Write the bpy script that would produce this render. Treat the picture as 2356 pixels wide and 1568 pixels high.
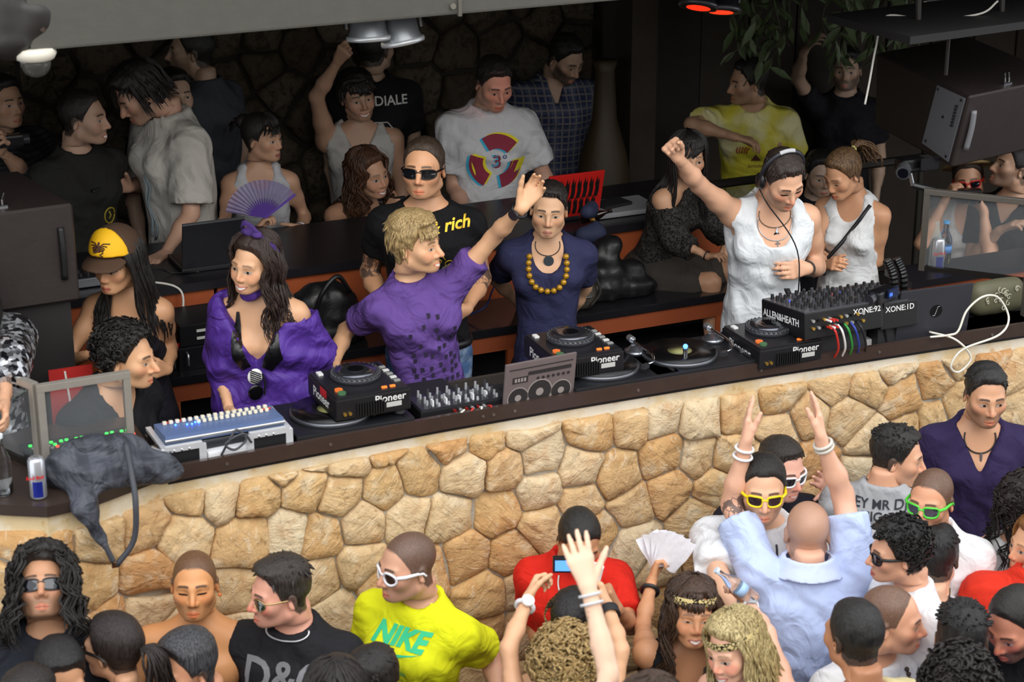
import bpy, bmesh, math, random
import numpy as np
from mathutils import Vector, Matrix
from mathutils.bvhtree import BVHTree
random.seed(7); RS = np.random.RandomState(7)
for o in list(bpy.data.objects): bpy.data.objects.remove(o)
SC = bpy.context.scene; COL = SC.collection
# ---------------------------------------------------------------- camera
# world axes: X along the stone wall, Y into the booth, Z up; z=0 is the dance floor
IMW, IMH = 2356, 1568
FPX = 70 / 36 * IMW
PITCH = math.radians(20.4); YAW = math.radians(24.3)
FH = np.array([math.sin(YAW), math.cos(YAW), 0.0])
FW = FH * math.cos(PITCH) + np.array([0, 0, -math.sin(PITCH)])
RT = np.array([math.cos(YAW), -math.sin(YAW), 0.0]); UPV = np.cross(RT, FW)
UZ = np.array([0.0, 0.0, 1.0])
ZC = 1.90      # top of the booth counter
def ray(px, py): return FW + RT * (px - IMW / 2) / FPX - UPV * (py - IMH / 2) / FPX
_d = ray(1178, 937)
CAM = np.array([0, 0, ZC]) - _d * (-2.61 / _d[2])
def onz(px, py, z): d = ray(px, py); return CAM + d * ((z - CAM[2]) / d[2])
def ony(px, py, y): d = ray(px, py); return CAM + d * ((y - CAM[1]) / d[1])
def ond(px, py, D): return CAM + ray(px, py) * D
def depth(p): return float((np.array(p) - CAM) @ FW)
cd = bpy.data.cameras.new('camera'); cam = bpy.data.objects.new('camera', cd); COL.objects.link(cam)
cd.lens = 70; cd.sensor_width = 36; cd.clip_end = 200
cam.location = CAM
cam.rotation_euler = Matrix((RT, UPV, -FW)).transposed().to_euler()
SC.camera = cam
cd.dof.use_dof = True; cd.dof.focus_distance = 7.9; cd.dof.aperture_fstop = 4.0
# ---------------------------------------------------------------- world: even overcast sky, and exposure
w = bpy.data.worlds.new('overcast_sky'); SC.world = w; w.use_nodes = True
bg = w.node_tree.nodes['Background']; bg.inputs[0].default_value = (0.93, 0.96, 1.0, 1); bg.inputs[1].default_value = 1.0
SC.view_settings.view_transform = 'Standard'; SC.view_settings.look = 'None'; SC.view_settings.gamma = 1
SC.view_settings.use_curve_mapping = False; SC.view_settings.exposure = 0.85
sd = bpy.data.lights.new('sun', 'SUN'); sd.energy = 1.5; sd.angle = 1.2; sd.color = (1, .97, .92)
sun = bpy.data.objects.new('sun', sd); COL.objects.link(sun); sun.rotation_euler = (math.radians(54), math.radians(-8), 0)
sun.location = (0, -6, 12)
# ---------------------------------------------------------------- materials
MATS = {}
class E_:                       # tiny expression helper: E_ + E_ makes a math node
    def __init__(s, nt, sock): s.nt = nt; s.s = sock
    def _m(s, op, o=None, c=None):
        n = s.nt.nodes.new('ShaderNodeMath'); n.operation = op
        for i, v in enumerate((s, o, c)):
            if v is None: continue
            if isinstance(v, E_): s.nt.links.new(v.s, n.inputs[i])
            else: n.inputs[i].default_value = v
        return E_(s.nt, n.outputs[0])
    def __add__(s, o): return s._m('ADD', o)
    def __sub__(s, o): return s._m('SUBTRACT', o)
    def __mul__(s, o): return s._m('MULTIPLY', o)
    def __truediv__(s, o): return s._m('DIVIDE', o)
    def abs(s): return s._m('ABSOLUTE')
    def min(s, o): return s._m('MINIMUM', o)
    def max(s, o): return s._m('MAXIMUM', o)
    def gt(s, a, b):            # smooth step from a (0) to b (1); a may exceed b
        n = s.nt.nodes.new('ShaderNodeMapRange'); n.interpolation_type = 'SMOOTHSTEP'
        if a <= b: n.inputs[1].default_value = a; n.inputs[2].default_value = b; n.inputs[3].default_value = 0; n.inputs[4].default_value = 1
        else: n.inputs[1].default_value = b; n.inputs[2].default_value = a; n.inputs[3].default_value = 1; n.inputs[4].default_value = 0
        s.nt.links.new(s.s, n.inputs[0]); return E_(s.nt, n.outputs[0])
def srgb(c):
    if isinstance(c, str):
        c = c.lstrip('#'); c = [int(c[i:i+2], 16) / 255 for i in (0, 2, 4)]
    return tuple(x / 12.92 if x <= .04045 else ((x + .055) / 1.055) ** 2.4 for x in c)
def base(name):
    m = bpy.data.materials.new(name); m.use_nodes = True; nt = m.node_tree
    return m, nt, nt.nodes['Principled BSDF']
def tex(nt, kind, scale, coord='Object', stretch=None, **kw):
    tc = nt.nodes.new('ShaderNodeTexCoord'); n = nt.nodes.new('ShaderNodeTex' + kind)
    src = tc.outputs[coord]
    if stretch:
        mp = nt.nodes.new('ShaderNodeMapping'); mp.inputs['Scale'].default_value = stretch
        nt.links.new(src, mp.inputs[0]); src = mp.outputs[0]
    nt.links.new(src, n.inputs['Vector'])
    if 'Scale' in n.inputs: n.inputs['Scale'].default_value = scale
    for k, v in kw.items():
        if k in n.inputs: n.inputs[k].default_value = v
        else: setattr(n, k, v)
    return n
def mixc(nt, fac, a, b, mode='MIX'):
    n = nt.nodes.new('ShaderNodeMix'); n.data_type = 'RGBA'; n.blend_type = mode
    for v, i in ((fac, 0), (a, 6), (b, 7)):
        if isinstance(v, E_): nt.links.new(v.s, n.inputs[i])
        elif hasattr(v, 'is_output'): nt.links.new(v, n.inputs[i])
        elif i == 0: n.inputs[0].default_value = v
        else: n.inputs[i].default_value = (*v, 1)
    return n.outputs[2]
def bump(nt, bs, src, strength, dist=.01):
    b = nt.nodes.new('ShaderNodeBump'); b.inputs['Strength'].default_value = strength; b.inputs['Distance'].default_value = dist
    nt.links.new(src, b.inputs['Height']); nt.links.new(b.outputs[0], bs.inputs['Normal'])
def M(col, rough=.5, metal=0., var=.0, vs=30., bmp=0., bs_=60., spec=.5, emit=0., trans=0., alpha=1., coat=0.):
    """plain procedural material: colour with a little noise variation and fine bump"""
    key = (str(col), rough, metal, var, vs, bmp, bs_, spec, emit, trans, alpha, coat)
    if key in MATS: return MATS[key]
    c = srgb(col); m, nt, bs = base('mat_%d' % len(MATS))
    bs.inputs['Roughness'].default_value = rough; bs.inputs['Metallic'].default_value = metal
    bs.inputs['Specular IOR Level'].default_value = spec; bs.inputs['Coat Weight'].default_value = coat
    bs.inputs['Transmission Weight'].default_value = trans; bs.inputs['Alpha'].default_value = alpha
    if var:
        n = tex(nt, 'Noise', vs, Detail=4.)
        lo = tuple(x * (1 - var) for x in c); hi = tuple(min(1, x * (1 + var)) for x in c)
        nt.links.new(mixc(nt, n.outputs[0], lo, hi), bs.inputs['Base Color'])
    else: bs.inputs['Base Color'].default_value = (*c, 1)
    if emit: bs.inputs['Emission Color'].default_value = (*c, 1); bs.inputs['Emission Strength'].default_value = emit
    if bmp: bump(nt, bs, tex(nt, 'Noise', bs_, Detail=3.).outputs[0], bmp, .01)
    m.diffuse_color = (*c, 1); MATS[key] = m; return m
# ---------------------------------------------------------------- objects
def link(name, me, mat=None, parent=None, loc=(0, 0, 0), rot=None):
    o = bpy.data.objects.new(name, me); COL.objects.link(o)
    if mat is not None and me is not None:
        if isinstance(mat, (list, tuple)):
            for m in mat: me.materials.append(m)
        elif not me.materials: me.materials.append(mat)
    o.location = loc
    if rot is not None: o.rotation_euler = rot
    if parent is not None: o.parent = parent
    return o
def tag(o, label, cat, group=None, kind=None):
    if label: o['label'] = label
    if cat: o['category'] = cat
    if group: o['group'] = group
    if kind: o['kind'] = kind
    return o
def thing(name, label, cat, loc=(0, 0, 0), rot=(0, 0, 0), group=None):
    o = bpy.data.objects.new(name, None); COL.objects.link(o); o.location = loc; o.rotation_euler = rot; o.empty_display_size = .05
    return tag(o, label, cat, group)
def mesh_np(name, V, F4, smooth=True, T3=None):
    me = bpy.data.meshes.new(name); V = np.asarray(V, np.float32); F4 = np.asarray(F4, np.int32).reshape(-1, 4)
    n3 = 0 if T3 is None else len(T3)
    loops = F4.ravel()
    if n3: loops = np.concatenate([loops, np.asarray(T3, np.int32).ravel()])
    me.vertices.add(len(V)); me.vertices.foreach_set('co', V.ravel())
    me.loops.add(len(loops)); me.loops.foreach_set('vertex_index', loops)
    tot = np.concatenate([np.full(len(F4), 4, np.int32), np.full(n3, 3, np.int32)])
    st = np.concatenate([[0], np.cumsum(tot)[:-1]]).astype(np.int32)
    me.polygons.add(len(tot)); me.polygons.foreach_set('loop_start', st); me.polygons.foreach_set('loop_total', tot)
    me.polygons.foreach_set('use_smooth', np.full(len(tot), smooth, bool))
    me.update(); me.validate(); return me
def bm_mesh(name, bm, smooth=False):
    bmesh.ops.recalc_face_normals(bm, faces=bm.faces[:])
    me = bpy.data.meshes.new(name); bm.to_mesh(me); bm.free()
    if smooth: me.polygons.foreach_set('use_smooth', np.full(len(me.polygons), True))
    return me
class MB:
    """collects boxes, cylinders, tubes ... into one mesh"""
    def __init__(s): s.bm = bmesh.new()
    def box(s, c, d, rz=0, rx=0, ry=0, bev=0.):
        r = bmesh.ops.create_cube(s.bm, size=1)['verts']
        m = Matrix.Translation(c) @ Matrix.Rotation(rz, 4, 'Z') @ Matrix.Rotation(ry, 4, 'Y') @ Matrix.Rotation(rx, 4, 'X') @ Matrix.Diagonal((*d, 1))
        bmesh.ops.transform(s.bm, matrix=m, verts=r)
        if bev:
            es = list({e for v in r for e in v.link_edges})
            bmesh.ops.bevel(s.bm, geom=es, offset=bev, segments=2, affect='EDGES', profile=.7)
        return s
    def cyl(s, a, b, r1, r2=None, n=16, cap=True):
        a = Vector(a); b = Vector(b); r2 = r1 if r2 is None else r2
        r = bmesh.ops.create_cone(s.bm, cap_ends=cap, segments=n, radius1=r1, radius2=r2, depth=(b - a).length)['verts']
        q = (b - a).to_track_quat('Z', 'Y').to_matrix().to_4x4()
        bmesh.ops.transform(s.bm, matrix=Matrix.Translation((a + b) / 2) @ q, verts=r); return s
    def sph(s, c, r, n=12, sc=(1, 1, 1)):
        v = bmesh.ops.create_uvsphere(s.bm, u_segments=n, v_segments=max(6, n * 2 // 3), radius=r)['verts']
        bmesh.ops.transform(s.bm, matrix=Matrix.Translation(c) @ Matrix.Diagonal((*sc, 1)), verts=v); return s
    def tube(s, pts, r, n=8, closed=False):
        pts = [Vector(p) for p in pts]; m = len(pts); rs = r if hasattr(r, '__len__') else [r] * m
        rings = []; prev = None
        for i, p in enumerate(pts):
            t = (pts[(i + 1) % m] - pts[i - 1]) if closed else (pts[min(i + 1, m - 1)] - pts[max(i - 1, 0)])
            if t.length < 1e-9: t = Vector((0, 0, 1))
            t.normalize()
            if prev is None: u = t.orthogonal().normalized()
            else:
                u = prev - t * prev.dot(t)
                u = u.normalized() if u.length > 1e-6 else t.orthogonal().normalized()
            prev = u; v = t.cross(u)
            rings.append([s.bm.verts.new(p + (u * math.cos(2 * math.pi * k / n) + v * math.sin(2 * math.pi * k / n)) * rs[i]) for k in range(n)])
        for i in range(m if closed else m - 1):
            A = rings[i]; B = rings[(i + 1) % m]
            for k in range(n): s.bm.faces.new((A[k], A[(k + 1) % n], B[(k + 1) % n], B[k]))
        if not closed:
            s.bm.faces.new(rings[0][::-1]); s.bm.faces.new(rings[-1])
        return s
    def prism(s, poly, z0, z1, fr=None):
        """extrude a 2-D polygon; fr = (origin, u, v, n) frame"""
        o, u, v, n = [Vector(x) for x in (fr or ((0, 0, 0), (1, 0, 0), (0, 1, 0), (0, 0, 1)))]
        A = [s.bm.verts.new(o + u * x + v * y + n * z0) for x, y in poly]; B = [s.bm.verts.new(o + u * x + v * y + n * z1) for x, y in poly]
        k = len(poly); s.bm.faces.new(A[::-1]); s.bm.faces.new(B)
        for i in range(k): s.bm.faces.new((A[i], A[(i + 1) % k], B[(i + 1) % k], B[i]))
        return s
    def lathe(s, prof, c=(0, 0, 0), n=20):
        rings = [[s.bm.verts.new((c[0] + r * math.cos(2 * math.pi * k / n), c[1] + r * math.sin(2 * math.pi * k / n), c[2] + z)) for k in range(n)] for r, z in prof]
        for A, B in zip(rings, rings[1:]):
            for k in range(n): s.bm.faces.new((A[k], A[(k + 1) % n], B[(k + 1) % n], B[k]))
        s.bm.faces.new(rings[0][::-1]); s.bm.faces.new(rings[-1]); return s
    def xf(s, m): bmesh.ops.transform(s.bm, matrix=m, verts=s.bm.verts[:]); return s
    def done(s, name, mat, parent=None, smooth=False, loc=(0, 0, 0), rot=None):
        return link(name, bm_mesh(name, s.bm, smooth), mat, parent, loc, rot)
def smooth_path(pts, n=8):
    """Catmull-Rom through points"""
    P = [np.array(p, float) for p in pts]; P = [2 * P[0] - P[1]] + P + [2 * P[-1] - P[-2]]; out = []
    for i in range(1, len(P) - 2):
        for t in np.linspace(0, 1, n, endpoint=False):
            a, b, c, d = P[i-1], P[i], P[i+1], P[i+2]
            out.append(.5 * (2*b + (c-a)*t + (2*a-5*b+4*c-d)*t*t + (-a+3*b-3*c+d)*t**3))
    out.append(P[-2]); return out
def text_mesh(s, size=.1, extrude=0.0, font_shear=0., bold=0., align='CENTER', sub=0):
    cu = bpy.data.curves.new('txt', 'FONT'); cu.body = s; cu.size = size; cu.extrude = extrude; cu.shear = font_shear; cu.offset = bold
    cu.align_x = align; cu.align_y = 'CENTER'; cu.resolution_u = 3
    o = bpy.data.objects.new('txt', cu); COL.objects.link(o)
    me = bpy.data.meshes.new_from_object(o.evaluated_get(bpy.context.evaluated_depsgraph_get()))
    bpy.data.objects.remove(o); bpy.data.curves.remove(cu); return me
def flat_text(name, s, size, frame, mat, parent, lift=.0015, **kw):
    """text lying on a flat surface; frame = (origin, u, v) in the parent's space"""
    me = text_mesh(s, size, **kw); o, u, v = [np.array(x, float) for x in frame]
    u /= np.linalg.norm(u); v /= np.linalg.norm(v); n = np.cross(u, v)
    for vt in me.vertices: vt.co = Vector(o + u * vt.co.x + v * vt.co.y + n * (lift + vt.co.z))
    return link(name, me, mat, parent)
# ================================================================ sculpting: signed distances -> surface nets
class Grid:
    def __init__(s, lo, hi, h):
        s.lo = np.array(lo, float); s.h = h; s.n = np.maximum(3, np.ceil((np.array(hi) - s.lo) / h).astype(int) + 1)
        s.v = np.full(s.n, .5, np.float32); s.ax = [(s.lo[i] + h * np.arange(s.n[i])).astype(np.float32) for i in range(3)]
    def sl(s, lo, hi):
        a = np.clip(np.floor((np.array(lo) - s.lo) / s.h).astype(int), 0, s.n - 1); b = np.clip(np.ceil((np.array(hi) - s.lo) / s.h).astype(int) + 1, 1, s.n)
        return tuple(slice(i, max(j, i + 1)) for i, j in zip(a, b))
    def xyz(s, sl): return s.ax[0][sl[0]][:, None, None], s.ax[1][sl[1]][None, :, None], s.ax[2][sl[2]][None, None, :]
    def full(s): return tuple(slice(0, k) for k in s.n)
    def add(s, fn, lo, hi, k=.02, pad=.05):
        q = s.sl(np.array(lo) - pad, np.array(hi) + pad); d = fn(*s.xyz(q)); s.v[q] = smin(s.v[q], d, k)
    def cut(s, fn, lo, hi, k=.01, pad=.03):
        q = s.sl(np.array(lo) - pad, np.array(hi) + pad); d = fn(*s.xyz(q)); s.v[q] = -smin(-s.v[q], d, k)
    def cone(s, a, b, ra, rb, k=.02):
        a = np.array(a, float); b = np.array(b, float); r = max(ra, rb)
        s.add(lambda X, Y, Z: dcone(X, Y, Z, a, b, ra, rb), np.minimum(a, b) - r, np.maximum(a, b) + r, k)
    def cutcone(s, a, b, ra, rb, k=.01):
        a = np.array(a, float); b = np.array(b, float); r = max(ra, rb)
        s.cut(lambda X, Y, Z: dcone(X, Y, Z, a, b, ra, rb), np.minimum(a, b) - r, np.maximum(a, b) + r, k)
    def ell(s, c, r, k=.02, R=None):
        c = np.array(c, float); s.add(lambda X, Y, Z: dell(X, Y, Z, c, r, R), c - max(r), c + max(r), k)
    def cutell(s, c, r, k=.01, R=None):
        c = np.array(c, float); s.cut(lambda X, Y, Z: dell(X, Y, Z, c, r, R), c - max(r), c + max(r), k)
    def mesh(s): return nets(s.v, s.lo, s.h)
def smin(a, b, k):
    h = np.maximum(k - np.abs(a - b), 0) / k
    return np.minimum(a, b) - h * h * k * .25
def dcone(X, Y, Z, a, b, ra, rb):
    ba = b - a; L = max(float(ba @ ba), 1e-9); x, y, z = X - a[0], Y - a[1], Z - a[2]
    t = np.clip((x * ba[0] + y * ba[1] + z * ba[2]) / L, 0, 1)
    return np.sqrt((x - ba[0] * t) ** 2 + (y - ba[1] * t) ** 2 + (z - ba[2] * t) ** 2) - (ra + (rb - ra) * t)
def dell(X, Y, Z, c, r, R=None):
    x, y, z = X - c[0], Y - c[1], Z - c[2]
    if R is not None: x, y, z = (R[i][0] * x + R[i][1] * y + R[i][2] * z for i in range(3))
    k0 = np.sqrt((x / r[0]) ** 2 + (y / r[1]) ** 2 + (z / r[2]) ** 2) + 1e-6
    k1 = np.sqrt((x / r[0] ** 2) ** 2 + (y / r[1] ** 2) ** 2 + (z / r[2] ** 2) ** 2) + 1e-6
    return k0 * (k0 - 1) / k1
_CR = [(i, j, k) for i in (0, 1) for j in (0, 1) for k in (0, 1)]
_ED = [(a, b) for a in _CR for b in _CR if sum(abs(p - q) for p, q in zip(a, b)) == 1 and a < b]
def nets(v, lo, h):
    s = v < 0; n = np.array(v.shape) - 1
    cnt = np.zeros(n, np.int8)
    for i, j, k in _CR: cnt += s[i:i + n[0], j:j + n[1], k:k + n[2]]
    mask = (cnt > 0) & (cnt < 8); ids = np.argwhere(mask); idx = np.full(n, -1, np.int32); idx[mask] = np.arange(len(ids))
    if not len(ids): return np.zeros((0, 3)), np.zeros((0, 4), int)
    I, J, K = ids.T; acc = np.zeros((len(ids), 3)); num = np.zeros(len(ids))
    val = {c: v[I + c[0], J + c[1], K + c[2]] for c in _CR}
    for a, b in _ED:
        va, vb = val[a], val[b]; cr = (va < 0) != (vb < 0); t = (va / np.where(cr, va - vb, 1))[cr]
        acc[cr] += np.array(a) + t[:, None] * (np.array(b) - np.array(a)); num[cr] += 1
    pos = lo + h * (ids + acc / num[:, None]); Q = []
    for ax in range(3):
        o = [(0, 0, 0)] * 2; sh = list(v.shape); sh[ax] -= 1
        s0 = s[tuple(slice(0, -1) if i == ax else slice(None) for i in range(3))]; s1 = s[tuple(slice(1, None) if i == ax else slice(None) for i in range(3))]
        e = np.argwhere(s0 != s1); u, w_ = [(1, 2), (2, 0), (0, 1)][ax]
        ok = (e[:, u] > 0) & (e[:, w_] > 0) & (e[:, u] < v.shape[u] - 1) & (e[:, w_] < v.shape[w_] - 1); e = e[ok]
        def cell(du, dw):
            c = e.copy(); c[:, u] += du; c[:, w_] += dw; return idx[c[:, 0], c[:, 1], c[:, 2]]
        q = np.stack([cell(-1, -1), cell(0, -1), cell(0, 0), cell(-1, 0)], 1)
        fl = ~s0[e[:, 0], e[:, 1], e[:, 2]]; q[fl] = q[fl][:, ::-1]; Q.append(q)
    return pos, np.concatenate(Q)
def snoise(X, Y, Z, freq, seed=0, aniso=(1, 1, 1)):
    r = np.random.RandomState(seed); out = 0
    for i in range(3):
        k = r.normal(size=3); k = k / np.linalg.norm(k) * freq * (1 + .6 * i) * np.array(aniso); m = r.normal(size=3) * freq * .5
        out = out + np.sin(k[0] * X + k[1] * Y + k[2] * Z + r.rand() * 6 + 1.3 * np.sin(m[0] * X + m[1] * Y + m[2] * Z + r.rand() * 6)) / (1 + .5 * i)
    return out / 2.2
def nrm(v): v = np.array(v, float); return v / max(np.linalg.norm(v), 1e-9)
def join_np(parts):
    V = []; F = []; n = 0
    for v, f in parts:
        if len(v): V.append(v); F.append(np.asarray(f) + n); n += len(v)
    return (np.concatenate(V), np.concatenate(F)) if V else (np.zeros((0, 3)), np.zeros((0, 4), int))
def tube_np(P, R, n=6, flat=1.0, ref=None):
    """quads of a tapered tube along P (m,3); R radii"""
    P = np.asarray(P, float); m = len(P); T = np.gradient(P, axis=0); T /= np.linalg.norm(T, axis=1)[:, None] + 1e-9
    ref = np.array([.31, .55, .77]) if ref is None else ref
    U = np.cross(T, ref); U /= np.linalg.norm(U, axis=1)[:, None] + 1e-9; W_ = np.cross(T, U)
    a = np.arange(n) * 2 * np.pi / n; R = np.broadcast_to(R, (m,))
    V = P[:, None] + (U[:, None] * np.cos(a)[None, :, None] + W_[:, None] * (np.sin(a) * flat)[None, :, None]) * R[:, None, None]
    i = np.arange(m - 1)[:, None] * n; k = np.arange(n)[None]; k2 = (k + 1) % n
    F = np.stack([i + k, i + k2, i + n + k2, i + n + k], -1).reshape(-1, 4)
    return V.reshape(-1, 3), F
# ---------------------------------------------------------------- heads
HLY = [-.13, -.04, -.02, -.008, .008, .022, .034, .047, .058, .09]       # hairline: y -> z threshold
HLZ = [-.078, -.072, -.05, .0, .004, -.004, .030, .056, .080, .086]
def head_sdf(h, fem=False, smile=0., wide=1., jaw=1., nose=1., neck=.17, mouth=0.):
    g = Grid((-.105, -.125, -.14 - neck * .35), (.105, .145, .135), h)
    w = wide * (.95 if fem else 1.)
    g.ell((0, -.012, .034), (.0745 * w, .094, .084), .02)
    g.ell((0, .030, -.026), ((.0575 if fem else .0600) * w, .064, .088), .03)
    jw = (.041 if fem else .052) * w * jaw
    for s in (-1, 1):
        g.cone((s * jw, .004, -.058), (s * .015, .068, -.098 * (1.0 if not fem else .97)), .019, .017, .03)
        g.ell((s * .043 * w, .058, -.020), (.023, .022, .022), .03)
        if smile: g.ell((s * .038 * w, .074, -.040), (.017, .014, .015), .02)
        g.cone((s * .014, .086, .021), (s * .044, .074, .022), .0095 if not fem else .007, .009, .018)
    g.ell((0, .068, -.100), (.020, .021, .019), .025)
    g.ell((0, .078, -.069), (.030, .017, .024), .02)
    for s in (-1, 1): g.cutell((s * .033, .102, .002), (.0175, .017, .0125), .016)
    for s in (-1, 1): g.ell((s * .032, .073, .0), (.0155, .0135, .0125), .006)
    n = nose * (.78 if fem else .95)
    g.cone((0, .089, .012), (0, .089 + .026 * n, -.028), .0075, .0115 * n, .014)
    for s in (-1, 1): g.ell((s * .0125 * n, .098, -.035), (.0085, .0105, .0085), .008)
    sw = .020 + .008 * smile; up = .006 * smile
    for s in (-1, 1):
        g.cone((0, .0985, -.0655), (s * sw, .0855, -.0695 + up), .0062, .0030, .006)
        g.cone((0, .0985, -.0765 - .008 * mouth), (s * sw * .9, .0855, -.0715 + up - .004 * mouth), .0068, .0032, .006)
    g.cutcone((-sw * .9, .096, -.0705 + up * .6), (0, .106, -.0710 - .003 * mouth), .0016 + .003 * mouth, .0026 + .004 * mouth, .004)
    g.cutcone((sw * .9, .096, -.0705 + up * .6), (0, .106, -.0710 - .003 * mouth), .0016 + .003 * mouth, .0026 + .004 * mouth, .004)
    for s in (-1, 1):
        a = .32; R = [(math.cos(s * a), -math.sin(s * a), 0), (math.sin(s * a), math.cos(s * a), 0), (0, 0, 1)]
        g.ell((s * .0775 * w, -.012, -.006), (.0085, .019, .031), .008, R)
        g.cutell((s * .0855 * w, -.006, -.004), (.006, .010, .018), .006, R)
    nr = .047 if fem else .056
    g.cone((0, -.026, -.06), (0, -.040, -.14 - neck), nr, nr * 1.08, .03)
    return g
def hair_region(X, Y, Z, rec=0., low=0.):
    """positive where scalp hair grows"""
    zt = np.interp(Y, HLY, HLZ).astype(np.float32) + rec * np.clip((Y - .0) / .06, 0, 1) - low * np.clip((-Y - .01) / .03, 0, 1)
    return (Z - zt) * .75
def hair_cap(h, th=.012, top=.0, front=.0, noise=.004, nf=90, seed=1, rec=0., wide=1., low=0., aniso=(1, 1, 1), side=None, fem=False, part=0.):
    w = wide * (.95 if fem else 1.); pad = th + top + noise + .02
    g = Grid((-.08 - pad, -.11 - pad, -.11 - low), (.08 + pad, .105 + pad, .125 + pad), h)
    X, Y, Z = g.xyz(g.full())
    d = np.minimum(dell(X, Y, Z, (0, -.012, .034), (.0745 * w, .094, .084)), dell(X, Y, Z, (0, .030, -.026), (.0600 * w, .064, .088)))
    d = smin(d, dcone(X, Y, Z, np.array([0, -.026, -.06]), np.array([0, -.04, -.3]), .05, .055), .03)
    t = th + top * np.clip((Z - .05) / .06, 0, 1) + front * np.clip((Y - .02) / .05, 0, 1) * np.clip((Z - .06) / .04, 0, 1)
    if side is not None: t = np.where(Z < .07, side + (t - side) * np.clip((Z - .03) / .04, 0, 1), t)
    n = snoise(X, Y, Z, nf, seed, aniso) * noise + snoise(X, Y, Z, nf * 2.3, seed + 5, aniso) * noise * .5
    r = hair_region(X, Y, Z, rec, low) + n * .5
    edge = np.clip(r / .02, 0, 1)
    if part: t = t - .006 * np.exp(-((X - part) / .004) ** 2) * (Z > .06)
    g.v = np.maximum(d - t * (.25 + .75 * edge) - n, -r).astype(np.float32)
    return g.mesh()
def scalp_path(th, r, z_end, out=.0, start=0.0, n=7):
    """polyline over the skull from the crown down at azimuth th (0 = face, pi = back) ending at height z_end"""
    P = []
    for a in np.linspace(start, math.pi * .56, n):
        e = math.sin(a); P.append((math.sin(th) * e * (.0745 + r), -.012 + math.cos(th) * e * (.094 + r), .034 + math.cos(a) * (.084 + r)))
    P = np.array(P); end = P[-1]; m = max(3, int((end[2] - z_end) / .030)); k = np.linspace(0, 1, m + 1)[1:]
    D = np.stack([end[0] * (1 + out * k), -.012 + (end[1] + .012) * (1 + out * k), end[2] + (z_end - end[2]) * k], 1)
    return np.concatenate([P, D])
def locks(n, length, seed=0, rng=(.85, math.pi), r=.014, thick=.011, wave=.006, wf=3., out=.0, taper=.35, asym=0., vary=.25, curl=0.):
    rs = np.random.RandomState(seed); parts = []
    for i in range(n):
        sgn = 1 if i % 2 else -1; th = sgn * (rng[0] + (rng[1] - rng[0]) * rs.rand()); L = length * (1 - vary * rs.rand())
        P = scalp_path(th, r + rs.rand() * .012, -L, out + rs.normal() * .08, start=.12 + .25 * rs.rand())
        k = np.linspace(0, 1, len(P)); ph = th * 2.2 + rs.rand() * 1.3; a = wave * (.3 + k * 1.2)
        P = P + np.stack([np.sin(k * wf * 6.28 + ph) * a, np.cos(k * wf * 6.28 * .9 + ph * 2) * a, np.sin(k * wf * 5 + ph) * a * curl], 1)
        P[:, 0] += asym * k
        R = thick * (.75 + .5 * rs.rand()) * np.clip(1 - (1 - taper) * k ** 2, .1, 1); R[0] *= .4; R[-1] *= .3
        parts.append((P, R))
    return parts
def blob_curls(n, r, seed, size=.014, rec=0., wide=1., low=0.):
    """short curls: small tori-like coils scattered over the hair region"""
    rs = np.random.RandomState(seed); out = []
    while len(out) < n:
        v = rs.normal(size=3); v /= np.linalg.norm(v)
        p = np.array([0, -.012, .034]) + v * (np.array([.0745 * wide, .094, .084]) + r)
        if p[2] - np.interp(p[1], HLY, HLZ) - rec * (p[1] > .03) < .004 - (low if p[1] < 0 else 0): continue
        u = nrm(np.cross(v, rs.normal(size=3))); w_ = np.cross(v, u); k = np.linspace(0, 6.28 * 1.3, 9)
        s_ = size * (.7 + .6 * rs.rand())
        P = p + (u[None] * np.cos(k)[:, None] + w_[None] * np.sin(k)[:, None]) * s_ * .7 + v[None] * (k / 8.8 * s_ * 1.2)[:, None]
        out.append((P, np.linspace(s_ * .5, s_ * .3, 9)))
    return out
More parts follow.
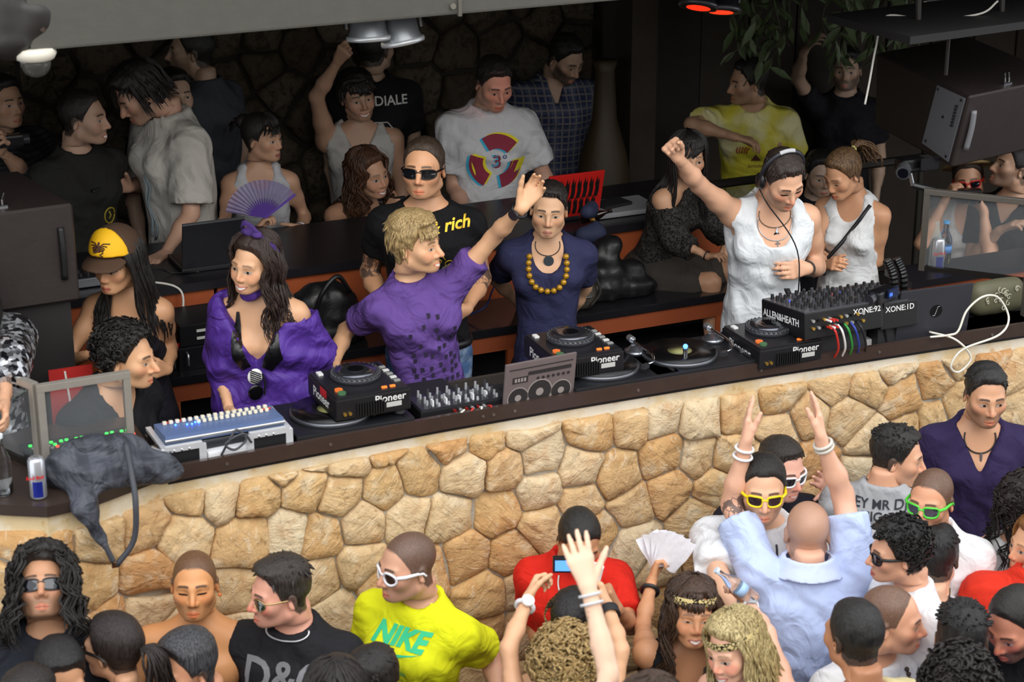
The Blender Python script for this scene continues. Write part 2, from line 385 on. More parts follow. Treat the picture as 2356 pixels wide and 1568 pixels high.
# ---------------------------------------------------------------- hands: frame (finger, thumb, palm normal)
POSES = {'open': (8, 8, 6, 14, 0, .9), 'relax': (22, 30, 22, 5, 15, .7), 'fist': (82, 92, 60, 0, 55, .35), 'grip': (48, 58, 38, 2, 35, .6),
         'flat': (5, 6, 5, 3, 0, .3), 'point': (60, 80, 50, 0, 40, .4), 'thumb': (82, 92, 60, 0, -20, 1.2), 'spread': (6, 10, 8, 26, 0, 1.1)}
def hand_np(pose, h=.0058, s=1.):
    c1, c2, c3, spread, tcurl, tout = POSES[pose]
    g = Grid((-.07, -.075, -.06), (.20, .11, .11), h)
    g.cone((-.08, 0, 0), (.0, 0, 0), .0245, .0235, .01)
    for y0, y1, r in ((-.022, -.030, .0135), (-.006, -.009, .014), (.008, .010, .0145), (.020, .029, .0145)): g.cone((.006, y0 * .55, 0), (.082, y1, 0), r * .95, r * .86, .014)
    for i, (y, L, x0) in enumerate(((.029, .074, .084), (.0095, .081, .089), (-.0105, .075, .086), (-.029, .060, .078))):
        sp = math.radians(spread) * (y / .03) * .55; p = np.array([x0, y, .0]); d = np.array([math.cos(sp), math.sin(sp), 0.]); a = 0.; f = (0 if pose == 'point' and i == 0 else 1)
        for seg, c, r0, r1 in ((.45, c1, .0092, .0086), (.31, c2, .0086, .0078), (.24, c3, .0078, .0066)):
            a += math.radians(c * f * (1 + .06 * i)); q = p + L * seg * (d * math.cos(a) + np.array([0, 0, math.sin(a)])); g.cone(p, q, r0, r1, .004 if seg < .4 else .006); p = q
    p = np.array([.016, .020, .006]); t = math.radians(tcurl); d = nrm((.72 - .2 * (tout - .7), .62 * tout, .28))
    if pose == 'thumb': d = nrm((.25, 1, 0.0))
    for L, r0, r1, cc in ((.044, .0155, .0115, 0.), (.034, .0108, .0098, .5), (.028, .0098, .0078, 1.)):
        dd = nrm(d + np.array([.35, -.75, .55]) * math.sin(t) * cc) if tcurl >= 0 else d
        q = p + dd * L; g.cone(p, q, r0, r1, .008); p = q
    V, F = g.mesh(); return V * s, F
HANDC = {}
def hand(pose, h=.0058):
    if (pose, h) not in HANDC: HANDC[(pose, h)] = hand_np(pose, h)
    return HANDC[(pose, h)]
# ================================================================ materials of people
def face_group():
    ng = bpy.data.node_groups.new('FaceMasks', 'ShaderNodeTree')
    for nm in ('Smile', 'Recede'): ng.interface.new_socket(nm, in_out='INPUT', socket_type='NodeSocketFloat')
    for nm in ('Lips', 'Teeth', 'Line', 'Brow', 'Stubble', 'Scalp', 'Blush'): ng.interface.new_socket(nm, in_out='OUTPUT', socket_type='NodeSocketFloat')
    gi = ng.nodes.new('NodeGroupInput'); go = ng.nodes.new('NodeGroupOutput')
    at = ng.nodes.new('ShaderNodeAttribute'); at.attribute_name = 'hp'
    sx = ng.nodes.new('ShaderNodeSeparateXYZ'); ng.links.new(at.outputs['Vector'], sx.inputs[0])
    x, y, z = (E_(ng, sx.outputs[i]) for i in range(3)); ax = x.abs(); sm = E_(ng, gi.outputs[0]); rc = E_(ng, gi.outputs[1])
    nn = ng.nodes.new('ShaderNodeTexNoise'); nn.inputs['Scale'].default_value = 260; ng.links.new(at.outputs['Vector'], nn.inputs['Vector']); noi = E_(ng, nn.outputs[0])
    n2 = ng.nodes.new('ShaderNodeTexNoise'); n2.inputs['Scale'].default_value = 55; ng.links.new(at.outputs['Vector'], n2.inputs['Vector']); no2 = E_(ng, n2.outputs[0])
    zz = z + .0708 - sm * (ax * ax * 10)
    wx = ax / (sm * .009 + .0225)
    front = y.gt(.045, .07)
    lips = ((wx * wx) + (zz / .0115) * (zz / .0115)).gt(1.15, .8) * front
    tx = ax / (sm * .012 + .013); tz = (zz + .0003) / .0050
    teeth = ((tx * tx) + (tz * tz)).gt(1.1, .8) * front * sm.gt(.25, .5)
    line = zz.abs().gt(.0022, .0008) * wx.gt(1.1, .95) * front
    dx = ax - .032
    dy_ = ax - .027
    zc = dy_ * dy_ * -6.0 + .0285
    brow = (z - zc + (noi - .5) * .003).abs().gt(.0056, .0028) * ax.gt(.009, .014) * ax.gt(.056, .045) * y.gt(.04, .055)
    st = (z + (no2 - .5) * .014 + .043 - (ax - .030).max(0.0) * .75).gt(.016, -.012) * y.gt(.0, .02) * z.gt(-.165, -.125)
    stub = st * (lips * -1.0 + 1.0) * (noi * .7 + .6)
    cr = ng.nodes.new('ShaderNodeFloatCurve'); cm = cr.mapping; c = cm.curves[0]
    pts = [((a + .13) / .22, (b + .1) / .2) for a, b in zip(HLY, HLZ)]
    c.points[0].location = pts[0]; c.points[1].location = pts[-1]
    for p in pts[1:-1]: c.points.new(*p)
    for p in c.points: p.handle_type = 'VECTOR'
    cm.update(); ng.links.new(((y + .13) / .22).s, cr.inputs['Value'])
    zt = E_(ng, cr.outputs[0]) * .2 - .1
    scalp = (z - zt - rc * y.gt(.0, .06) + (no2 - .5) * .012).gt(-.005, .007) * z.gt(-.1, -.08) * (noi * .6 + .68).min(1.0)
    bl = ((ax - .045) * (ax - .045) + (z + .022) * (z + .022)).gt(.0009, .0001) * front
    nose = (ax * ax + (z + .03) * (z + .03)).gt(.0006, .0001) * front
    for v, nm in ((lips, 'Lips'), (teeth, 'Teeth'), (line, 'Line'), (brow, 'Brow'), (stub, 'Stubble'), (scalp, 'Scalp'), (bl.max(nose), 'Blush')): ng.links.new(v.s, go.inputs[nm])
    return ng
FG = face_group()
def skin_mat(col, hair, lips=None, smile=0., stub=0., scalp=0., rec=0., brow=.85, blush=.25, tattoo=0.):
    m, nt, bs = base('skin'); c = np.minimum(.8, np.array(srgb(col)) * np.array([1.22, 1.27, 1.3])); hc = srgb(hair)
    g = nt.nodes.new('ShaderNodeGroup'); g.node_tree = FG; g.inputs[0].default_value = smile; g.inputs[1].default_value = rec
    o = {k.name: E_(nt, k) for k in g.outputs}
    n = tex(nt, 'Noise', 14., Detail=3.)
    cc = mixc(nt, n.outputs[0], tuple(c * .90), tuple(np.minimum(1, c * 1.08)))
    cc = mixc(nt, o['Blush'] * blush, cc, tuple(np.minimum(1, c * np.array([1.05, .62, .58]))))
    cc = mixc(nt, o['Stubble'] * stub, cc, tuple(np.array(hc) * .8 + np.array([.02, .018, .018])))
    cc = mixc(nt, o['Scalp'] * scalp, cc, tuple(np.array(hc) * .8 + np.array([.016, .013, .011])))
    lp = srgb(lips) if lips else tuple(np.minimum(1, c * np.array([.92, .50, .48])))
    cc = mixc(nt, o['Lips'] * .8, cc, lp)
    cc = mixc(nt, o['Line'] * .75, cc, tuple(c * np.array([.22, .10, .09])))
    cc = mixc(nt, o['Teeth'], cc, (.75, .72, .66))
    cc = mixc(nt, o['Brow'] * brow, cc, tuple(np.array(hc) * .7))
    if tattoo:
        at = nt.nodes.new('ShaderNodeAttribute'); at.attribute_name = 'ink'
        wv = tex(nt, 'Wave', 9., Distortion=14., Detail=3., bands_direction='DIAGONAL'); vv = tex(nt, 'Voronoi', 38., feature='DISTANCE_TO_EDGE')
        ink = E_(nt, at.outputs['Fac']) * (E_(nt, wv.outputs['Fac']).gt(.5, .62).max(E_(nt, vv.outputs[0]).gt(.07, .03))) * tattoo
        cc = mixc(nt, ink, cc, (.03, .035, .045))
    nt.links.new(cc, bs.inputs['Base Color'])
    bs.inputs['Roughness'].default_value = .46; bs.inputs['Specular IOR Level'].default_value = .42
    bs.inputs['Subsurface Weight'].default_value = .0
    bump(nt, bs, tex(nt, 'Noise', 420., Detail=2.).outputs[0], .07, .004)
    return m
def hair_mat(col, stretch=(70, 70, 9), rough=.42, streak=None):
    m, nt, bs = base('hair'); c = np.array(srgb(col)); n = tex(nt, 'Noise', 3.2, stretch=stretch, Detail=6., Roughness=.7)
    hi = np.array(srgb(streak)) if streak else c * 1.7 + .012
    f = E_(nt, n.outputs[0]).gt(.34, .68); nt.links.new(mixc(nt, f, tuple(c * .55), tuple(hi)), bs.inputs['Base Color'])
    bs.inputs['Roughness'].default_value = rough; bs.inputs['Specular IOR Level'].default_value = .45
    bump(nt, bs, n.outputs[0], .6, .006); return m
def cloth_mat(col, kind='plain', c2=None, rough=.85, fold=.35, spec=.25):
    m, nt, bs = base('cloth'); c = np.array(srgb(col)); bs.inputs['Roughness'].default_value = rough; bs.inputs['Specular IOR Level'].default_value = spec
    n1 = tex(nt, 'Noise', 9., Detail=2.5, Distortion=1.6); n2 = tex(nt, 'Wave', 3.4, Distortion=9., Detail=2., bands_direction='DIAGONAL', **{'Detail Scale': 1.1})
    cc = mixc(nt, tex(nt, 'Noise', 30., Detail=4.).outputs[0], tuple(c * .94), tuple(np.minimum(1, c * 1.05)))
    if kind == 'leopard':
        v = tex(nt, 'Voronoi', 75., Randomness=1.); nz = tex(nt, 'Noise', 60., Detail=2.)
        d = E_(nt, v.outputs['Distance']) + (E_(nt, nz.outputs[0]) - .5) * .55
        ring = d.gt(.30, .36) * d.gt(.62, .52); cc = mixc(nt, ring, cc, srgb(c2))
    if kind == 'hstripe':
        wv = tex(nt, 'Wave', 18., bands_direction='Z', Distortion=.6); cc = mixc(nt, E_(nt, wv.outputs['Fac']).gt(.55, .7), cc, srgb(c2))
    if kind == 'plaid':
        a = tex(nt, 'Wave', 3.2, bands_direction='X'); b = tex(nt, 'Wave', 3.2, bands_direction='Z'); a2 = tex(nt, 'Wave', 9.6, bands_direction='X'); b2 = tex(nt, 'Wave', 9.6, bands_direction='Z')
        f = (E_(nt, a.outputs['Fac']).gt(.6, .8) + E_(nt, b.outputs['Fac']).gt(.6, .8)) * .5
        cc = mixc(nt, f, cc, srgb(c2)); f2 = E_(nt, a2.outputs['Fac']).gt(.8, .95).max(E_(nt, b2.outputs['Fac']).gt(.8, .95)); cc = mixc(nt, f2 * (.45 if c[2] > c[0] * 1.4 else .0), cc, (.30, .27, .22))
    if kind == 'denim':
        d = tex(nt, 'Noise', 9., Detail=5.); cc = mixc(nt, E_(nt, d.outputs[0]).gt(.45, .62), cc, srgb(c2))
    if kind == 'sequin':
        v = tex(nt, 'Voronoi', 60.); bs.inputs['Metallic'].default_value = .5; bs.inputs['Roughness'].default_value = .25
        cc = mixc(nt, E_(nt, v.outputs['Color']).gt(.35, .8), cc, srgb(c2))
    if kind == 'dip':      # paler chest panel like a faded dye, by height
        d = tex(nt, 'Noise', 3., Detail=3.); cc = mixc(nt, E_(nt, d.outputs[0]).gt(.46, .60), cc, srgb(c2))
    nt.links.new(cc, bs.inputs['Base Color'])
    h = E_(nt, n1.outputs[0]) * 1.1 + E_(nt, n2.outputs['Fac']) * .7
    bump(nt, bs, h.s, min(1., fold * 1.5), .03); return m
def eye_mat():
    m, nt, bs = base('eye'); at = nt.nodes.new('ShaderNodeAttribute'); at.attribute_name = 'ev'
    sx = nt.nodes.new('ShaderNodeSeparateXYZ'); nt.links.new(at.outputs['Vector'], sx.inputs[0]); u, v, g = (E_(nt, sx.outputs[i]) for i in range(3))
    r = (u * u + v * v)._m('SQRT')
    cc = mixc(nt, r.gt(.0066, .0056), (.40, .37, .34), (.045, .024, .014)); cc = mixc(nt, r.gt(.0030, .0024), cc, (.004, .004, .004))
    cc = mixc(nt, g.gt(.55, .8), cc, (.02, .013, .011)); nt.links.new(cc, bs.inputs['Base Color']); bs.inputs['Roughness'].default_value = .12
    return m
EYEM = eye_mat()
# ================================================================ person
TM = dict(z=[.10, .05, .02, -.02, -.06, -.11, -.18, -.27, -.37, -.46, -.55, -.62, -.68, -.72],
          w=[.055, .058, .066, .100, .148, .166, .156, .144, .134, .137, .148, .150, .138, .095],
          d=[.055, .057, .062, .074, .088, .102, .115, .117, .108, .106, .115, .118, .105, .07])
TF = dict(z=[.10, .05, .02, -.02, -.06, -.11, -.18, -.27, -.35, -.44, -.53, -.60, -.66, -.70],
          w=[.046, .048, .056, .090, .134, .150, .143, .128, .118, .138, .162, .166, .152, .10],
          d=[.046, .048, .054, .064, .076, .086, .096, .098, .090, .098, .115, .120, .105, .07])
def person(label, head, Y=None, zc=None, D=None, s=1., fem=False, body=0., yaw=None, pitch=0., roll=0., lean=(0, 0), floor=0., R=None, L=None,
           skin='c08c6e', hair=None, top=None, bottom='2a2d38', face=None, glasses=None, group=None, bulk=1., shrug=0., hneck=.0, lowres=1., sit=None, eyes=True, hs=1., bottom_kind='plain', nm='person', bust=1., tattoo=None, neckfwd=.035):
    """head = pixel of the head centre; Y / zc / D says how far away it stands; body, yaw: 0 faces the camera, 90 image right"""
    if any(k in label for k in ('in the dark', 'half hidden', 'at the far left', 'sequin', 'only dark hair', 'below the frame', 'cut off', 'brown curls', 'bright red T-shirt', 'curly dark hair at the right')): lowres = 1.42
    face = face or {}; hair = hair or dict(style='none', col='1c1613'); yaw = body if yaw is None else yaw
    if zc is not None and onz(*head, zc)[1] > -.27: Y = -.27
    H = ony(*head, Y) if Y is not None else (onz(*head, zc) if zc is not None else ond(*head, D))
    def dirn(a): a = math.radians(a); return -FH * math.cos(a) + RT * math.sin(a)
    bf = dirn(body); br = np.cross(bf, UZ)
    # torso axes with lean
    lf, ls = math.radians(lean[0]), math.radians(lean[1]); tz = nrm(UZ + bf * math.tan(lf) + RT * math.tan(ls)); tx = nrm(np.cross(bf, tz)); ty = np.cross(tz, tx)   # tx = person's right
    S = s * .915; hsz = s * hs * .91
    # head axes
    hf = dirn(yaw); hl = np.cross(hf, UZ); p = math.radians(pitch)
    hy = hf * math.cos(p) - UZ * math.sin(p); hz = hf * math.sin(p) + UZ * math.cos(p)
    r_ = math.radians(roll); hx = hl * math.cos(r_) + hz * math.sin(r_); hz = np.cross(hx, hy)
    HA = np.stack([hx, hy, hz])            # rows: head axes (x = person's right)
    N = H + (-hz * .115 - hy * .02) * hsz - tz * (.048 + hneck) * S - ty * neckfwd * S      # base of the neck
    T = TF if fem else TM; TW = np.array(T['w']) * bulk; TD = np.array(T['d']) * (.5 + .5 * bulk); TZ = np.array(T['z'])
    shw = (.144 if fem else .165) * bulk ** .5 * S
    pel = N - tz * (.60 * S); root = np.array([pel[0], pel[1], floor])
    SH = {sd: N + tx * (sgn * shw) - tz * (.078 - shrug) * S for sd, sgn in (('R', 1), ('L', -1))}
    Lu, Lf = (.285 * S, .245 * S) if not fem else (.265 * S, .225 * S)
    def reach(a, px, py, sg, ln):
        """the point on the pixel's ray at distance ln from a (sg -1: nearer the camera, +1: farther)"""
        d = ray(px, py); d = d / np.linalg.norm(d); v = a - CAM; t = float(v @ d); q = float(v @ v) - t * t; k = ln * ln - q
        if k <= 0: return a + nrm(CAM + d * t - a) * ln
        return CAM + d * (t + sg * math.sqrt(k))
    arms = {}
    for sd, spec in (('R', R), ('L', L)):
        sg = 1 if sd == 'R' else -1; a = SH[sd]
        if spec == 'none': continue
        if spec is None:
            e = a + (-tz * .965 + tx * sg * .16 - ty * .12) * Lu; wv = e + (-tz * .93 + ty * .33 - tx * sg * .04) * Lf
            arms[sd] = (a, e, wv, nrm(wv - e + ty * .02), -tx * sg, 'relax')
        else:
            if 'a' in spec: a = SH[sd] = SH[sd] + np.array(spec['a'])
            e = reach(a, *spec['e'], Lu); wv = reach(e, *spec['w'], Lf)
            hd = nrm(reach(wv, *spec['h'], .1 * S) - wv) if 'h' in spec else nrm(wv - e)
            pv = spec.get('palm', 'in')
            pn = {'cam': -FW, 'away': FW, 'down': -UZ, 'up': UZ, 'left': -RT, 'right': RT, 'in': -tx * sg, 'back': -ty, 'front': ty}[pv] if isinstance(pv, str) else np.array(pv, float)
            arms[sd] = (a, e, wv, hd, pn, spec.get('pose', 'relax'))
    # ---- skin: torso + arms, then hands and head joined in one mesh
    def tloc(X, Y_, Z):
        x, y, z = X - N[0], Y_ - N[1], Z - N[2]
        return tuple((A[0] * x + A[1] * y + A[2] * z) / S for A in (tx, ty, tz))
    def torso(X, Y_, Z, inf=0., zmin=-.72, zmax=.10):
        x, y, z = tloc(X, Y_, Z)
        ww = np.interp(z, TZ[::-1], TW[::-1]).astype(np.float32) + inf; dd = np.interp(z, TZ[::-1], TD[::-1]).astype(np.float32) + inf
        n = 2.3; k = ((np.abs(x) / ww) ** n + (np.abs(y + .01) / dd) ** n) ** (1 / n)
        return np.maximum((k - 1) * np.minimum(ww, dd), np.maximum(zmin - z, z - zmax)) * S * .9
    def breasts(g, inf=0.):
        if fem:
            for q in (-1, 1): g.ell(N + tx * q * .062 * S - tz * .205 * S + ty * (.078) * S, tuple((np.array([.054, .050, .056]) * bust + inf) * S), .035)
        else:
            for q in (-1, 1): g.ell(N + tx * q * .075 * S - tz * .165 * S + ty * .075 * S, tuple((np.array([.068, .036, .05]) + inf) * S), .05)
    pts = [N + tx * q * .2 * S for q in (-1, 1)] + [pel - tz * .12 * S + tx * q * .17 * S for q in (-1, 1)] + [N + tz * .1 * S] + [N + ty * q * .15 * S for q in (-1, 1)] + [pel + ty * q * .15 * S for q in (-1, 1)]
    apts = [q for A in arms.values() for q in A[:3]]
    lo = np.min(pts + apts, 0) - .08; hi = np.max(pts + apts, 0) + .08
    res = .0158 * lowres
    g = Grid(lo, hi, res); tl = np.min(pts, 0) - .03; th = np.max(pts, 0) + .03
    g.add(lambda X, Y_, Z: torso(X, Y_, Z, -.006), tl, th, .02); breasts(g, -.006)
    ar = (.038 if fem else .047) * bulk * S
    for sd, (a, e, wv, hd, pn, ps) in arms.items():
        u = nrm(e - a); f = nrm(wv - e); sg = 1 if sd == 'R' else -1
        g.cone(N + tx * sg * .05 * S - tz * .025 * S, a, .040 * S, ar * 1.05, .04)
        g.cone(a, a + u * Lu * .45, ar * 1.08, ar, .04); g.cone(a + u * Lu * .4, e, ar * .98, ar * .76, .02)
        g.cone(e, e + f * Lf * .35, ar * .76, ar * .80, .02); g.cone(e + f * Lf * .35, wv - f * .004, ar * .78, .0225 * S, .02)
    V, F = g.mesh(); parts = [(V, F)]; hp = [np.tile((0, -1., -1.), (len(V), 1))]; hm = {}
    for sd, (a, e, wv, hd, pn, ps) in arms.items():
        n_ = nrm(pn - hd * (pn @ hd)); t_ = np.cross(hd, n_) * (1 if sd == 'R' else -1); v, f = hand(ps, .0058 if (R, L)[sd == 'L'] is not None else .0088); sc = S * (.88 if fem else 1.)
        vw = wv + sc * (v[:, :1] * hd + v[:, 1:2] * t_ + v[:, 2:3] * n_); hm[sd] = (wv, hd, t_, n_, sc)
        # the wrist stub bends back along the forearm
        fd = nrm(wv - e); k = np.clip(-v[:, :1] / .05, 0, 1) * (v[:, :1] < 0); vw = vw + (v[:, :1] * sc) * (fd - hd) * k
        if sd == 'L': f = f[:, ::-1]
        parts.append((vw, f)); hp.append(np.tile((0, -1., -1.), (len(v), 1)))
    hg = head_sdf(.0058 * lowres, fem, face.get('smile', 0.), face.get('wide', 1.), face.get('jaw', 1.), face.get('nose', 1.), .05, face.get('mouth', 0.))
    hv, hfc = hg.mesh(); nb = np.clip((-.085 - hv[:, 2]) / .10, 0, 1)[:, None]; hw = H + hsz * (hv @ HA)
    # bend the neck towards the body
    tgt = N + tz * .03 * S; nk = H + hsz * (np.array([0, -.030, -.20]) @ HA); hw = hw + (tgt - nk) * nb ** 1.5
    parts.append((hw, hfc)); hp.append(hv)
    V, F = join_np(parts); body_me = mesh_np('body', V - root, F)
    body_me.attributes.new('hp', 'FLOAT_VECTOR', 'POINT').data.foreach_set('vector', np.concatenate(hp).astype(np.float32).ravel())
    if tattoo:
        ink = np.zeros(len(V), np.float32)
        for sd, k0, k1 in tattoo:
            a, e, wv = arms[sd][:3]
            t = ((V - a) @ (e - a)) / ((e - a) @ (e - a)); dd = np.linalg.norm(V - a - np.clip(t, 0, 1)[:, None] * (e - a), axis=1)
            ink[(t > k0) & (t < k1) & (dd < .08)] = 1
        body_me.attributes.new('ink', 'FLOAT', 'POINT').data.foreach_set('value', ink)
    P = thing(nm, label, 'person', root, group=group)
    hcol = hair.get('col', '1c1613')
    link('body', body_me, skin_mat(skin, face.get('brow', hcol), face.get('lips'), face.get('smile', 0.), face.get('stubble', 0.), hair.get('buzz', .95 if hair.get('style') not in ('none', 'bald') else 0.), hair.get('rec', 0.), face.get('browk', .6 if fem else .85), face.get('blush', .25), .8 if tattoo else 0.), P)
    def hw_(v): return H + hsz * (np.asarray(v) @ HA) - root       # head-local -> object space
    def hmesh(name, vf, mat, smooth=True): return link(name, mesh_np(name, hw_(vf[0]), vf[1], smooth), mat, P)
    print('PERSON %-46s Y %.2f height %.2f' % (label[:46], H[1], H[2] + .118 - floor))
    ctx = dict(P=P, N=N, tx=tx, ty=ty, tz=tz, S=S, root=root, H=H, HA=HA, hsz=hsz, arms=arms, hm=hm, hw=hw_, hmesh=hmesh, torso=torso, V=V, F=F, pel=pel, SH=SH, hbvh=None)
    # ---- eyes
    hb = BVHTree.FromPolygons([tuple(v) for v in hv], [tuple(q) for q in hfc]); ctx['hbvh'] = hb
    def front_y(x, z):
        h_ = hb.ray_cast(Vector((x, .25, z)), Vector((0, -1, 0)), .4); return h_[0].y if h_[0] else .07
    ctx['fy'] = front_y
    if eyes and not (glasses and glasses[0] != 'none'):
        op = face.get('eye', .82) * (1.18 if fem else 1.); gx = face.get('gaze', 0.) * .004
        for q in (-1, 1):
            V_ = []; A = []; nu, nv = 13, 7
            for i in range(nu):
                for j in range(nv):
                    u = -1 + 2 * i / (nu - 1); v = -1 + 2 * j / (nv - 1); x = q * .032 + (.0178 if fem else .0165) * u; c = max(0, 1 - u * u) ** .6
                    z = .000 + (.0072 * op * v if v > 0 else .0052 * op * v) * c - .0015 * u * q * -1 + (.0016 * v if op < .4 else 0)
                    V_.append((x, front_y(x, z) + .0012, z)); A.append((.0165 * u - gx, (.0066 * v) * max(op, .5), abs(v) ** 3 * (1.05 if v > 0 else .75) if op > .35 else 1.))
            F_ = [(i * nv + j, i * nv + j + 1, (i + 1) * nv + j + 1, (i + 1) * nv + j) for i in range(nu - 1) for j in range(nv - 1)]
            me = mesh_np('eye', hw_(np.array(V_)), F_)
            me.attributes.new('ev', 'FLOAT_VECTOR', 'POINT').data.foreach_set('vector', np.array(A, np.float32).ravel()); link('eye', me, EYEM, P)
    # ---- clothes
    if top: make_top(ctx, top, fem, bulk, Lu, Lf, ar, lo, hi, tl, th, lowres, breasts)
    # ---- legs in trousers, shoes
    if bottom:
        hipz = pel - tz * .04 * S; fl = floor; legs = []
        for q in (-1, 1):
            h0 = hipz + tx * q * .085 * S
            if sit is not None:
                kn = h0 + (sit[0] if isinstance(sit[0], np.ndarray) else dirn(sit[0])) * .42 * S + tx * q * .03 + UZ * (sit[1] if len(sit) > 1 else 0); an = kn.copy(); an[2] = max(fl + .07, kn[2] - .43 * S)
                an = an + bf * 0.02
            else:
                an = np.array([*(root[:2] + tx[:2] * q * .11 * S - bf[:2] * .02), fl + .075]); kn = (h0 + an) / 2 + bf * .03 * S
            legs.append((h0, kn, an))
        lp = [x for l in legs for x in l]; g = Grid(np.min(lp + [pel - .2, pel + .2], 0) - .12, np.max(lp + [pel - .2, pel + .2], 0) + .12, .026 * lowres)
        g.add(lambda X, Y_, Z: torso(X, Y_, Z, .004, -.72, -.47 if not top else max(-.56, top.get('hem', -.64) + .03)), tl, th, .02)
        kk = 1.06 if not fem else 1.0
        for h0, kn, an in legs:
            g.cone(h0, kn, .088 * S * kk, .064 * S * kk, .03); g.cone(kn, an, .064 * S * kk, .052 * S * kk, .02)
        X, Y_, Z = g.xyz(g.full()); g.v = g.v + .004 * snoise(X, Y_, Z, 28, 3).astype(np.float32)
        v, f = g.mesh(); bm_ = bottom if not isinstance(bottom, str) else cloth_mat(bottom, bottom_kind, '8fa3b8', fold=.5)
        link('trousers' if isinstance(bottom, str) else 'bare_legs', mesh_np('trousers', v - root, f), bm_, P)
        if sit is None and floor is not None:
            for h0, kn, an in legs:
                gg = Grid(an + np.array([-.2, -.2, -.09]), an + np.array([.2, .2, .08]), .026); heel = an - bf * .05 + np.array([0, 0, -.032]); toe = an + bf * .13 + np.array([0, 0, -.04])
                gg.cone(heel, toe, .04, .035, .02); gg.cone(an, an + bf * .03 + np.array([0, 0, -.03]), .045, .05, .03)
                v, f = gg.mesh(); link('shoe', mesh_np('shoe', v - root, f), M('2a2a2c', .6), P)
    make_hair(ctx, hair, fem, lowres, face)
    if glasses and glasses[0] != 'none': make_glasses(ctx, *glasses)
    return ctx
def make_top(c, top, fem, bulk, Lu, Lf, ar, lo, hi, tl, th, lowres, breasts):
    N, tx, ty, tz, S, root, P, arms, torso, pel = (c[k] for k in ('N', 'tx', 'ty', 'tz', 'S', 'root', 'P', 'arms', 'torso', 'pel'))
    kind = top.get('kind', 'tee'); ease = top.get('ease', .012); hem = top.get('hem', -.64); sl = top.get('sleeve', .62); loose = top.get('loose', .018)
    res = .0140 * lowres; g = Grid(lo - .04, hi + .04, res); tl = tl - .06; th = th + .06
    ztop = top.get('ztop', .045)
    def tf(X, Y_, Z):
        d = torso(X, Y_, Z, ease, hem, ztop); return d
    g.add(tf, tl, th, .02); breasts(g, ease * .8)
    if top.get('belly'): g.ell(N - tz * .42 * S + ty * .03 * S, (.165 * S, .13 * S, .18 * S), .06)
    if kind in ('tee', 'long', 'drape'):
        for sd, (a, e, wv, *_) in arms.items():
            u = nrm(e - a); f = nrm(wv - e); sg = 1 if sd == 'R' else -1
            g.cone(N + tx * sg * .06 * S - tz * .03 * S, a, .05 * S, ar + ease * 1.1, .04)
            end = a + u * Lu * min(sl, 1.); ce = end + u * .05
            if sl <= 1:
                def cuff(X, Y_, Z, a=a, ce=ce, end=end, u=u):
                    pl = (X - end[0]) * u[0] + (Y_ - end[1]) * u[1] + (Z - end[2]) * u[2]
                    return np.maximum(dcone(X, Y_, Z, a, ce, ar + ease * 1.3, ar + loose), pl)
                g.add(cuff, np.minimum(a, ce) - .1, np.maximum(a, ce) + .1, .03)
            else:
                end2 = e + f * Lf * (sl - 1); g.cone(a, e, ar + ease * 1.3, ar + loose * .8, .03); ce = end2 + f * .05
                def cuff(X, Y_, Z, a=e, ce=ce, end=end2, u=f):
                    pl = (X - end[0]) * u[0] + (Y_ - end[1]) * u[1] + (Z - end[2]) * u[2]
                    return np.maximum(dcone(X, Y_, Z, a, ce, ar + loose * .8, ar * .75 + loose * .6), pl)
                g.add(cuff, np.minimum(e, ce) - .1, np.maximum(e, ce) + .1, .02)
            if kind == 'drape':
                dn = N - tz * .48 * S + tx * sg * .10
                g.cone(a - tz * .05 * S - tx * sg * .03, end - tz * .03 - tx * sg * .02, .055, .06, .05); g.cone(dn, end - tz * .05 - tx * sg * .03, .07, .05, .06); g.cone(a - tx * sg * .03, dn, .06, .075, .06)
    if kind in ('tank', 'strap'):
        for sd, (a, *_) in arms.items():
            sg = 1 if sd == 'R' else -1; g.cone(N + tx * sg * .05 * S - tz * .025 * S, a, .040 * S + ease, ar * 1.05 + ease, .04)
        for sd, (a, e, *_) in arms.items():
            sg = 1 if sd == 'R' else -1; u = nrm(e - a); o = a + tx * sg * (.030 + top.get('arm', 0)) * S
            g.cutcone(o + tz * .05 * S, o - tz * .085 * S, .073 * S, .060 * S, .012); g.cutcone(o, o + u * .12, .06 * S, .07 * S, .012)
    nk = top.get('neck', 'crew'); dv = top.get('deep', .13)
    def n_(x, y, z): return N + tx * x * S + ty * y * S + tz * z * S
    RR = [tx, ty, tz]
    if nk == 'crew': g.cutell(n_(0, .012, .045), ((.074 if not fem else .07) * S, .074 * S, .052 * S), .008, RR)
    elif nk == 'wide': g.cutell(n_(0, .012, .04), (.105 * S, .085 * S, .065 * S), .008, RR)
    elif nk == 'v':
        g.cutell(n_(0, .0, .045), (.075 * S, .066 * S, .05 * S), .008, RR)
        q = g.sl(tl, th); X, Y_, Z = g.xyz(q); x, y, z = ((A[0] * (X - N[0]) + A[1] * (Y_ - N[1]) + A[2] * (Z - N[2])) / S for A in (tx, ty, tz))
        w_ = top.get('vw', .55); d = np.maximum((np.abs(x) - (z + dv) * w_) * .87, -(y - .0)) * S; d = np.maximum(d, (z - .1) * S); g.v[q] = np.maximum(g.v[q], -d)
    elif nk == 'scoop':
        g.cutell(n_(0, .0, .045), (.082 * S, .07 * S, .05 * S), .008, RR); g.cutell(n_(0, .09, .02 - dv * .2), (top.get('sw', .085) * S, .085 * S, dv * S), .010, RR)
    elif nk == 'none': pass
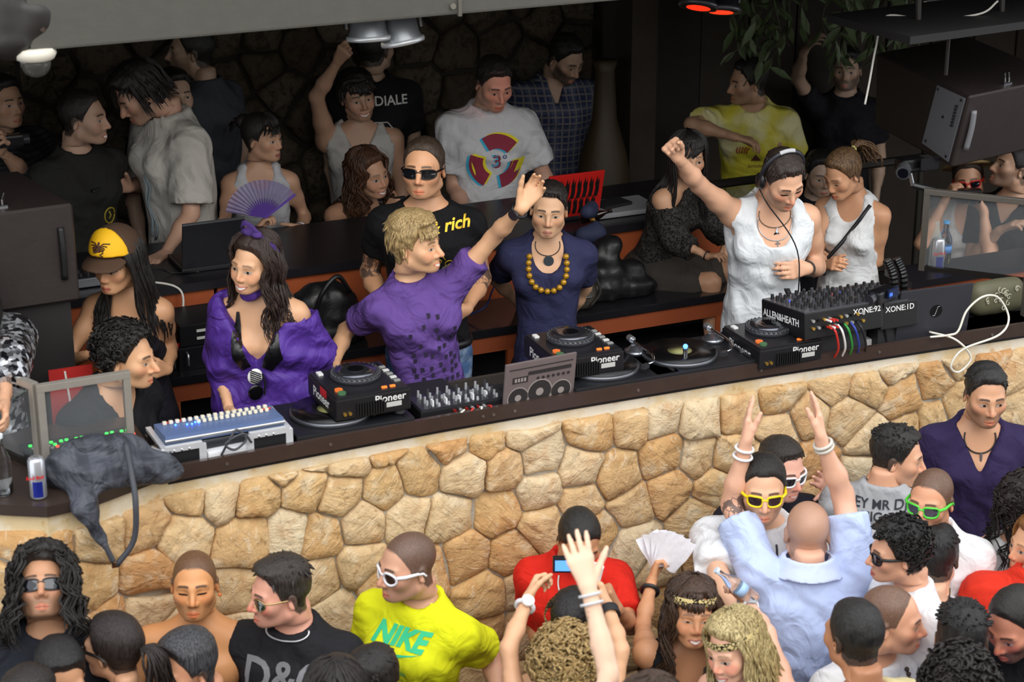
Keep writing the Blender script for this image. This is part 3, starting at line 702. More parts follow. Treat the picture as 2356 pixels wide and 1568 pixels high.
    if 'cuttop' in top:       # strapless: everything above is bare
        q = g.sl(tl, th); X, Y_, Z = g.xyz(q); z = (tz[0] * (X - N[0]) + tz[1] * (Y_ - N[1]) + tz[2] * (Z - N[2])) / S; g.v[q] = np.maximum(g.v[q], (z - top['cuttop']) * S)
    if 'off' in top:          # one bare shoulder
        a = arms[top['off']][0]; sg = 1 if top['off'] == 'R' else -1; g.cutell(a + tz * .04 * S - tx * sg * .01, (.09, .09, .075), .012)
    X, Y_, Z = g.xyz(g.full()); am = top.get('wr', .0035)
    zl = (tz[0] * (X - N[0]) + tz[1] * (Y_ - N[1]) + tz[2] * (Z - N[2])) / S
    wv_ = snoise(X, Y_, Z, 34, int(abs(N[0] * 1000)) % 97, (1, 1, .7)) * am * .55 * (.4 + 1.3 * np.clip(-zl / .4, 0, 1)) + snoise(X, Y_, Z, 75, 11, (1, 1, .5)) * am * .4
    g.v = g.v + wv_.astype(np.float32) - .002
    v, f = g.mesh(); mt = top.get('mat') or cloth_mat(top['col'], top.get('pat', 'plain'), top.get('c2'), fold=top.get('fold', .35), rough=top.get('rough', .85))
    o = link(top.get('name', 'shirt'), mesh_np('shirt', v - root, f), mt, P); c['shirt'] = o; c['sv'] = v - root; c['sf'] = f; return o
def push_out(c, pts, dist):
    """move points out of the torso"""
    p = np.array(pts, float)
    for _ in range(4):
        def f(q): return c['torso'](q[:, 0], q[:, 1], q[:, 2], 0.)
        d = f(p); e = .004; gr = np.stack([(f(p + np.eye(3)[i] * e) - d) / e for i in range(3)], 1); gr /= np.linalg.norm(gr, axis=1)[:, None] + 1e-6
        z = ((p - c['N']) @ c['tz']) / c['S']; gr = gr - np.outer(gr @ c['tz'], c['tz']) * .6; p = p + np.where((d < dist) & (z < .06), (dist - d), 0)[:, None] * gr
    return p
def make_hair(c, hair, fem, lowres, face):
    st = hair.get('style', 'none'); seed = hair.get('seed', 3); wd = face.get('wide', 1.); h = .0071 * lowres
    if st in ('none', 'bald', 'buzz'): return
    mt = hair_mat(hair['col'], hair.get('stretch', (60, 60, 8)), hair.get('rough', .42), hair.get('streak')); rec = hair.get('rec', 0.); kw = dict(seed=seed, rec=rec, wide=wd, fem=fem)
    parts = []; lk = []
    if st == 'crop': parts = [hair_cap(h, .006, .004, .002, .0018, 120, **kw)]
    elif st == 'short': parts = [hair_cap(h, .007, .009, .005, .003, 95, side=.005, **kw)]; lk = hair_tufts(90, .012, seed, .014, up=.3, rec=rec, toponly=True)
    elif st == 'spiky': parts = [hair_cap(h, .006, .010, .008, .004, 120, side=.004, **kw)]; lk = hair_tufts(120, .014, seed, .016, up=.9, rec=rec, toponly=True)
    elif st == 'messy': parts = [hair_cap(h, .020, .014, .012, .007, 60, low=.015, **kw)]; lk = locks(80, .09, seed, (1.1, 3.14), .018, .008, .004, 1.0, .05) + hair_tufts(170, .036, seed, .045, up=-.05, rec=rec)
    elif st == 'mop': parts = [hair_cap(h, .018, .012, .010, .006, 70, side=.014, low=.0, **kw)]; lk = fringe(hair.get('n', 44), seed, hair.get('fl', .055), hair.get('sweep', .03)) + hair_tufts(45, .030, seed, .05, up=-.15, rec=rec)
    elif st == 'quiff': parts = [hair_cap(h, .007, .014, .014, .003, 70, side=.006, aniso=(1, .4, 1), **kw)]; lk = hair_tufts(60, .024, seed, .02, up=.35, rec=rec, toponly=True)
    elif st == 'slick': parts = [hair_cap(h, .010, .010, .006, .0015, 130, aniso=(1, .15, .3), **kw)]
    elif st == 'curly': parts = [hair_cap(h, .014, .010, .008, .008, 110, **kw)]; lk = blob_curls(hair.get('n', 170), hair.get('r', .016), seed, hair.get('size', .013), rec, wd, .01)
    elif st == 'bigcurl':
        parts = [hair_cap(h, .03, .01, .006, .009, 80, low=.02, **kw)]; lk = locks(hair.get('n', 120), hair.get('len', .22), seed, (.62, 3.14), .026, .0062, .013, 4.5, .32, .5, curl=.9) + blob_curls(220, .028, seed, .015, rec, wd, .02)
    elif st == 'long':
        parts = [hair_cap(h, .014, .006, .004, .002, 60, low=.05, aniso=(1, 1, .2), part=hair.get('part', .0), **kw)]
        lk = locks(int(hair.get('n', 90) * 2.2), hair.get('len', .34), seed, (hair.get('open', .95), 3.14), .012, hair.get('thick', .012) * .6, hair.get('wave', .008), hair.get('wf', 2.), hair.get('out', .05), .35, hair.get('asym', 0.))
        if hair.get('bangs'): lk += fringe(30, seed, hair['bangs'], hair.get('sweep', .0))
    elif st == 'pony':
        parts = [hair_cap(h, .011, .004, .003, .0015, 80, aniso=(1, .2, .5), low=-.02, **kw)]; rs = np.random.RandomState(seed); b = np.array(hair.get('at', (0, -.115, .06)))
        for i in range(hair.get('n', 30)):
            e = b + np.array([rs.normal() * .03 + hair.get('side', 0), -.05 - rs.rand() * .05, -.02]); t = e + np.array([rs.normal() * .03, -.01, -hair.get('len', .16) * (.6 + .4 * rs.rand())]); P = np.array(smooth_path([b + np.array([0, .02, 0]), b, (b + e) / 2 + np.array([0, -.01, .025]), e, (e + t) / 2 + rs.normal(size=3) * .008, t], 4))
            lk.append((P, np.interp(np.linspace(0, 1, len(P)), [0, .1, .5, 1], [.004, .009, .008, .002])))
        if hair.get('bangs'): lk += fringe(26, seed, hair['bangs'], hair.get('sweep', .03))
        if hair.get('bun'): parts.append(join_np([ell_np(np.array(hair['bun']), (.045, .04, .04), 14)]))
    lk = lk + hair.get('extra', [])
    tp = []
    for P, R in lk:
        Pw = c['hw'](P) + c['root']
        if Pw[:, 2].min() < c['N'][2] + .08: Pw = push_out(c, Pw, .016)
        tp.append(tube_np(Pw - c['root'], R * c['hsz'], 4, .6 if len(P) > 8 else 1.))
    hv = [(c['hw'](v), f) for v, f in parts] + tp
    V, F = join_np(hv); o = link('hair', mesh_np('hair', V, F), mt, c['P'])
def ell_np(cn, r, n=12):
    u = np.linspace(0, 2 * np.pi, n, endpoint=False); v = np.linspace(.02, np.pi - .02, n // 2 + 2)
    V = np.stack([np.outer(np.sin(v), np.cos(u)) * r[0] + cn[0], np.outer(np.sin(v), np.sin(u)) * r[1] + cn[1], np.outer(np.cos(v), np.ones(n)) * r[2] + cn[2]], -1).reshape(-1, 3)
    m = len(v); F = [(i * n + k, i * n + (k + 1) % n, (i + 1) * n + (k + 1) % n, (i + 1) * n + k)[::-1] for i in range(m - 1) for k in range(n)]
    return V, np.array(F)
def fringe(n, seed, length, sweep):
    rs = np.random.RandomState(seed + 9); out = []
    for i in range(n):
        th = (rs.rand() - .5) * 1.9; P = []
        for a in np.linspace(.25, 1.15, 7): e = math.sin(a); P.append((math.sin(th) * e * .086, -.012 + math.cos(th) * e * .106, .034 + math.cos(a) * .100))
        P = np.array(P); k = np.linspace(0, 1, 6)[1:, None]; end = P[-1]; L = length * (.75 + .4 * rs.rand())
        Dn = end + np.concatenate([sweep * k + rs.normal() * .006 * k, .012 * np.sin(k * 2) + .004, -L * k], 1)
        P = np.concatenate([P, Dn]); out.append((P, np.interp(np.linspace(0, 1, len(P)), [0, .3, .8, 1], [.004, .009, .007, .0015])))
    return out
def hair_tufts(n, r, seed, length, up=.5, rec=0., toponly=False):
    rs = np.random.RandomState(seed + 3); out = []
    while len(out) < n:
        v = nrm(rs.normal(size=3)); p = np.array([0, -.012, .034]) + v * (np.array([.0745, .094, .084]) + r * .45)
        if p[2] - np.interp(p[1], HLY, HLZ) - rec * (p[1] > .03) < .012 or (toponly and p[2] < .07): continue
        t = nrm(p - np.array([0, -.04, .13])) + rs.normal(size=3) * .25; t = nrm(t - v * (t @ v)); d = nrm(t * (1.2 - up) + v * (up + .25)); k = np.linspace(0, 1, 5)[:, None]
        P = p + d * length * k * (.7 + .6 * rs.rand()) + t * .006 * k * k; out.append((P, np.array([.006, .0065, .0055, .0038, .001])))
    return out
def make_glasses(c, kind, frame, lens):
    """sunglasses in head space: frame with rims and temples, two lenses (or one visor)"""
    fy = c['fy']; fm = frame if not isinstance(frame, str) else M(frame, .3); lm = lens if not isinstance(lens, str) else M(lens, .06, spec=.8, coat=.5)
    def out(kind, k):
        a = 2 * math.pi * k / 28; ca, sa = math.cos(a), math.sin(a)
        if kind == 'way': p = 3.2; r = 1 / (abs(ca) ** p + abs(sa) ** p) ** (1 / p); return ca * r * .0265 * (1 + .08 * sa), sa * r * .0205 - .002
        if kind == 'avi': return ca * .0275 * (1 - .18 * (sa < 0) * abs(sa)), sa * .0225 - .005
        if kind == 'round': return ca * .026, sa * .022 - .003
        p = 2.6; r = 1 / (abs(ca) ** p + abs(sa) ** p) ** (1 / p); return ca * r * .033, sa * r * .0185 - .001
    thick = {'way': .0042, 'avi': .0014, 'round': .0040, 'sport': .0030, 'white': .0048}.get(kind, .003)
    sh = {'white': 'round'}.get(kind, kind); cx = .034; fr = []; ln = []
    def yy(x): return .098 - 7.5 * max(0, abs(x) - .012) ** 2 - .10 * max(0, abs(x) - .045)
    for q in (-1, 1):
        rim = [np.array([q * cx + x * q, yy(q * cx + x * q) , z + .001]) for x, z in (out(sh, k) for k in range(29))]
        fr.append(tube_np(np.array(rim), thick, 6, ref=np.array([0, 1., .05])))
        cv = np.array([np.array([q * cx, yy(cx), 0])] + rim); cv[:, 1] += -.0005; n = len(rim)
        ln.append((cv, np.array([(0, 1 + k, 1 + (k + 1) % n, 0) for k in range(n)])))
        hx = q * (cx + .027 if sh != 'sport' else cx + .032)
        fr.append(tube_np(np.array([(hx, yy(hx), .008), (q * .076, .055, .009), (q * .079, .01, .006), (q * .080, -.012, .002), (q * .079, -.024, -.012)]), np.array([thick * 1.1, thick * 1.2, thick, thick, thick * .7]) + .0008, 6))
    fr.append(tube_np(np.array([(-.011, yy(.011) + .001, .006), (0, .101, .008), (.011, yy(.011) + .001, .006)]), thick, 6))
    o = c['hmesh']('sunglasses', join_np(fr), fm)
    for v, f in ln:
        T = np.array([(a, b, d) for a, b, d, _ in f]); me = mesh_np('lens', c['hw'](v), np.zeros((0, 4), int), True, T); lo_ = link('lens', me, lm, o)
# ================================================================ the setting
def struct(o, label=None): 
    o['kind'] = 'structure'
    if label: o['label'] = label
    return o
ZF = .78           # booth floor
ZB = .98           # raised floor behind the back counter
def box_obj(name, lo, hi, mat, parent=None, bev=0.):
    lo = np.array(lo, float); hi = np.array(hi, float); return MB().box(tuple((lo + hi) / 2), tuple(hi - lo), bev=bev).done(name, mat, parent)
def stone_mat(dark=False):
    m, nt, bs = base('stone_dark' if dark else 'stone'); oi = nt.nodes.new('ShaderNodeObjectInfo'); cr = nt.nodes.new('ShaderNodeValToRGB'); nt.links.new(oi.outputs['Random'], cr.inputs[0])
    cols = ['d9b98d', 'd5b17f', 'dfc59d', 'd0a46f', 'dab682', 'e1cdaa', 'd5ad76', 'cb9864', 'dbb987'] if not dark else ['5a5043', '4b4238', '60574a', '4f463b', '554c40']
    el = cr.color_ramp.elements; el[0].position = 0; el[1].position = 1
    for i in range(1, len(cols) - 1): el.new(i / (len(cols) - 1))
    for e, c in zip(el, cols): e.color = (*srgb(c), 1)
    mp = nt.nodes.new('ShaderNodeMapping'); tc = nt.nodes.new('ShaderNodeTexCoord'); nt.links.new(tc.outputs['Object'], mp.inputs[0])
    cb = nt.nodes.new('ShaderNodeCombineXYZ'); sc = E_(nt, oi.outputs['Random']) * 37.0
    for i in range(3): nt.links.new(sc.s, cb.inputs[i])
    nt.links.new(cb.outputs[0], mp.inputs['Location']); nt.links.new((E_(nt, oi.outputs['Random']) * 5.0).s, cb.inputs[1])
    rot = nt.nodes.new('ShaderNodeCombineXYZ'); nt.links.new((E_(nt, oi.outputs['Random']) * 60.0).s, rot.inputs[1]); nt.links.new(rot.outputs[0], mp.inputs['Rotation'])
    def tx_(kind, scale, st=None, **kw):
        n = nt.nodes.new('ShaderNodeTex' + kind); src = mp.outputs[0]
        if st:
            m2 = nt.nodes.new('ShaderNodeMapping'); m2.inputs['Scale'].default_value = st; nt.links.new(src, m2.inputs[0]); src = m2.outputs[0]
        nt.links.new(src, n.inputs['Vector']); n.inputs['Scale'].default_value = scale
        for k, v in kw.items(): n.inputs[k].default_value = v
        return n
    n1 = tx_('Noise', 9., Detail=5., Roughness=.6); n2 = tx_('Noise', 26., Detail=7., Roughness=.68, Distortion=.6); n3 = tx_('Noise', 13., (1., 1., 3.2), Detail=4., Distortion=1.2)
    c = cr.outputs[0]
    if not dark:
        c = mixc(nt, E_(nt, n1.outputs[0]).gt(.52, .70) * .5, c, srgb('c08a54')); c = mixc(nt, E_(nt, n1.outputs[0]).gt(.46, .30) * .6, c, srgb('eadabb'))
        c = mixc(nt, E_(nt, n3.outputs[0]).gt(.56, .70) * .35, c, srgb('f2e6cc')); c = mixc(nt, E_(nt, n2.outputs[0]).gt(.44, .32) * .5, c, srgb('8f5f34'))
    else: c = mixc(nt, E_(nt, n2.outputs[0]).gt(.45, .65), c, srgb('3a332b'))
    nt.links.new(c, bs.inputs['Base Color']); bs.inputs['Roughness'].default_value = .85; bs.inputs['Specular IOR Level'].default_value = .2
    h = E_(nt, n2.outputs[0]) + E_(nt, n3.outputs[0]) * .6 + E_(nt, n1.outputs[0]) * .8; bump(nt, bs, h.s, .8, .018); return m
STONE = stone_mat(); STONED = stone_mat(True)
def plaster_mat():
    m, nt, bs = base('plaster'); n = tex(nt, 'Noise', 4., Detail=6., Roughness=.65); n2 = tex(nt, 'Noise', 22., Detail=5.)
    c = mixc(nt, E_(nt, n.outputs[0]).gt(.42, .62), srgb('d8cfbd'), srgb('cdb78e')); c = mixc(nt, E_(nt, n2.outputs[0]).gt(.58, .72) * .6, c, srgb('b98d4c')); nt.links.new(c, bs.inputs['Base Color'])
    bs.inputs['Roughness'].default_value = .9; bump(nt, bs, n2.outputs[0], .6, .01); return m
MORTAR = M('a8a296', .95, var=.18, vs=20., bmp=.6, bs_=70.); PLASTER = plaster_mat()
EDX = [-2.4, -1.95, -1.76, -1.63, -1.48, -1.21, -.28, .26, .9, 2.14, 3.6]
EDY = [.55, .06, -.075, -.150, -.125, -.012, .020, .022, .009, -.040, -.12]
def edge_y(x): return float(np.interp(x, EDX, EDY))
def wall_y(x): return edge_y(x) + .028
def wall_pt(x, z, out=0.):
    e = .02; t = nrm((2 * e, wall_y(x + e) - wall_y(x - e), 0)); n = np.array([t[1], -t[0], 0]); return np.array([x, wall_y(x), z]) + n * out
def clip_poly(P, a, b):
    """keep the side of P nearer to a than b"""
    m = (a + b) / 2; n = b - a; out = []
    for i in range(len(P)):
        p, q = P[i], P[(i + 1) % len(P)]; dp, dq = (p - m) @ n, (q - m) @ n
        if dp <= 0: out.append(p)
        if (dp < 0 < dq) or (dq < 0 < dp): out.append(p + (q - p) * (dp / (dp - dq)))
    return out
def stones(seeds, box, gap, place, mat, parent, bulge=(.016, .034), rs=np.random.RandomState(4), keep=None):
    S_ = np.array(seeds)
    for i, s0 in enumerate(S_):
        P = [np.array(p, float) for p in ((box[0], box[2]), (box[1], box[2]), (box[1], box[3]), (box[0], box[3]))]
        dd = np.linalg.norm(S_ - s0, axis=1); near = np.argsort(dd)[1:26]
        for j in near:
            if len(P) < 3: break
            P = clip_poly(P, s0, S_[j])
        if len(P) < 3: continue
        P = np.array(P); c = P.mean(0)
        L = np.linalg.norm(P - c, axis=1)
        if L.max() < .02: continue
        # wobble the edges, round the corners, inset for the joint
        Q = []
        for a, b in zip(P, np.roll(P, -1, 0)):
            n = np.array([b[1] - a[1], a[0] - b[0]]); m = (a + b) / 2 + n * rs.uniform(-.06, .06)
            Q += [a, m] if np.linalg.norm(b - a) > .05 else [a]
        Q = np.array(Q)
        for _ in range(1): Q = np.stack([.86 * Q + .14 * np.roll(Q, -1, 0), .14 * Q + .86 * np.roll(Q, -1, 0)], 1).reshape(-1, 2)
        r = np.linalg.norm(Q - c, axis=1); g_ = gap * rs.uniform(.6, 1.5); Q = c + (Q - c) * np.maximum(.5, 1 - g_ / np.maximum(r, .02))[:, None]
        b0 = rs.uniform(*bulge); tilt = rs.normal(size=2) * .06
        bm = bmesh.new(); rings = []; o = place(c[0], c[1], 0)
        for k, dep in ((1., -.012), (1., b0 * .45), (.93, b0 * .90), (.55, b0 * 1.12)):
            ring = []
            for q in Q:
                p = c + (q - c) * k; d = dep + (((q - c) * k) @ tilt + rs.normal() * .0030) * (dep > 0)
                ring.append(bm.verts.new(place(p[0], p[1], d) - o))
            rings.append(ring)
        n = len(Q)
        for A, B in zip(rings, rings[1:]):
            for k in range(n): bm.faces.new((A[k], A[(k + 1) % n], B[(k + 1) % n], B[k]))
        cv = bm.verts.new(place(c[0], c[1], b0 * 1.1) - o)
        for k in range(n): bm.faces.new((rings[-1][k], rings[-1][(k + 1) % n], cv))
        me = bm_mesh('stone', bm, True); link('stone', me, mat, parent, tuple(o))
SEEDPX = [(426,1121),(506,1118),(584,1121),(700,1114),(778,1131),(85,1216),(200,1206),(323,1185),(401,1226),(452,1172),(475,1233),(567,1240),(655,1226),(733,1230),(170,1294),(244,1308),(326,1294),(401,1294),(306,1389),(384,1379),(540,1359),(224,1399),(564,1325),(733,1331),(764,1403),(20,1342),(20,1206),
 (797,1050),(858,1052),(960,1090),(1069,1087),(1164,1080),(817,1124),(885,1125),(1238,1056),(1337,1077),(1235,1125),(1418,1094),(1527,1050),(1541,1120),(1449,1165),(936,1185),(1031,1189),(1147,1172),(834,1199),(1242,1212),(1065,1280),(1181,1270),(1456,1250),(1337,1152),(985,1310),(824,1297),(872,1340),(1106,1372),(845,1406),(1208,1352),(794,1376),(1380,1230),(1527,1301),(1469,1325),(1517,1386),(1120,1522),(1208,1450),(1459,1474),(1106,1460),
 (1610,958),(1695,941),(1790,901),(1906,873),(1984,877),(1851,948),(1943,952),(2065,907),(2041,826),(2092,836),(2137,867),(2130,955),(2188,918),(2072,982),(2262,806),(2190,815),(2330,833),(2337,918),(1787,990),(1861,1002),(1933,1013),(1994,1005),(1119,1006),(1208,989),(1269,975),(1371,985),(1452,965),(1520,955),(1235,1018),(960,1023),(1040,1015),(1340,1020),(1640,1118),(1598,1190),(1652,1172),(1598,1276),(1862,1056),(1872,1124),(1977,1077),(1940,1110),(1985,1131),(1821,1134),(1680,1045),(1740,1060),(1600,1050),(880,1010),(640,1060),(560,1060),(720,1040),(470,1075),(540,1440),(620,1440),(700,1480),(450,1450),(60,1440),(130,1400),(360,1460),(280,1470),(920,1480),(1000,1450),(1030,1500)]
floor = struct(box_obj('floor', (-9, -9, -.1), (9, .1, 0), M('4a4643', .6, var=.25, vs=6., bmp=.2)), 'dark dance floor in front of the stone booth wall')
wf = bpy.data.objects.new('wall_front', None); COL.objects.link(wf); struct(wf, 'curved front wall of the booth faced with golden rubble stones'); wf.location = (0, 0, 0)
def strip(xs, z0, z1, o0, o1, mat, name, parent):
    """a band along the wall: z0..z1, from o0 to o1 in front of the wall face"""
    bm = bmesh.new(); R_ = []
    for x in xs: R_.append([bm.verts.new(wall_pt(x, z, o)) for z, o in ((z0, o0), (z1, o0), (z1, o1), (z0, o1))])
    for A, B in zip(R_, R_[1:]):
        for k in range(4): bm.faces.new((A[k], A[(k + 1) % 4], B[(k + 1) % 4], B[k]))
    bm.faces.new(R_[0]); bm.faces.new(R_[-1][::-1]); return link(name, bm_mesh(name, bm), mat, parent)
XS = np.concatenate([np.linspace(-2.3, -1.2, 24), np.linspace(-1.1, 3.5, 30)])
strip(XS, 0, 1.78, -.2, 0, MORTAR, 'mortar', wf); strip(XS, 1.775, 1.862, -.2, .004, PLASTER, 'plaster_band', wf)
seeds = []
for px, py in SEEDPX:
    p = ony(px, py, .04); q = (p[0], p[2])
    if all((q[0] - a) ** 2 + (q[1] - b) ** 2 > .115 ** 2 for a, b in seeds): seeds.append(q)
rs = np.random.RandomState(5)
for _ in range(6000):
    q = (rs.uniform(-2.3, 3.4), rs.uniform(.02, 1.78))
    if q[1] > 1.72: continue
    if all((q[0] - a) ** 2 + (q[1] - b) ** 2 > .20 ** 2 for a, b in seeds): seeds.append(q)
stones(seeds, (-2.3, 3.5, 0., 1.80), .0032, lambda x, z, d: wall_pt(x, z, d), STONE, wf)
# booth floors, back wall, roof
struct(box_obj('floor_booth', (-3.6, .22, .6), (5.6, 2.06, ZF), M('2c2724', .6, var=.2)), 'dark floor inside the booth')
struct(box_obj('floor_back', (-3.6, 2.06, .6), (5.6, 3.3, ZB), M('2c2724', .6, var=.2)), 'raised dark floor behind the back counter')
wb = bpy.data.objects.new('wall_back', None); COL.objects.link(wb); struct(wb, 'dark rubble stone wall at the back of the booth')
rsp = np.random.RandomState(1)
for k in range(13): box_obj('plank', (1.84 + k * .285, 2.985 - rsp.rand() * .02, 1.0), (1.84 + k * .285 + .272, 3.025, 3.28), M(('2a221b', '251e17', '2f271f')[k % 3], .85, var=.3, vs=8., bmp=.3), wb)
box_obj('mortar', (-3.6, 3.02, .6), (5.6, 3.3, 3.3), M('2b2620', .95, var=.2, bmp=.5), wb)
seeds2 = []
for _ in range(2500):
    q = (rs.uniform(-1.6, 1.75), rs.uniform(1.5, 3.25))
    if all((q[0] - a) ** 2 + ((q[1] - b) * 1.15) ** 2 > .17 ** 2 for a, b in seeds2): seeds2.append(q)
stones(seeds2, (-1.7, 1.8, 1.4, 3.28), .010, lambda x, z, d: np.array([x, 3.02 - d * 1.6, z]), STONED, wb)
struct(box_obj('wall_left', (-3.7, .4, .6), (-3.6, 3.3, 3.4), M('1d1a18', .9)), 'unseen dark side wall added to keep light out of the booth')  # both side walls are unseen, added against light leaking into the booth
struct(box_obj('wall_right', (5.6, .0, .0), (5.7, 3.3, 3.4), M('1d1a18', .9)), 'unseen dark far side wall added to keep light out of the booth')
struct(box_obj('ceiling', (-3.7, .34, 3.30), (5.7, 3.3, 3.38), M('1a1817', .9)), 'dark flat roof over the booth')
# added wall, unseen behind the camera, keeping low sky light out of the booth
struct(box_obj('wall_skyblock', (-9, -9.2, 0), (9, -9, 5.6), M('8a8378', .9, var=.1)), 'plain unseen wall added opposite the booth to block the low sky')
# ---- grey steel beam along the roof edge
BM = M('4c4a44', .55, .1, var=.12, vs=18., bmp=.08)
bt = thing('roof_beam', 'long grey steel beam along the roof edge above the booth', 'beam', (-1.5, .2, 3.236))
MB().box((1.55 + .8, .06, .085), (4.7, .12, .17), bev=.008).done('beam_body', BM, bt)
MB().box((1.40, -.004, .085), (.012, .012, .18)).done('joint_plate', M('55524b', .5), bt)
for z in (.03, .14): MB().cyl((1.375, -.004, z), (1.375, -.012, z), .010, n=10).done('bolt', M('a8a49a', .3, .8), bt)
MB().cyl((.04, -.002, .065), (.04, -.006, .065), .008, n=10).done('bolt', M('3a2a22', .5), bt)
g = Grid((-.16, -.06, -.05), (.08, .20, .24), .012); g.cone((-.06, .06, .03), (-.05, .06, .17), .062, .058, .03); g.cone((-.02, .06, .05), (.03, .06, .1), .07, .075, .04); X_, Y_, Z_ = g.xyz(g.full()); g.v = g.v + .006 * snoise(X_, Y_, Z_, 45, 3).astype(np.float32)
v, f = g.mesh(); link('end_wrap', mesh_np('end_wrap', v, f), M('1d1917', .5), bt)
lt = thing('ceiling_lamp', 'round white lamp housing with clear dome under the end of the beam', 'lamp', tuple(ony(80, 122, .24)))
MB().lathe([(.045, .02), (.062, .018), (.066, .0), (.058, -.016), (.05, -.02)], n=24).done('housing', M('cfc9ba', .5), lt, True)
MB().lathe([(.048, -.018), (.046, -.04), (.034, -.062), (.012, -.074)], n=20).done('dome', M('c8c8c0', .1, trans=.85, alpha=.35), lt, True)
# ---- booth counter: front lip, sunk shelf, back rail, screws
LIP = M('3a2c26', .32, var=.15, vs=40., coat=.2); BLK = M('16151a', .45, var=.2, vs=12.)
ct = thing('booth_counter', 'long dark booth counter with brown front lip on the stone wall', 'counter', (0, 0, 0))
XC = np.linspace(-1.215, 3.5, 40)
def prism_strip(xs, f0, f1, z0, z1, mat, name, parent):
    bm = bmesh.new(); R_ = []
    for x in xs: R_.append([bm.verts.new((x, y, z)) for y, z in ((f0(x), z0), (f0(x), z1), (f1(x), z1), (f1(x), z0))])
    for A, B in zip(R_, R_[1:]):
        for k in range(4): bm.faces.new((A[k], A[(k + 1) % 4], B[(k + 1) % 4], B[k]))
    bm.faces.new(R_[0]); bm.faces.new(R_[-1][::-1]); return link(name, bm_mesh(name, bm), mat, parent)
prism_strip(XC, edge_y, lambda x: edge_y(x) + .018, 1.852, 1.902, LIP, 'front_lip', ct)
prism_strip(XC, lambda x: edge_y(x) + .018, lambda x: edge_y(x) + .30, 1.835, 1.862, BLK, 'shelf', ct)
prism_strip(XC, lambda x: edge_y(x) + .285, lambda x: edge_y(x) + .305, 1.845, 1.898, M('4b4540', .3, .4), 'back_rail', ct)
prism_strip(XC, lambda x: edge_y(x) + .06, lambda x: edge_y(x) + .29, ZF, 1.836, M('1b1718', .7), 'inner_panel', ct)
for x in (-1.02, -.66, -.1, -.06, .02, .5, 1.0, 1.5, 2.0): MB().cyl((x, edge_y(x) + .001, 1.876), (x, edge_y(x) - .003, 1.876), .0055, n=8).done('screw', M('a39c92', .3, .9), ct)
dk = thing('side_desk', 'dark brown rounded desk top at the left corner of the booth', 'desk', (0, 0, 0))
poly = [(x, np.interp(x, EDX, EDY)) for x in np.linspace(-2.3, -1.225, 22)] + [(-1.225, .46), (-2.3, .62)]
MB().prism(poly, 1.866, 1.902).done('desk_top', M('332823', .35, var=.15, vs=30.), dk)
# ---- back counter and bench with orange wood fronts
ORG = M('a4512a', .5, var=.22, vs=9., bmp=.1); DKT = M('1e1c20', .35, var=.2, vs=10.)
bc = thing('back_counter', 'long back counter with orange wooden front and black top behind the performers', 'counter', (0, 1.5, ZF))
box_obj('top_slab', (-1.42, -.02, 1.18), (1.75, .55, 1.215), DKT, bc)
for x0, x1 in ((-1.40, -.62), (-.605, .18), (.195, .98), (.995, 1.73)): box_obj('front_panel', (x0, 0, .01), (x1, .03, 1.18), ORG, bc)
box_obj('end_panel', (-1.41, .03, .01), (-1.38, .52, 1.18), M('1a1718', .6), bc)
bn = thing('bench_ledge', 'lower black ledge with orange wooden frame in front of the back counter', 'bench', (0, 1.14, ZF))
box_obj('ledge_top', (-.98, .0, .93), (1.72, .34, .965), M('1b1a1d', .22, coat=.3), bn, .004)
box_obj('fascia', (-.98, .012, .86), (1.72, .03, .93), M('8d4526', .5, var=.2, vs=9.), bn)
for x in (-.97, -.35, .5, 1.48): box_obj('post', (x, .012, .01), (x + .10, .034, .86), ORG, bn)
box_obj('back_board', (-.97, .30, .01), (1.72, .33, .93), M('171417', .7), bn)
box_obj('kick_board', (-.97, .03, .01), (1.72, .3, .05), M('171417', .7), bn)
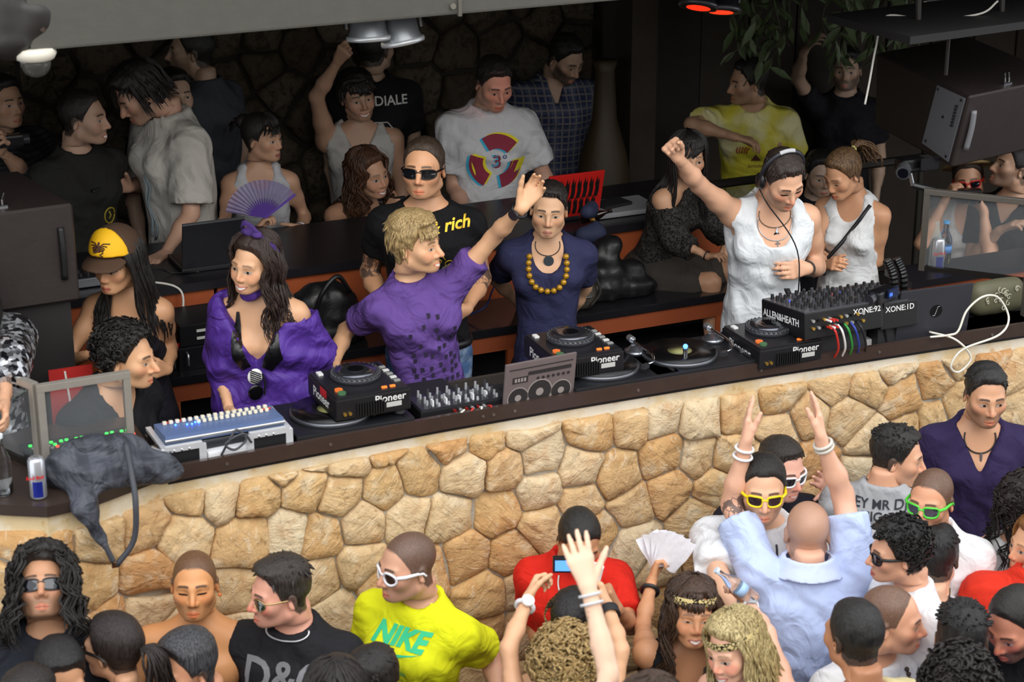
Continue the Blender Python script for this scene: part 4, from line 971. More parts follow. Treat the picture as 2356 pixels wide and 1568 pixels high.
# ================================================================ equipment
GR = M('2a2a2e', .4); SIL = M('b9bbbf', .28, .85, var=.08); WHT = M('e6e6e4', .5); CHR = M('c9cbd0', .15, 1.); RED = M('b01f1c', .45); INK = M('d8d8d6', .6)
def at(px, py, z=1.862): return onz(px, py, z)
def rgb_plug(parent, a, cols): 
    for i, c in enumerate(cols):
        MB().cyl((a[0] + i * .014, a[1], a[2]), (a[0] + i * .014, a[1] - .03, a[2]), .0045, n=8).done('plug', M(c, .4), parent)
def cable(label, pts, r=.003, col='18181a', n=8, name='cable', cat='cable', group=None):
    P = smooth_path(pts, n); o = np.array(P[0]); e = MB().tube([p - o for p in P], r, 6).done(name, M(col, .5), None, True, tuple(o)); return tag(e, label, cat, group)
def cdj(label, loc, rot, sticker=False):
    t = thing('media_player', label, 'DJ player', tuple(loc), (0, 0, rot)); W_, D_, H_ = .27, .275, .10; J = .84
    MB().box((W_ / 2, D_ / 2, .055), (W_, D_, .075), bev=.006).done('body', M('17171a', .38, var=.1), t)
    MB().box((W_ / 2, D_ / 2 + .002, .095), (W_ - .012, D_ - .01, .008), bev=.003).done('top_plate', M('26262a', .3, .3), t)
    for x in (.03, W_ - .03):
        for y in (.03, D_ - .03): MB().cyl((x, y, 0), (x, y, .018), .018, n=14).done('foot', M('3a3a3d', .5), t)
    c = (W_ / 2, D_ * .60, .099)
    MB().lathe([(.103 * J, 0), (.104 * J, .012), (.098 * J, .020), (.088 * J, .022)], c, 40).done('jog_rim', M('3a3b40', .35, .2), t, True)
    ring = MB()
    for k in range(30): a = 2 * math.pi * k / 30; ring.sph((c[0] + .098 * J * math.cos(a), c[1] + .098 * J * math.sin(a), c[2] + .018), .0058, 6)
    ring.done('jog_grips', M('2c2d31', .4), t, True)
    MB().lathe([(.084 * J, .02), (.083 * J, .026), (.04, .028), (.0, .028)], c, 36).done('jog_plate', M('6d6f76', .16, .9), t, True)
    MB().cyl((c[0], c[1], c[2] + .026), (c[0], c[1], c[2] + .031), .028, n=24).done('jog_display', M('0c0c10', .1), t)
    for i, y in enumerate((.285, .315)): MB().cyl((.035, y - .25, .099), (.035, y - .25, .106), .014, n=16).done('play_button', M(('3b5d3e', 'c7632a')[i], .4, emit=.2), t)
    for k in range(5): MB().box((W_ - .022, .07 + k * .034, .101), (.022, .016, .006), bev=.002).done('button', M('c9c9c6' if k % 2 else '8a8a88', .4), t)
    for x in (.185, .215): MB().box((x, .028, .101), (.018, .010, .006)).done('orange_button', M('e0702a', .4, emit=.6), t)
    MB().box((.03, .235, .102), (.018, .03, .008), bev=.002).done('slider_cap', M('dadad8', .3), t)
    MB().box((W_ - .022, .235, .1), (.008, .05, .003)).done('slider_slot', M('08080a', .5), t)
    flat_text('logo_print', 'Pioneer', .036, ((W_ - .075, .0, .072), (1, 0, 0), (0, 0, 1)), INK, t, bold=.0006)
    MB().box((W_ - .062, -.0005, .047), (.055, .001, .017)).done('serial_label', M('b8b8b4', .6), t)
    for k in range(11): MB().box((.075 + k * .0095, -.004, .048), (.004, .008, .046)).done('cooling_fin', M('0e0e10', .5), t)
    for k in range(2): MB().cyl((.03 + k * .018, 0, .04), (.03 + k * .018, -.008, .04), .006, n=10).done('socket', M('c9a04a', .3, .8), t)
    flat_text('logo_print', 'Pioneer', .05, ((0, .14, .055), (0, -1, 0), (0, 0, 1)), INK, t, bold=.0008)
    if sticker: MB().box((-.001, .12, .080), (.002, .055, .026)).done('red_sticker', RED, t)
    return t
def turntable(label, loc, rot, cover=False):
    t = thing('turntable', label, 'turntable', tuple(loc), (0, 0, rot)); W_, D_ = .42, .30
    MB().box((W_ / 2, D_ / 2, .028), (W_, D_, .05), bev=.006).done('plinth', M('1d1e22', .4, .2), t)
    MB().lathe([(.140, .0), (.140, .012), (.136, .016), (.0, .016)], (.17, D_ / 2, .053), 40).done('platter', M('6e7076', .35, .8), t, True)
    MB().lathe([(.134, .0), (.134, .003), (.05, .003), (.0, .003)], (.17, D_ / 2, .069), 40).done('record', M('0b0b0c', .25), t, True)
    MB().lathe([(.045, .0), (.0, .001)], (.17, D_ / 2, .0725), 24).done('record_label', M('8b8a58', .5), t, True)
    b = (.355, .235, .053)
    MB().lathe([(.042, 0), (.042, .012), (.034, .014), (.02, .03), (.0, .03)], b, 24).done('arm_base', M('8d9096', .25, .9), t, True)
    MB().tube(smooth_path([(.355, .265, .095), (.355, .22, .095), (.36, .12, .09), (.335, .06, .085), (.30, .045, .082)], 5), .005, 8).done('tonearm', CHR, t, True)
    MB().cyl((.355, .262, .095), (.355, .29, .095), .013, n=14).done('counterweight', SIL, t)
    MB().box((.292, .038, .080), (.03, .016, .016), rz=.4).done('headshell', M('2b2b2e', .4), t)
    MB().box((.395, .075, .055), (.014, .12, .004)).done('pitch_slot', M('08080a', .5), t)
    MB().box((.395, .08, .060), (.02, .012, .01)).done('pitch_slider', SIL, t)
    if cover:
        MB().box((W_ / 2, D_ / 2, .098), (W_, D_, .09), bev=.004).done('dust_cover', M('9a9a9e', .06, alpha=.16, spec=.6), t)
    return t
PR = 0.0
cdj('black media player with a red sticker on its side, beside the purple T-shirt man', (-.625, .04, 1.921), .02, True)
cdj('black media player behind the radio-print laptop in front of the navy-shirt man', (.205, .088, 1.915), -.02)
turntable('black turntable with a clear smoky cover under the leftmost media player', (-.77, .025, 1.862), 0.0)
turntable('black turntable under the media player behind the radio-print laptop', (.26, .03, 1.862), -.01)
turntable('turntable with blue lamp and silver arm between two media players on the right', (.58, .028, 1.862), -.02)
c3 = cdj('black media player turned sideways in front of the long mixer at the right', (.985, -.005, 1.864), .0)
lamp = thing('stylus_lamp', 'small chrome stylus lamp with blue light on the right turntable', 'lamp', tuple(at(1576, 830, 1.92)))
MB().cyl((0, 0, 0), (0, 0, .05), .009, n=12).done('stem', CHR, lamp); MB().sph((0, 0, .057), .009).done('blue_light', M('3a6bff', .3, emit=4.), lamp, True)
# Pioneer club mixer in the middle
mx = thing('club_mixer', 'low black mixer crowded with silver fader caps beside the radio-print laptop', 'mixer', (-.31, .06, 1.864), (0, 0, .0))
MB().box((.16, .07, .025), (.33, .14, .05), bev=.004).done('body', M('1a1a1d', .4), mx)
MB().box((.16, .07, .0515), (.32, .13, .004)).done('face_plate', M('2d2e33', .35, .3), mx)
rs = np.random.RandomState(2)
for i in range(8):
    for j in range(6):
        x, y = .035 + i * .036, .018 + j * .021
        MB().cyl((x, y, .053), (x, y, .053 + .012 + .006 * ((i * 3 + j) % 3)), .0055, .004, 8).done('knob', M('c7c9cc' if (i + j) % 3 else '55565a', .3, .5), mx)
for i in range(5): MB().box((.05 + i * .05, .03, .064), (.006, .02, .022)).done('fader_cap', M('d9dadc', .3), mx)
for i in range(6): MB().cyl((.12 + i * .022, 0, .035), (.12 + i * .022, -.012, .035), .006, n=10).done('socket', M('c8c8c8' if i % 2 else 'b03028', .3, .6), mx)
for i, c in enumerate(('d8d4c6', 'c22a22', 'e8e6de', 'b3221e')): cable('%s lead plugged into the back of the low club mixer' % ('cream', 'bright red', 'thin white', 'dark red')[i], [(-.16 + i * .03, .05, 1.90), (-.17 + i * .035, .03, 1.905), (-.22 + i * .05, .032, 1.878), (-.26 + i * .06, .04, 1.872)], .0032, c)
# case beside the mixer
hc = thing('mixer_case_lid', 'flat black padded case lid lying between media player and club mixer', 'case', tuple(at(945, 945, 1.863)), (0, 0, .0)); MB().box((.085, .07, .025), (.19, .14, .045), bev=.012).done('lid', M('141416', .6, var=.2), hc); MB().box((.085, -.002, .025), (.04, .008, .014)).done('latch', SIL, hc)
# Xone mixers
xm = thing('long_mixer', 'big black analogue mixer on a stand in front of the tank-top man', 'mixer', (1.165, -.02, 1.975), (-.13, 0, .0))
MB().box((.17, .15, .05), (.34, .30, .10), bev=.004).done('body', M('131315', .42), xm)
MB().box((.17, .15, .1015), (.335, .295, .004)).done('face_plate', M('55565c', .35, .4), xm)
for i in range(9):
    for j in range(8):
        if (i * 7 + j * 3) % 11 == 0: continue
        x, y = .03 + i * .035, .025 + j * .035; MB().cyl((x, y, .103), (x, y, .122), .0075, .006, 8).done('knob', M('1a1a1c' if (i + j) % 4 else '3a3b40', .4), xm)
for i in range(7): MB().box((.06 + i * .037, .20, .105), (.006, .006, .006)).done('led', M('ff2a20' if i % 2 else '3040ff', .4, emit=1.5), xm)
MB().box((.17, .16, -.047), (.26, .22, .094)).done('stand', M('1b1b1e', .6), xm)
flat_text('logo_print', 'ALLEN&HEATH', .037, ((0, .16, .055), (0, -1, 0), (0, 0, 1)), WHT, xm, bold=.0012)
flat_text('model_print', 'XONE:92', .03, ((.27, 0, .075), (1, 0, 0), (0, 0, 1)), INK, xm, bold=.0004)
for i in range(10):
    for j in range(2): MB().cyl((.035 + i * .024, 0, .04 + j * .028), (.035 + i * .024, -.009, .04 + j * .028), .006, n=10).done('socket', M(('c9a04a', 'c8c8c8', '2b2b2b')[(i + j) % 3], .3, .7), xm)
rgb_plug(xm, (.09, -.008, .066), ('e6e6e4', 'c22a22', 'c22a22')); rgb_plug(xm, (.092, -.008, .04), ('c22a22', 'e6e6e4', 'c22a22'))
x2 = thing('controller_mixer', 'narrow black controller standing right beside the big analogue mixer', 'mixer', (1.515, .0, 1.955), (-.1, 0, .0))
MB().box((.08, .15, .05), (.17, .30, .10), bev=.004).done('body', M('131315', .42), x2); MB().box((.08, .15, .1015), (.165, .295, .004)).done('face_plate', M('55565c', .35, .4), x2)
for i in range(4):
    for j in range(7): MB().cyl((.025 + i * .037, .03 + j * .039, .103), (.025 + i * .037, .03 + j * .039, .12), .0075, .006, 8).done('knob', M('1a1a1c', .4), x2)
MB().box((.08, .14, -.042), (.14, .2, .084)).done('stand', M('1b1b1e', .6), x2); flat_text('model_print', 'XONE:1D', .03, ((.08, 0, .075), (1, 0, 0), (0, 0, 1)), INK, x2, bold=.0004)
for i, (c, nm) in enumerate((('c22a22', 'red'), ('e6e6e4', 'white'), ('2c8f3a', 'green'), ('2d3f9a', 'blue'), ('1a1a1c', 'black'))):
    cable('%s cable hanging from the back of the big analogue mixer' % nm, [(1.27 + i * .028, -.03, 2.02), (1.275 + i * .028, -.055, 2.0), (1.30 + i * .03, -.04, 1.93), (1.31 + i * .034, -.0, 1.875)], .0042, c)
ad = thing('power_adapter', 'white plug adapter with curled cable on the counter below the mixer', 'adapter', tuple(at(1975, 800, 1.863))); MB().box((.03, .01, .016), (.075, .04, .03), bev=.006).done('block', WHT, ad)
MB().tube(smooth_path([(.066, .01, .016), (.10, .0, .03), (.12, .02, .06), (.10, .04, .05), (.13, .03, .02), (.16, .01, .04), (.15, .04, .08)], 6), .0035, 6).done('lead', WHT, ad, True)
# ---- laptops
def laptop(label, a, b, h, tilt, depth_, lid, base_='2a2a2d', away=True, name='laptop'):
    """seen from behind: a, b are the lower corners of the lid's back"""
    a = np.array(a); b = np.array(b); u = b - a; W_ = float(np.linalg.norm(u[:2])); rz = math.atan2(u[1], u[0]); t = thing(name, label, 'laptop', tuple(a), (0, 0, rz))
    MB().box((W_ / 2, depth_ / 2, .009), (W_, depth_, .018), bev=.004).done('base', M(base_, .4, .2), t)
    MB().box((W_ / 2, depth_ / 2 + .01, .0185), (W_ * .9, depth_ * .75, .002)).done('keyboard', M('111113', .5), t)
    m = Matrix.Translation((0, .004, .018)) @ Matrix.Rotation(math.radians(tilt), 4, 'X')
    o = MB().box((W_ / 2, 0, h / 2), (W_, .009, h), bev=.003).xf(m).done('lid', lid, t)
    MB().box((W_ / 2, .005, h / 2), (W_ * .94, .002, h * .9)).xf(m).done('screen', M('1c2430', .1), t)
    return t, W_, m
DKL = M('3a3a40', .42, .3)
lr, lw, lm_ = laptop('dark grey laptop with round emblem on its lid at the right end of the counter', at(2070, 783, 1.9), at(2235, 761, 1.9), .21, 6, .22, DKL)
lr.location.z = 1.864; lr.location.y += .03
MB().cyl((lw * .52, -.0045, .112), (lw * .52, -.006, .112), .026, n=28).xf(lm_).done('emblem_disc', M('0b0b0d', .25), lr)
MB().tube([Vector(lm_ @ Vector(p)) for p in ((lw * .52 - .014, -.007, .095), (lw * .52 - .006, -.007, .094), (lw * .52, -.007, .112), (lw * .52 + .004, -.007, .130), (lw * .52 + .012, -.007, .131))], .0012, 5).done('emblem_stroke', SIL, lr)
bl, bw, bmx = laptop('laptop with a cassette radio printed on its lid, standing on the counter edge', at(1163, 935, 1.9), at(1325, 903, 1.9), .172, 8, .2, M('6a5f5e', .45, var=.1))
bl.location.z = 1.864; bl.location.y += .022
def on_lid(mb, m): return mb.xf(m @ Matrix.Translation((0, -.0052, 0)) @ Matrix.Rotation(math.radians(90), 4, 'X'))
DD = M('2b2829', .5); LL = M('938a86', .5)
for cx, cy, r in ((.055, .035, .042), (.14, .045, .05), (.225, .035, .042)):
    on_lid(MB().cyl((cx, cy, 0), (cx, cy, .0006), r, n=30), bmx).done('printed_ring', LL, bl); on_lid(MB().cyl((cx, cy, .0006), (cx, cy, .001), r * .9, n=30), bmx).done('printed_speaker', DD, bl); on_lid(MB().cyl((cx, cy, .001), (cx, cy, .0014), r * .3, n=20), bmx).done('printed_cone', LL, bl)
on_lid(MB().box((.06, .105, .0004), (.06, .024, .0006)), bmx).done('printed_meter', DD, bl)
for k in range(4): on_lid(MB().box((.042 + k * .012, .105, .001), (.008, .014, .0006)), bmx).done('printed_needle', LL, bl)
on_lid(MB().box((.175, .125, .0004), (.17, .014, .0006)), bmx).done('printed_tuner', DD, bl)
on_lid(MB().box((.14, .148, .0004), (.25, .004, .0006)), bmx).done('printed_handle', DD, bl)
for k in range(7): on_lid(MB().cyl((.13 + k * .02, .10, 0), (.13 + k * .02, .10, .0012), .006, n=12), bmx).done('printed_knob', DD, bl)
# red laptop with black flame pattern on the back counter
ra, rb = ony(1252, 520, 1.62), ony(1378, 503, 1.62); ra[2] = rb[2] = 1.997
rl, rw, rm = laptop('bright red laptop lid with black flame pattern on the back counter', ra, rb, .21, 14, .2, M('c4201a', .4))
for row, (z0, hh) in enumerate(((.015, .085), (.09, .10))):
    for k in range(9):
        x = .025 + k * .0285 + (row % 2) * .01
        if x > rw - .015: continue
        on_lid(MB().prism([(x - .011, z0), (x - .007, z0 + hh * .4), (x - .011, z0 + hh * .62), (x - .003, z0 + hh), (x + .001, z0 + hh * .7), (x + .008, z0 + hh * .9), (x + .010, z0 + hh * .3), (x + .006, z0)], 0, .0008), rm).done('black_flame', M('14100f', .5), rl)
sa, sb = ony(1378, 516, 1.6), ony(1455, 500, 1.6)
sl_ = thing('closed_laptop', 'closed silver laptop with cable on top lying on the back counter', 'laptop', (float(sa[0]), 1.58, 1.997), (0, 0, .0)); MB().box((.14, .10, .012), (.3, .21, .022), bev=.006).done('body', M('d4d6da', .3, .5), sl_); MB().box((.11, .11, .030), (.15, .1, .016), bev=.008, rz=.2).done('black_pouch', M('17171a', .8), sl_)
# dark laptop on the left of the back counter
la, lb = ony(418, 610, 1.60), ony(560, 590, 1.60); la[2] = lb[2] = 1.997
l4, w4, m4 = laptop('dark laptop with silver edge open on the back counter beside the white T-shirt man', la, lb, .20, 14, .22, M('232429', .3))
MB().box((w4 / 2, 0, .203), (w4, .010, .006)).xf(m4).done('silver_edge', SIL, l4)
# ---- blue lighting console in a flight case
fc = thing('flight_case', 'open silver-edged flight case at the front left of the counter', 'flight case', (-1.215, .03, 1.864), (0, 0, .01)); W_, D_, H_ = .42, .19, .085
AL = M('d4d6da', .3, .35, var=.06, vs=60.); BP = M('131316', .5)
MB().box((W_ / 2, D_ / 2, .006), (W_, D_, .012)).done('bottom', AL, fc); MB().box((W_ / 2, D_, .045), (W_, .012, .085)).done('back_side', BP, fc)
for x in (0, W_): MB().box((x, D_ / 2, .042), (.010, D_, .08)).done('side_panel', BP, fc); MB().box((x, D_ / 2, .083), (.018, D_ + .01, .012)).done('side_rail', AL, fc)
for x0, x1 in ((.0, .125), (.285, W_)):
    MB().box(((x0 + x1) / 2, 0, .042), (x1 - x0, .010, .08)).done('front_panel', BP, fc); MB().box(((x0 + x1) / 2, -.002, .083), (x1 - x0, .018, .020)).done('front_rail', AL, fc)
    for x in (x0, x1): MB().box((x, -.004, .042), (.024, .013, .085)).done('corner_strip', AL, fc)
    for k in range(3): MB().sph((x0 + .03 + k * .025, -.010, .078), .005, 8).done('rivet', CHR, fc)
for x in (-.003, W_ + .003): MB().sph((x, -.004, .008), .014, 10).done('corner_ball', CHR, fc)
MB().box((W_ / 2, -.003, .008), (W_, .014, .024)).done('base_rail', AL, fc)
MB().box((.21, .01, .036), (.14, .035, .03), bev=.006, rz=.06).done('power_supply', M('dcdde0', .5), fc)
lc = thing('lighting_console', 'blue lighting desk with rows of pale buttons in the flight case', 'console', (-1.205, .045, 1.955), (-.12, 0, .01))
MB().prism([(0, 0), (.14, .0), (.14, .036), (0, .028)], .0, .40, ((0, 0, .0), (0, 1, 0), (0, 0, 1), (1, 0, 0))).done('body', M('566a92', .45), lc)
for k in range(17): MB().box((.03 + k * .0215, .115, .041), (.013, .013, .012), bev=.003).done('button', M('d9d3bd', .5), lc)
for k in range(13): MB().box((.135 + k * .0195, .08, .039), (.012, .012, .012), bev=.003).done('button', M('d9d3bd', .5), lc)
for k, (x, y) in enumerate(((.06, .09), (.095, .075), (.11, .07), (.125, .085), (.135, .075))): MB().sph((x, y, .036), .0035, 8).done('blue_led', M('3060ff', .3, emit=5.), lc)
for x, y in ((.04, .13), (.085, .13), (.375, .10)): MB().box((x, y, .037), (.028, .008, .003)).done('red_label', M('d23a2a', .5, emit=.2), lc)
MB().cyl((-.002, -.002, .012), (.402, -.002, .012), .006, n=10).done('hinge', SIL, lc)
cable('grey bundle of cables looped in front of the blue lighting desk', [(-1.03, .02, 1.90), (-1.01, .0, 1.95), (-.98, .005, 1.985), (-.95, .0, 1.95), (-.99, -.002, 1.92), (-1.02, .0, 1.945), (-.96, .0, 1.97), (-.93, .01, 1.93)], .004, '3d3f45')
# ---- steel framed glass screens at both ends
STL = M('a39d94', .35, .45, var=.12, vs=30.); GLS = M('aab0b4', .05, alpha=.10, spec=.5)
def screen(label, a, b, h, z0, bar=.024, STL=STL):
    a = np.array(a, float); b = np.array(b, float); u = b - a; W_ = float(np.linalg.norm(u[:2])); t = thing('glass_screen', label, 'glass screen', (a[0], a[1], z0), (0, 0, math.atan2(u[1], u[0])))
    for x in (0, W_): MB().box((x, 0, h / 2), (bar, bar, h), bev=.002).done('post', STL, t)
    MB().box((W_ / 2, 0, h + bar * .3), (W_ + bar, bar * 1.05, bar), bev=.002).done('top_rail', STL, t); MB().box((W_ / 2, 0, .01), (W_ - bar, bar * .7, .018)).done('bottom_rail', M('4b4743', .3, .8), t)
    MB().box((W_ / 2, 0, h / 2 + .01), (W_ - bar, .006, h - .03)).done('glass_pane', GLS, t); return t
screen('steel framed glass screen in front of the crouching man at the left desk', (-1.58, .10), (-1.305, .105), .285, 1.903)
screen('steel framed glass screen running back along the left edge of the desk', (-1.595, .13), (-1.80, .60), .285, 1.903)
screen('steel framed glass panel beside the photographer at the right of the booth', tuple(ony(2122, 600, .62)[:2]), (2.62, .10), .33, 1.92, STL=M('6a645c', .35, .5, var=.12, vs=30.))
screen('short steel post and glass pane at the right end of the counter', (2.20, .03), (2.9, -.0), .33, 1.903, STL=M('6a645c', .35, .5, var=.12, vs=30.))
# ---- left desk controller and small things
pc = thing('pad_controller', 'black pad controller with glowing green buttons behind the left glass screen', 'controller', (-1.62, .17, 1.903), (0, 0, .0)); MB().box((.17, .06, .02), (.36, .12, .035), bev=.005).done('body', M('151517', .5), pc)
for k in range(7):
    x = .02 + k * .05
    for dx, dy, c in ((0, .08, '2fe04a'), (.018, .082, '2fe04a'), (.026, .06, '2fe04a'), (.03, .04, 'e0402a'), (.005, .055, '9a9a98'), (.012, .035, '9a9a98')): MB().cyl((x + dx, dy, .037), (x + dx, dy, .042), .006, n=10).done('button', M(c, .4, emit=1.2 if c[0] != '9' else 0), pc)
def can(label, loc, s=1.):
    t = thing('drink_can', label, 'can', tuple(loc)); r = .0265 * s; MB().lathe([(r * .85, 0), (r, .006), (r, .125 * s), (r * .82, .133 * s), (r * .8, .134 * s)], n=24).done('can_body', M('c9ccd2', .25, .7), t, True)
    for a0 in (-2.4, .2):
        bm = MB(); n = 8
        V = [bm.bm.verts.new(((r + .0006) * math.cos(a0 + k * .17), (r + .0006) * math.sin(a0 + k * .17), z)) for z in (.01 * s, .062 * s) for k in range(n)]
        for k in range(n - 1): bm.bm.faces.new((V[k], V[k + 1], V[n + k + 1], V[n + k]))
        bm.done('blue_print', M('1d2a8a', .35, .4), t)
    flat_text('brand_print', 'Red Bull', .016 * s, ((r * -.45, -r - .0005, .078 * s), (.95, -.1, 0), (0, 0, 1)), M('c01c22', .4), t, bold=.0004)
    MB().cyl((0, 0, .134 * s), (0, 0, .137 * s), .010, n=10).done('ring_pull', SIL, t); return t
can('silver and blue energy drink can on the left desk beside the bag', at(90, 1143, 1.903))
CLR = M('eef4f8', .04, trans=1.)
def bottle(label, loc, h, r, mat, cap, capc, lab=None, name='bottle', tilt=None):
    t = thing(name, label, 'bottle', tuple(loc)); 
    if tilt is not None: t.rotation_mode = 'QUATERNION'; t.rotation_quaternion = Vector(tilt).to_track_quat('Z', 'Y')
    MB().lathe([(r * .8, 0), (r, .006), (r, h * .52), (r * .95, h * .6), (r * .42, h * .8), (r * .36, h * .94), (r * .4, h * .95)], n=22).done('glass', mat, t, True)
    if cap: MB().cyl((0, 0, h * .945), (0, 0, h), r * .46, n=14).done('cap', M(capc, .4), t)
    if lab: MB().lathe([(r * 1.02, h * .28), (r * 1.02, h * .44)], n=22).done('label_band', M(lab, .5), t, True)
    return t
bottle('clear plastic bottle at the left edge of the desk', at(8, 1135, 1.903), .2, .032, CLR, True, 'd8dde0')
BG = M('1c0f0a', .08, spec=.7, coat=.4)
bz = 1.745
bottle('dark beer bottle with red neck label, nearer the cap girl', ony(372, 835, 1.2) * [1, 1, 0] + [0, 0, bz], .23, .028, BG, True, '151313', 'b0262a')
bottle('dark beer bottle with red neck label, standing beside the amplifier', ony(398, 840, 1.24) * [1, 1, 0] + [0, 0, bz], .24, .028, BG, True, '151313', 'b0262a')
amp = thing('amplifier', 'black rack amplifier with silver handle on the ledge behind the purple blouse', 'amplifier', tuple(ony(420, 846, 1.20) * [1, 1, 0] + [0, 0, bz]))
MB().box((.11, .12, .045), (.24, .24, .09), bev=.004).done('lower_unit', M('1b1b1f', .4, .3), amp); MB().box((.12, .12, .135), (.24, .22, .085), bev=.004).done('upper_unit', M('131316', .4), amp)
MB().tube([(.02, -.002, .02), (.02, -.02, .025), (.02, -.02, .068), (.02, -.002, .072)], .005, 8).done('handle', SIL, amp, True)
for z in (.12, .15): MB().box((.09, .008, z), (.05, .004, .010)).done('label_strip', M('c9c9c4', .6), amp)
sm_ = thing('small_mixer', 'small silver mixer with blue light on the back counter behind the cap girl', 'mixer', tuple(ony(138, 672, 1.58) * [1, 1, 0] + [0, 0, 1.997])); MB().box((.10, .08, .02), (.26, .15, .035), bev=.004).done('body', M('9a9ca2', .35, .6), sm_); MB().box((.10, .08, .0385), (.25, .14, .003)).done('face', M('2a2b30', .4), sm_)
for k in range(24): MB().cyl((.0 + (k % 8) * .03, .03 + (k // 8) * .045, .04), (.0 + (k % 8) * .03, .03 + (k // 8) * .045, .055), .006, n=8).done('knob', M('3a3a3d', .4), sm_)
MB().sph((.055, .03, .05), .004, 8).done('blue_led', M('3060ff', .3, emit=5.), sm_)
cable('white lead drooping from the back counter behind the purple blouse girl', [(-.98, 1.55, 2.0), (-.85, 1.50, 2.01), (-.76, 1.47, 1.97), (-.78, 1.44, 1.86), (-.86, 1.42, 1.80), (-.9, 1.40, 1.78)], .005, 'dcd9d0')
cable('black lead looping in front of the orange panel by the beer bottles', [(-.93, 1.46, 1.78), (-.92, 1.44, 1.88), (-.88, 1.44, 1.94), (-.84, 1.44, 1.90), (-.88, 1.42, 1.84), (-.94, 1.40, 1.79)], .006, '1d1d20')
cable('thin blue lead along the bench behind the navy-shirt man', [(.36, 1.30, 1.75), (.44, 1.25, 1.80), (.52, 1.35, 1.83), (.6, 1.45, 1.86)], .004, '2a3f7a')
cable('black cable tangle on the left of the back counter', [(-1.05, 1.62, 2.0), (-.95, 1.58, 2.02), (-.9, 1.56, 2.0), (-.82, 1.6, 2.03), (-.75, 1.62, 2.0), (-.66, 1.56, 2.01)], .004, '101012')
bottle('small spirit bottle with gold neck lying on the back counter', (1.02, 1.54, 2.02), .14, .02, BG, True, '101010', 'd8a24a', tilt=(.8, -.5, .35))
# ---- bags and jackets (soft lumps, sculpted)
def soft(name, label, cat, prims, loc, mat, noise=.006, nf=40, res=.011, parts=()):
    P0 = np.array([p[0] for p in prims] + [p[1] for p in prims]); g = Grid(P0.min(0) - .12, P0.max(0) + .12, res)
    for a, b, ra, rb in prims: g.cone(a, b, ra, rb, .04)
    X, Y_, Z = g.xyz(g.full()); g.v = (g.v + noise * snoise(X, Y_, Z, nf, 7) + noise * .5 * snoise(X, Y_, Z, nf * 2, 9)).astype(np.float32); zf = np.broadcast_to(Z, g.v.shape); g.v = np.maximum(g.v, .0 - zf) if prims[0][0][2] >= 0 and not parts == 'free' else g.v
    v, f = g.mesh(); t = thing(name, label, cat, tuple(loc)); link('fabric', mesh_np(name, v, f), mat, t); return t
LEA = M('121214', .45, var=.2, coat=.05, bmp=.3, bs_=25.)
def on(px, py, Y, z): p = ony(px, py, Y); return np.array([p[0], p[1], z])
b1_ = soft('leather_bag', 'bulky black leather bag on the ledge behind the purple blouse girl', 'bag', [((.0, .1, .05), (.16, .1, .05), .09, .09), ((.02, .1, .15), (.15, .1, .14), .08, .07), ((.04, .1, .2), (.12, .1, .2), .05, .05)], on(725, 770, 1.18, bz), LEA, .008)
MB().tube(smooth_path([(.0, .02, .12), (.03, -.01, .24), (.10, .0, .30), (.16, .03, .22)], 6), .010, 8).done('strap', LEA, b1_, True)
b2_ = soft('backpack', 'small grey-brown leather backpack on the ledge beside the navy-shirt man', 'backpack', [((.0, .06, .05), (.05, .06, .05), .06, .06), ((.01, .06, .11), (.05, .06, .11), .055, .055)], on(1328, 706, 1.17, bz), M('4c463d', .5, var=.25, bmp=.4), .004)
MB().tube(smooth_path([(.06, .0, .02), (.10, -.01, .08), (.08, .0, .15)], 6), .007, 8).done('strap', M('2f2b26', .5), b2_, True); MB().tube(smooth_path([(-.03, -.002, .06), (.02, -.02, .07), (.07, .0, .06)], 5), .004, 6).done('zip', SIL, b2_, True)
soft('black_jacket', 'crumpled black glossy jacket on the ledge between backpack and leopard blouse', 'jacket', [((.0, .1, .04), (.26, .1, .03), .05, .06), ((.04, .12, .10), (.22, .14, .09), .07, .06), ((.08, .16, .18), (.14, .16, .2), .05, .05)], on(1378, 694, 1.18, bz), LEA, .014, 30)
soft('navy_jacket', 'navy jacket with pale piping hanging over the back counter edge', 'jacket', [((.0, .02, .0), (.06, .02, .0), .04, .045), ((.0, .0, -.12), (.05, .0, -.12), .04, .04), ((.02, .02, .10), (.06, .06, .10), .035, .03)], on(1345, 600, 1.44, 2.0) + np.array([0, 0, -.02]), M('262d48', .8, var=.1), .006, 30, parts='free')
sb_ = soft('shoulder_bag', 'grey checked shoulder bag slumped over the front of the left desk', 'bag', [((.0, .07, .04), (.22, .08, .04), .07, .075), ((.03, .07, .09), (.17, .08, .085), .05, .05), ((.05, .02, .03), (.28, .01, .03), .05, .045), ((.26, .0, .035), (.34, -.02, .02), .05, .025), ((.04, .0, .02), (.02, -.075, -.03), .05, .035), ((.02, -.075, -.03), (.075, -.115, -.16), .035, .010)], (-1.545, -.07, 1.903), cloth_mat('4a4d55', 'plaid', '33353c', rough=.5, fold=.7), .009, 34, parts='free')
SBM = M('3c3e45', .6, var=.2)
MB().tube(smooth_path([(.07, -.118, -.14), (.08, -.125, -.17), (.09, -.13, -.20)], 6), .009, 8).done('strap', SBM, sb_, True)
MB().tube(smooth_path([(.19, .02, .125), (.18, -.075, .06), (.175, -.125, -.02), (.16, -.13, -.14), (.10, -.132, -.215)], 6), .0095, 8).done('strap', SBM, sb_, True); MB().box((.095, -.134, -.212), (.022, .008, .016)).done('buckle', CHR, sb_)
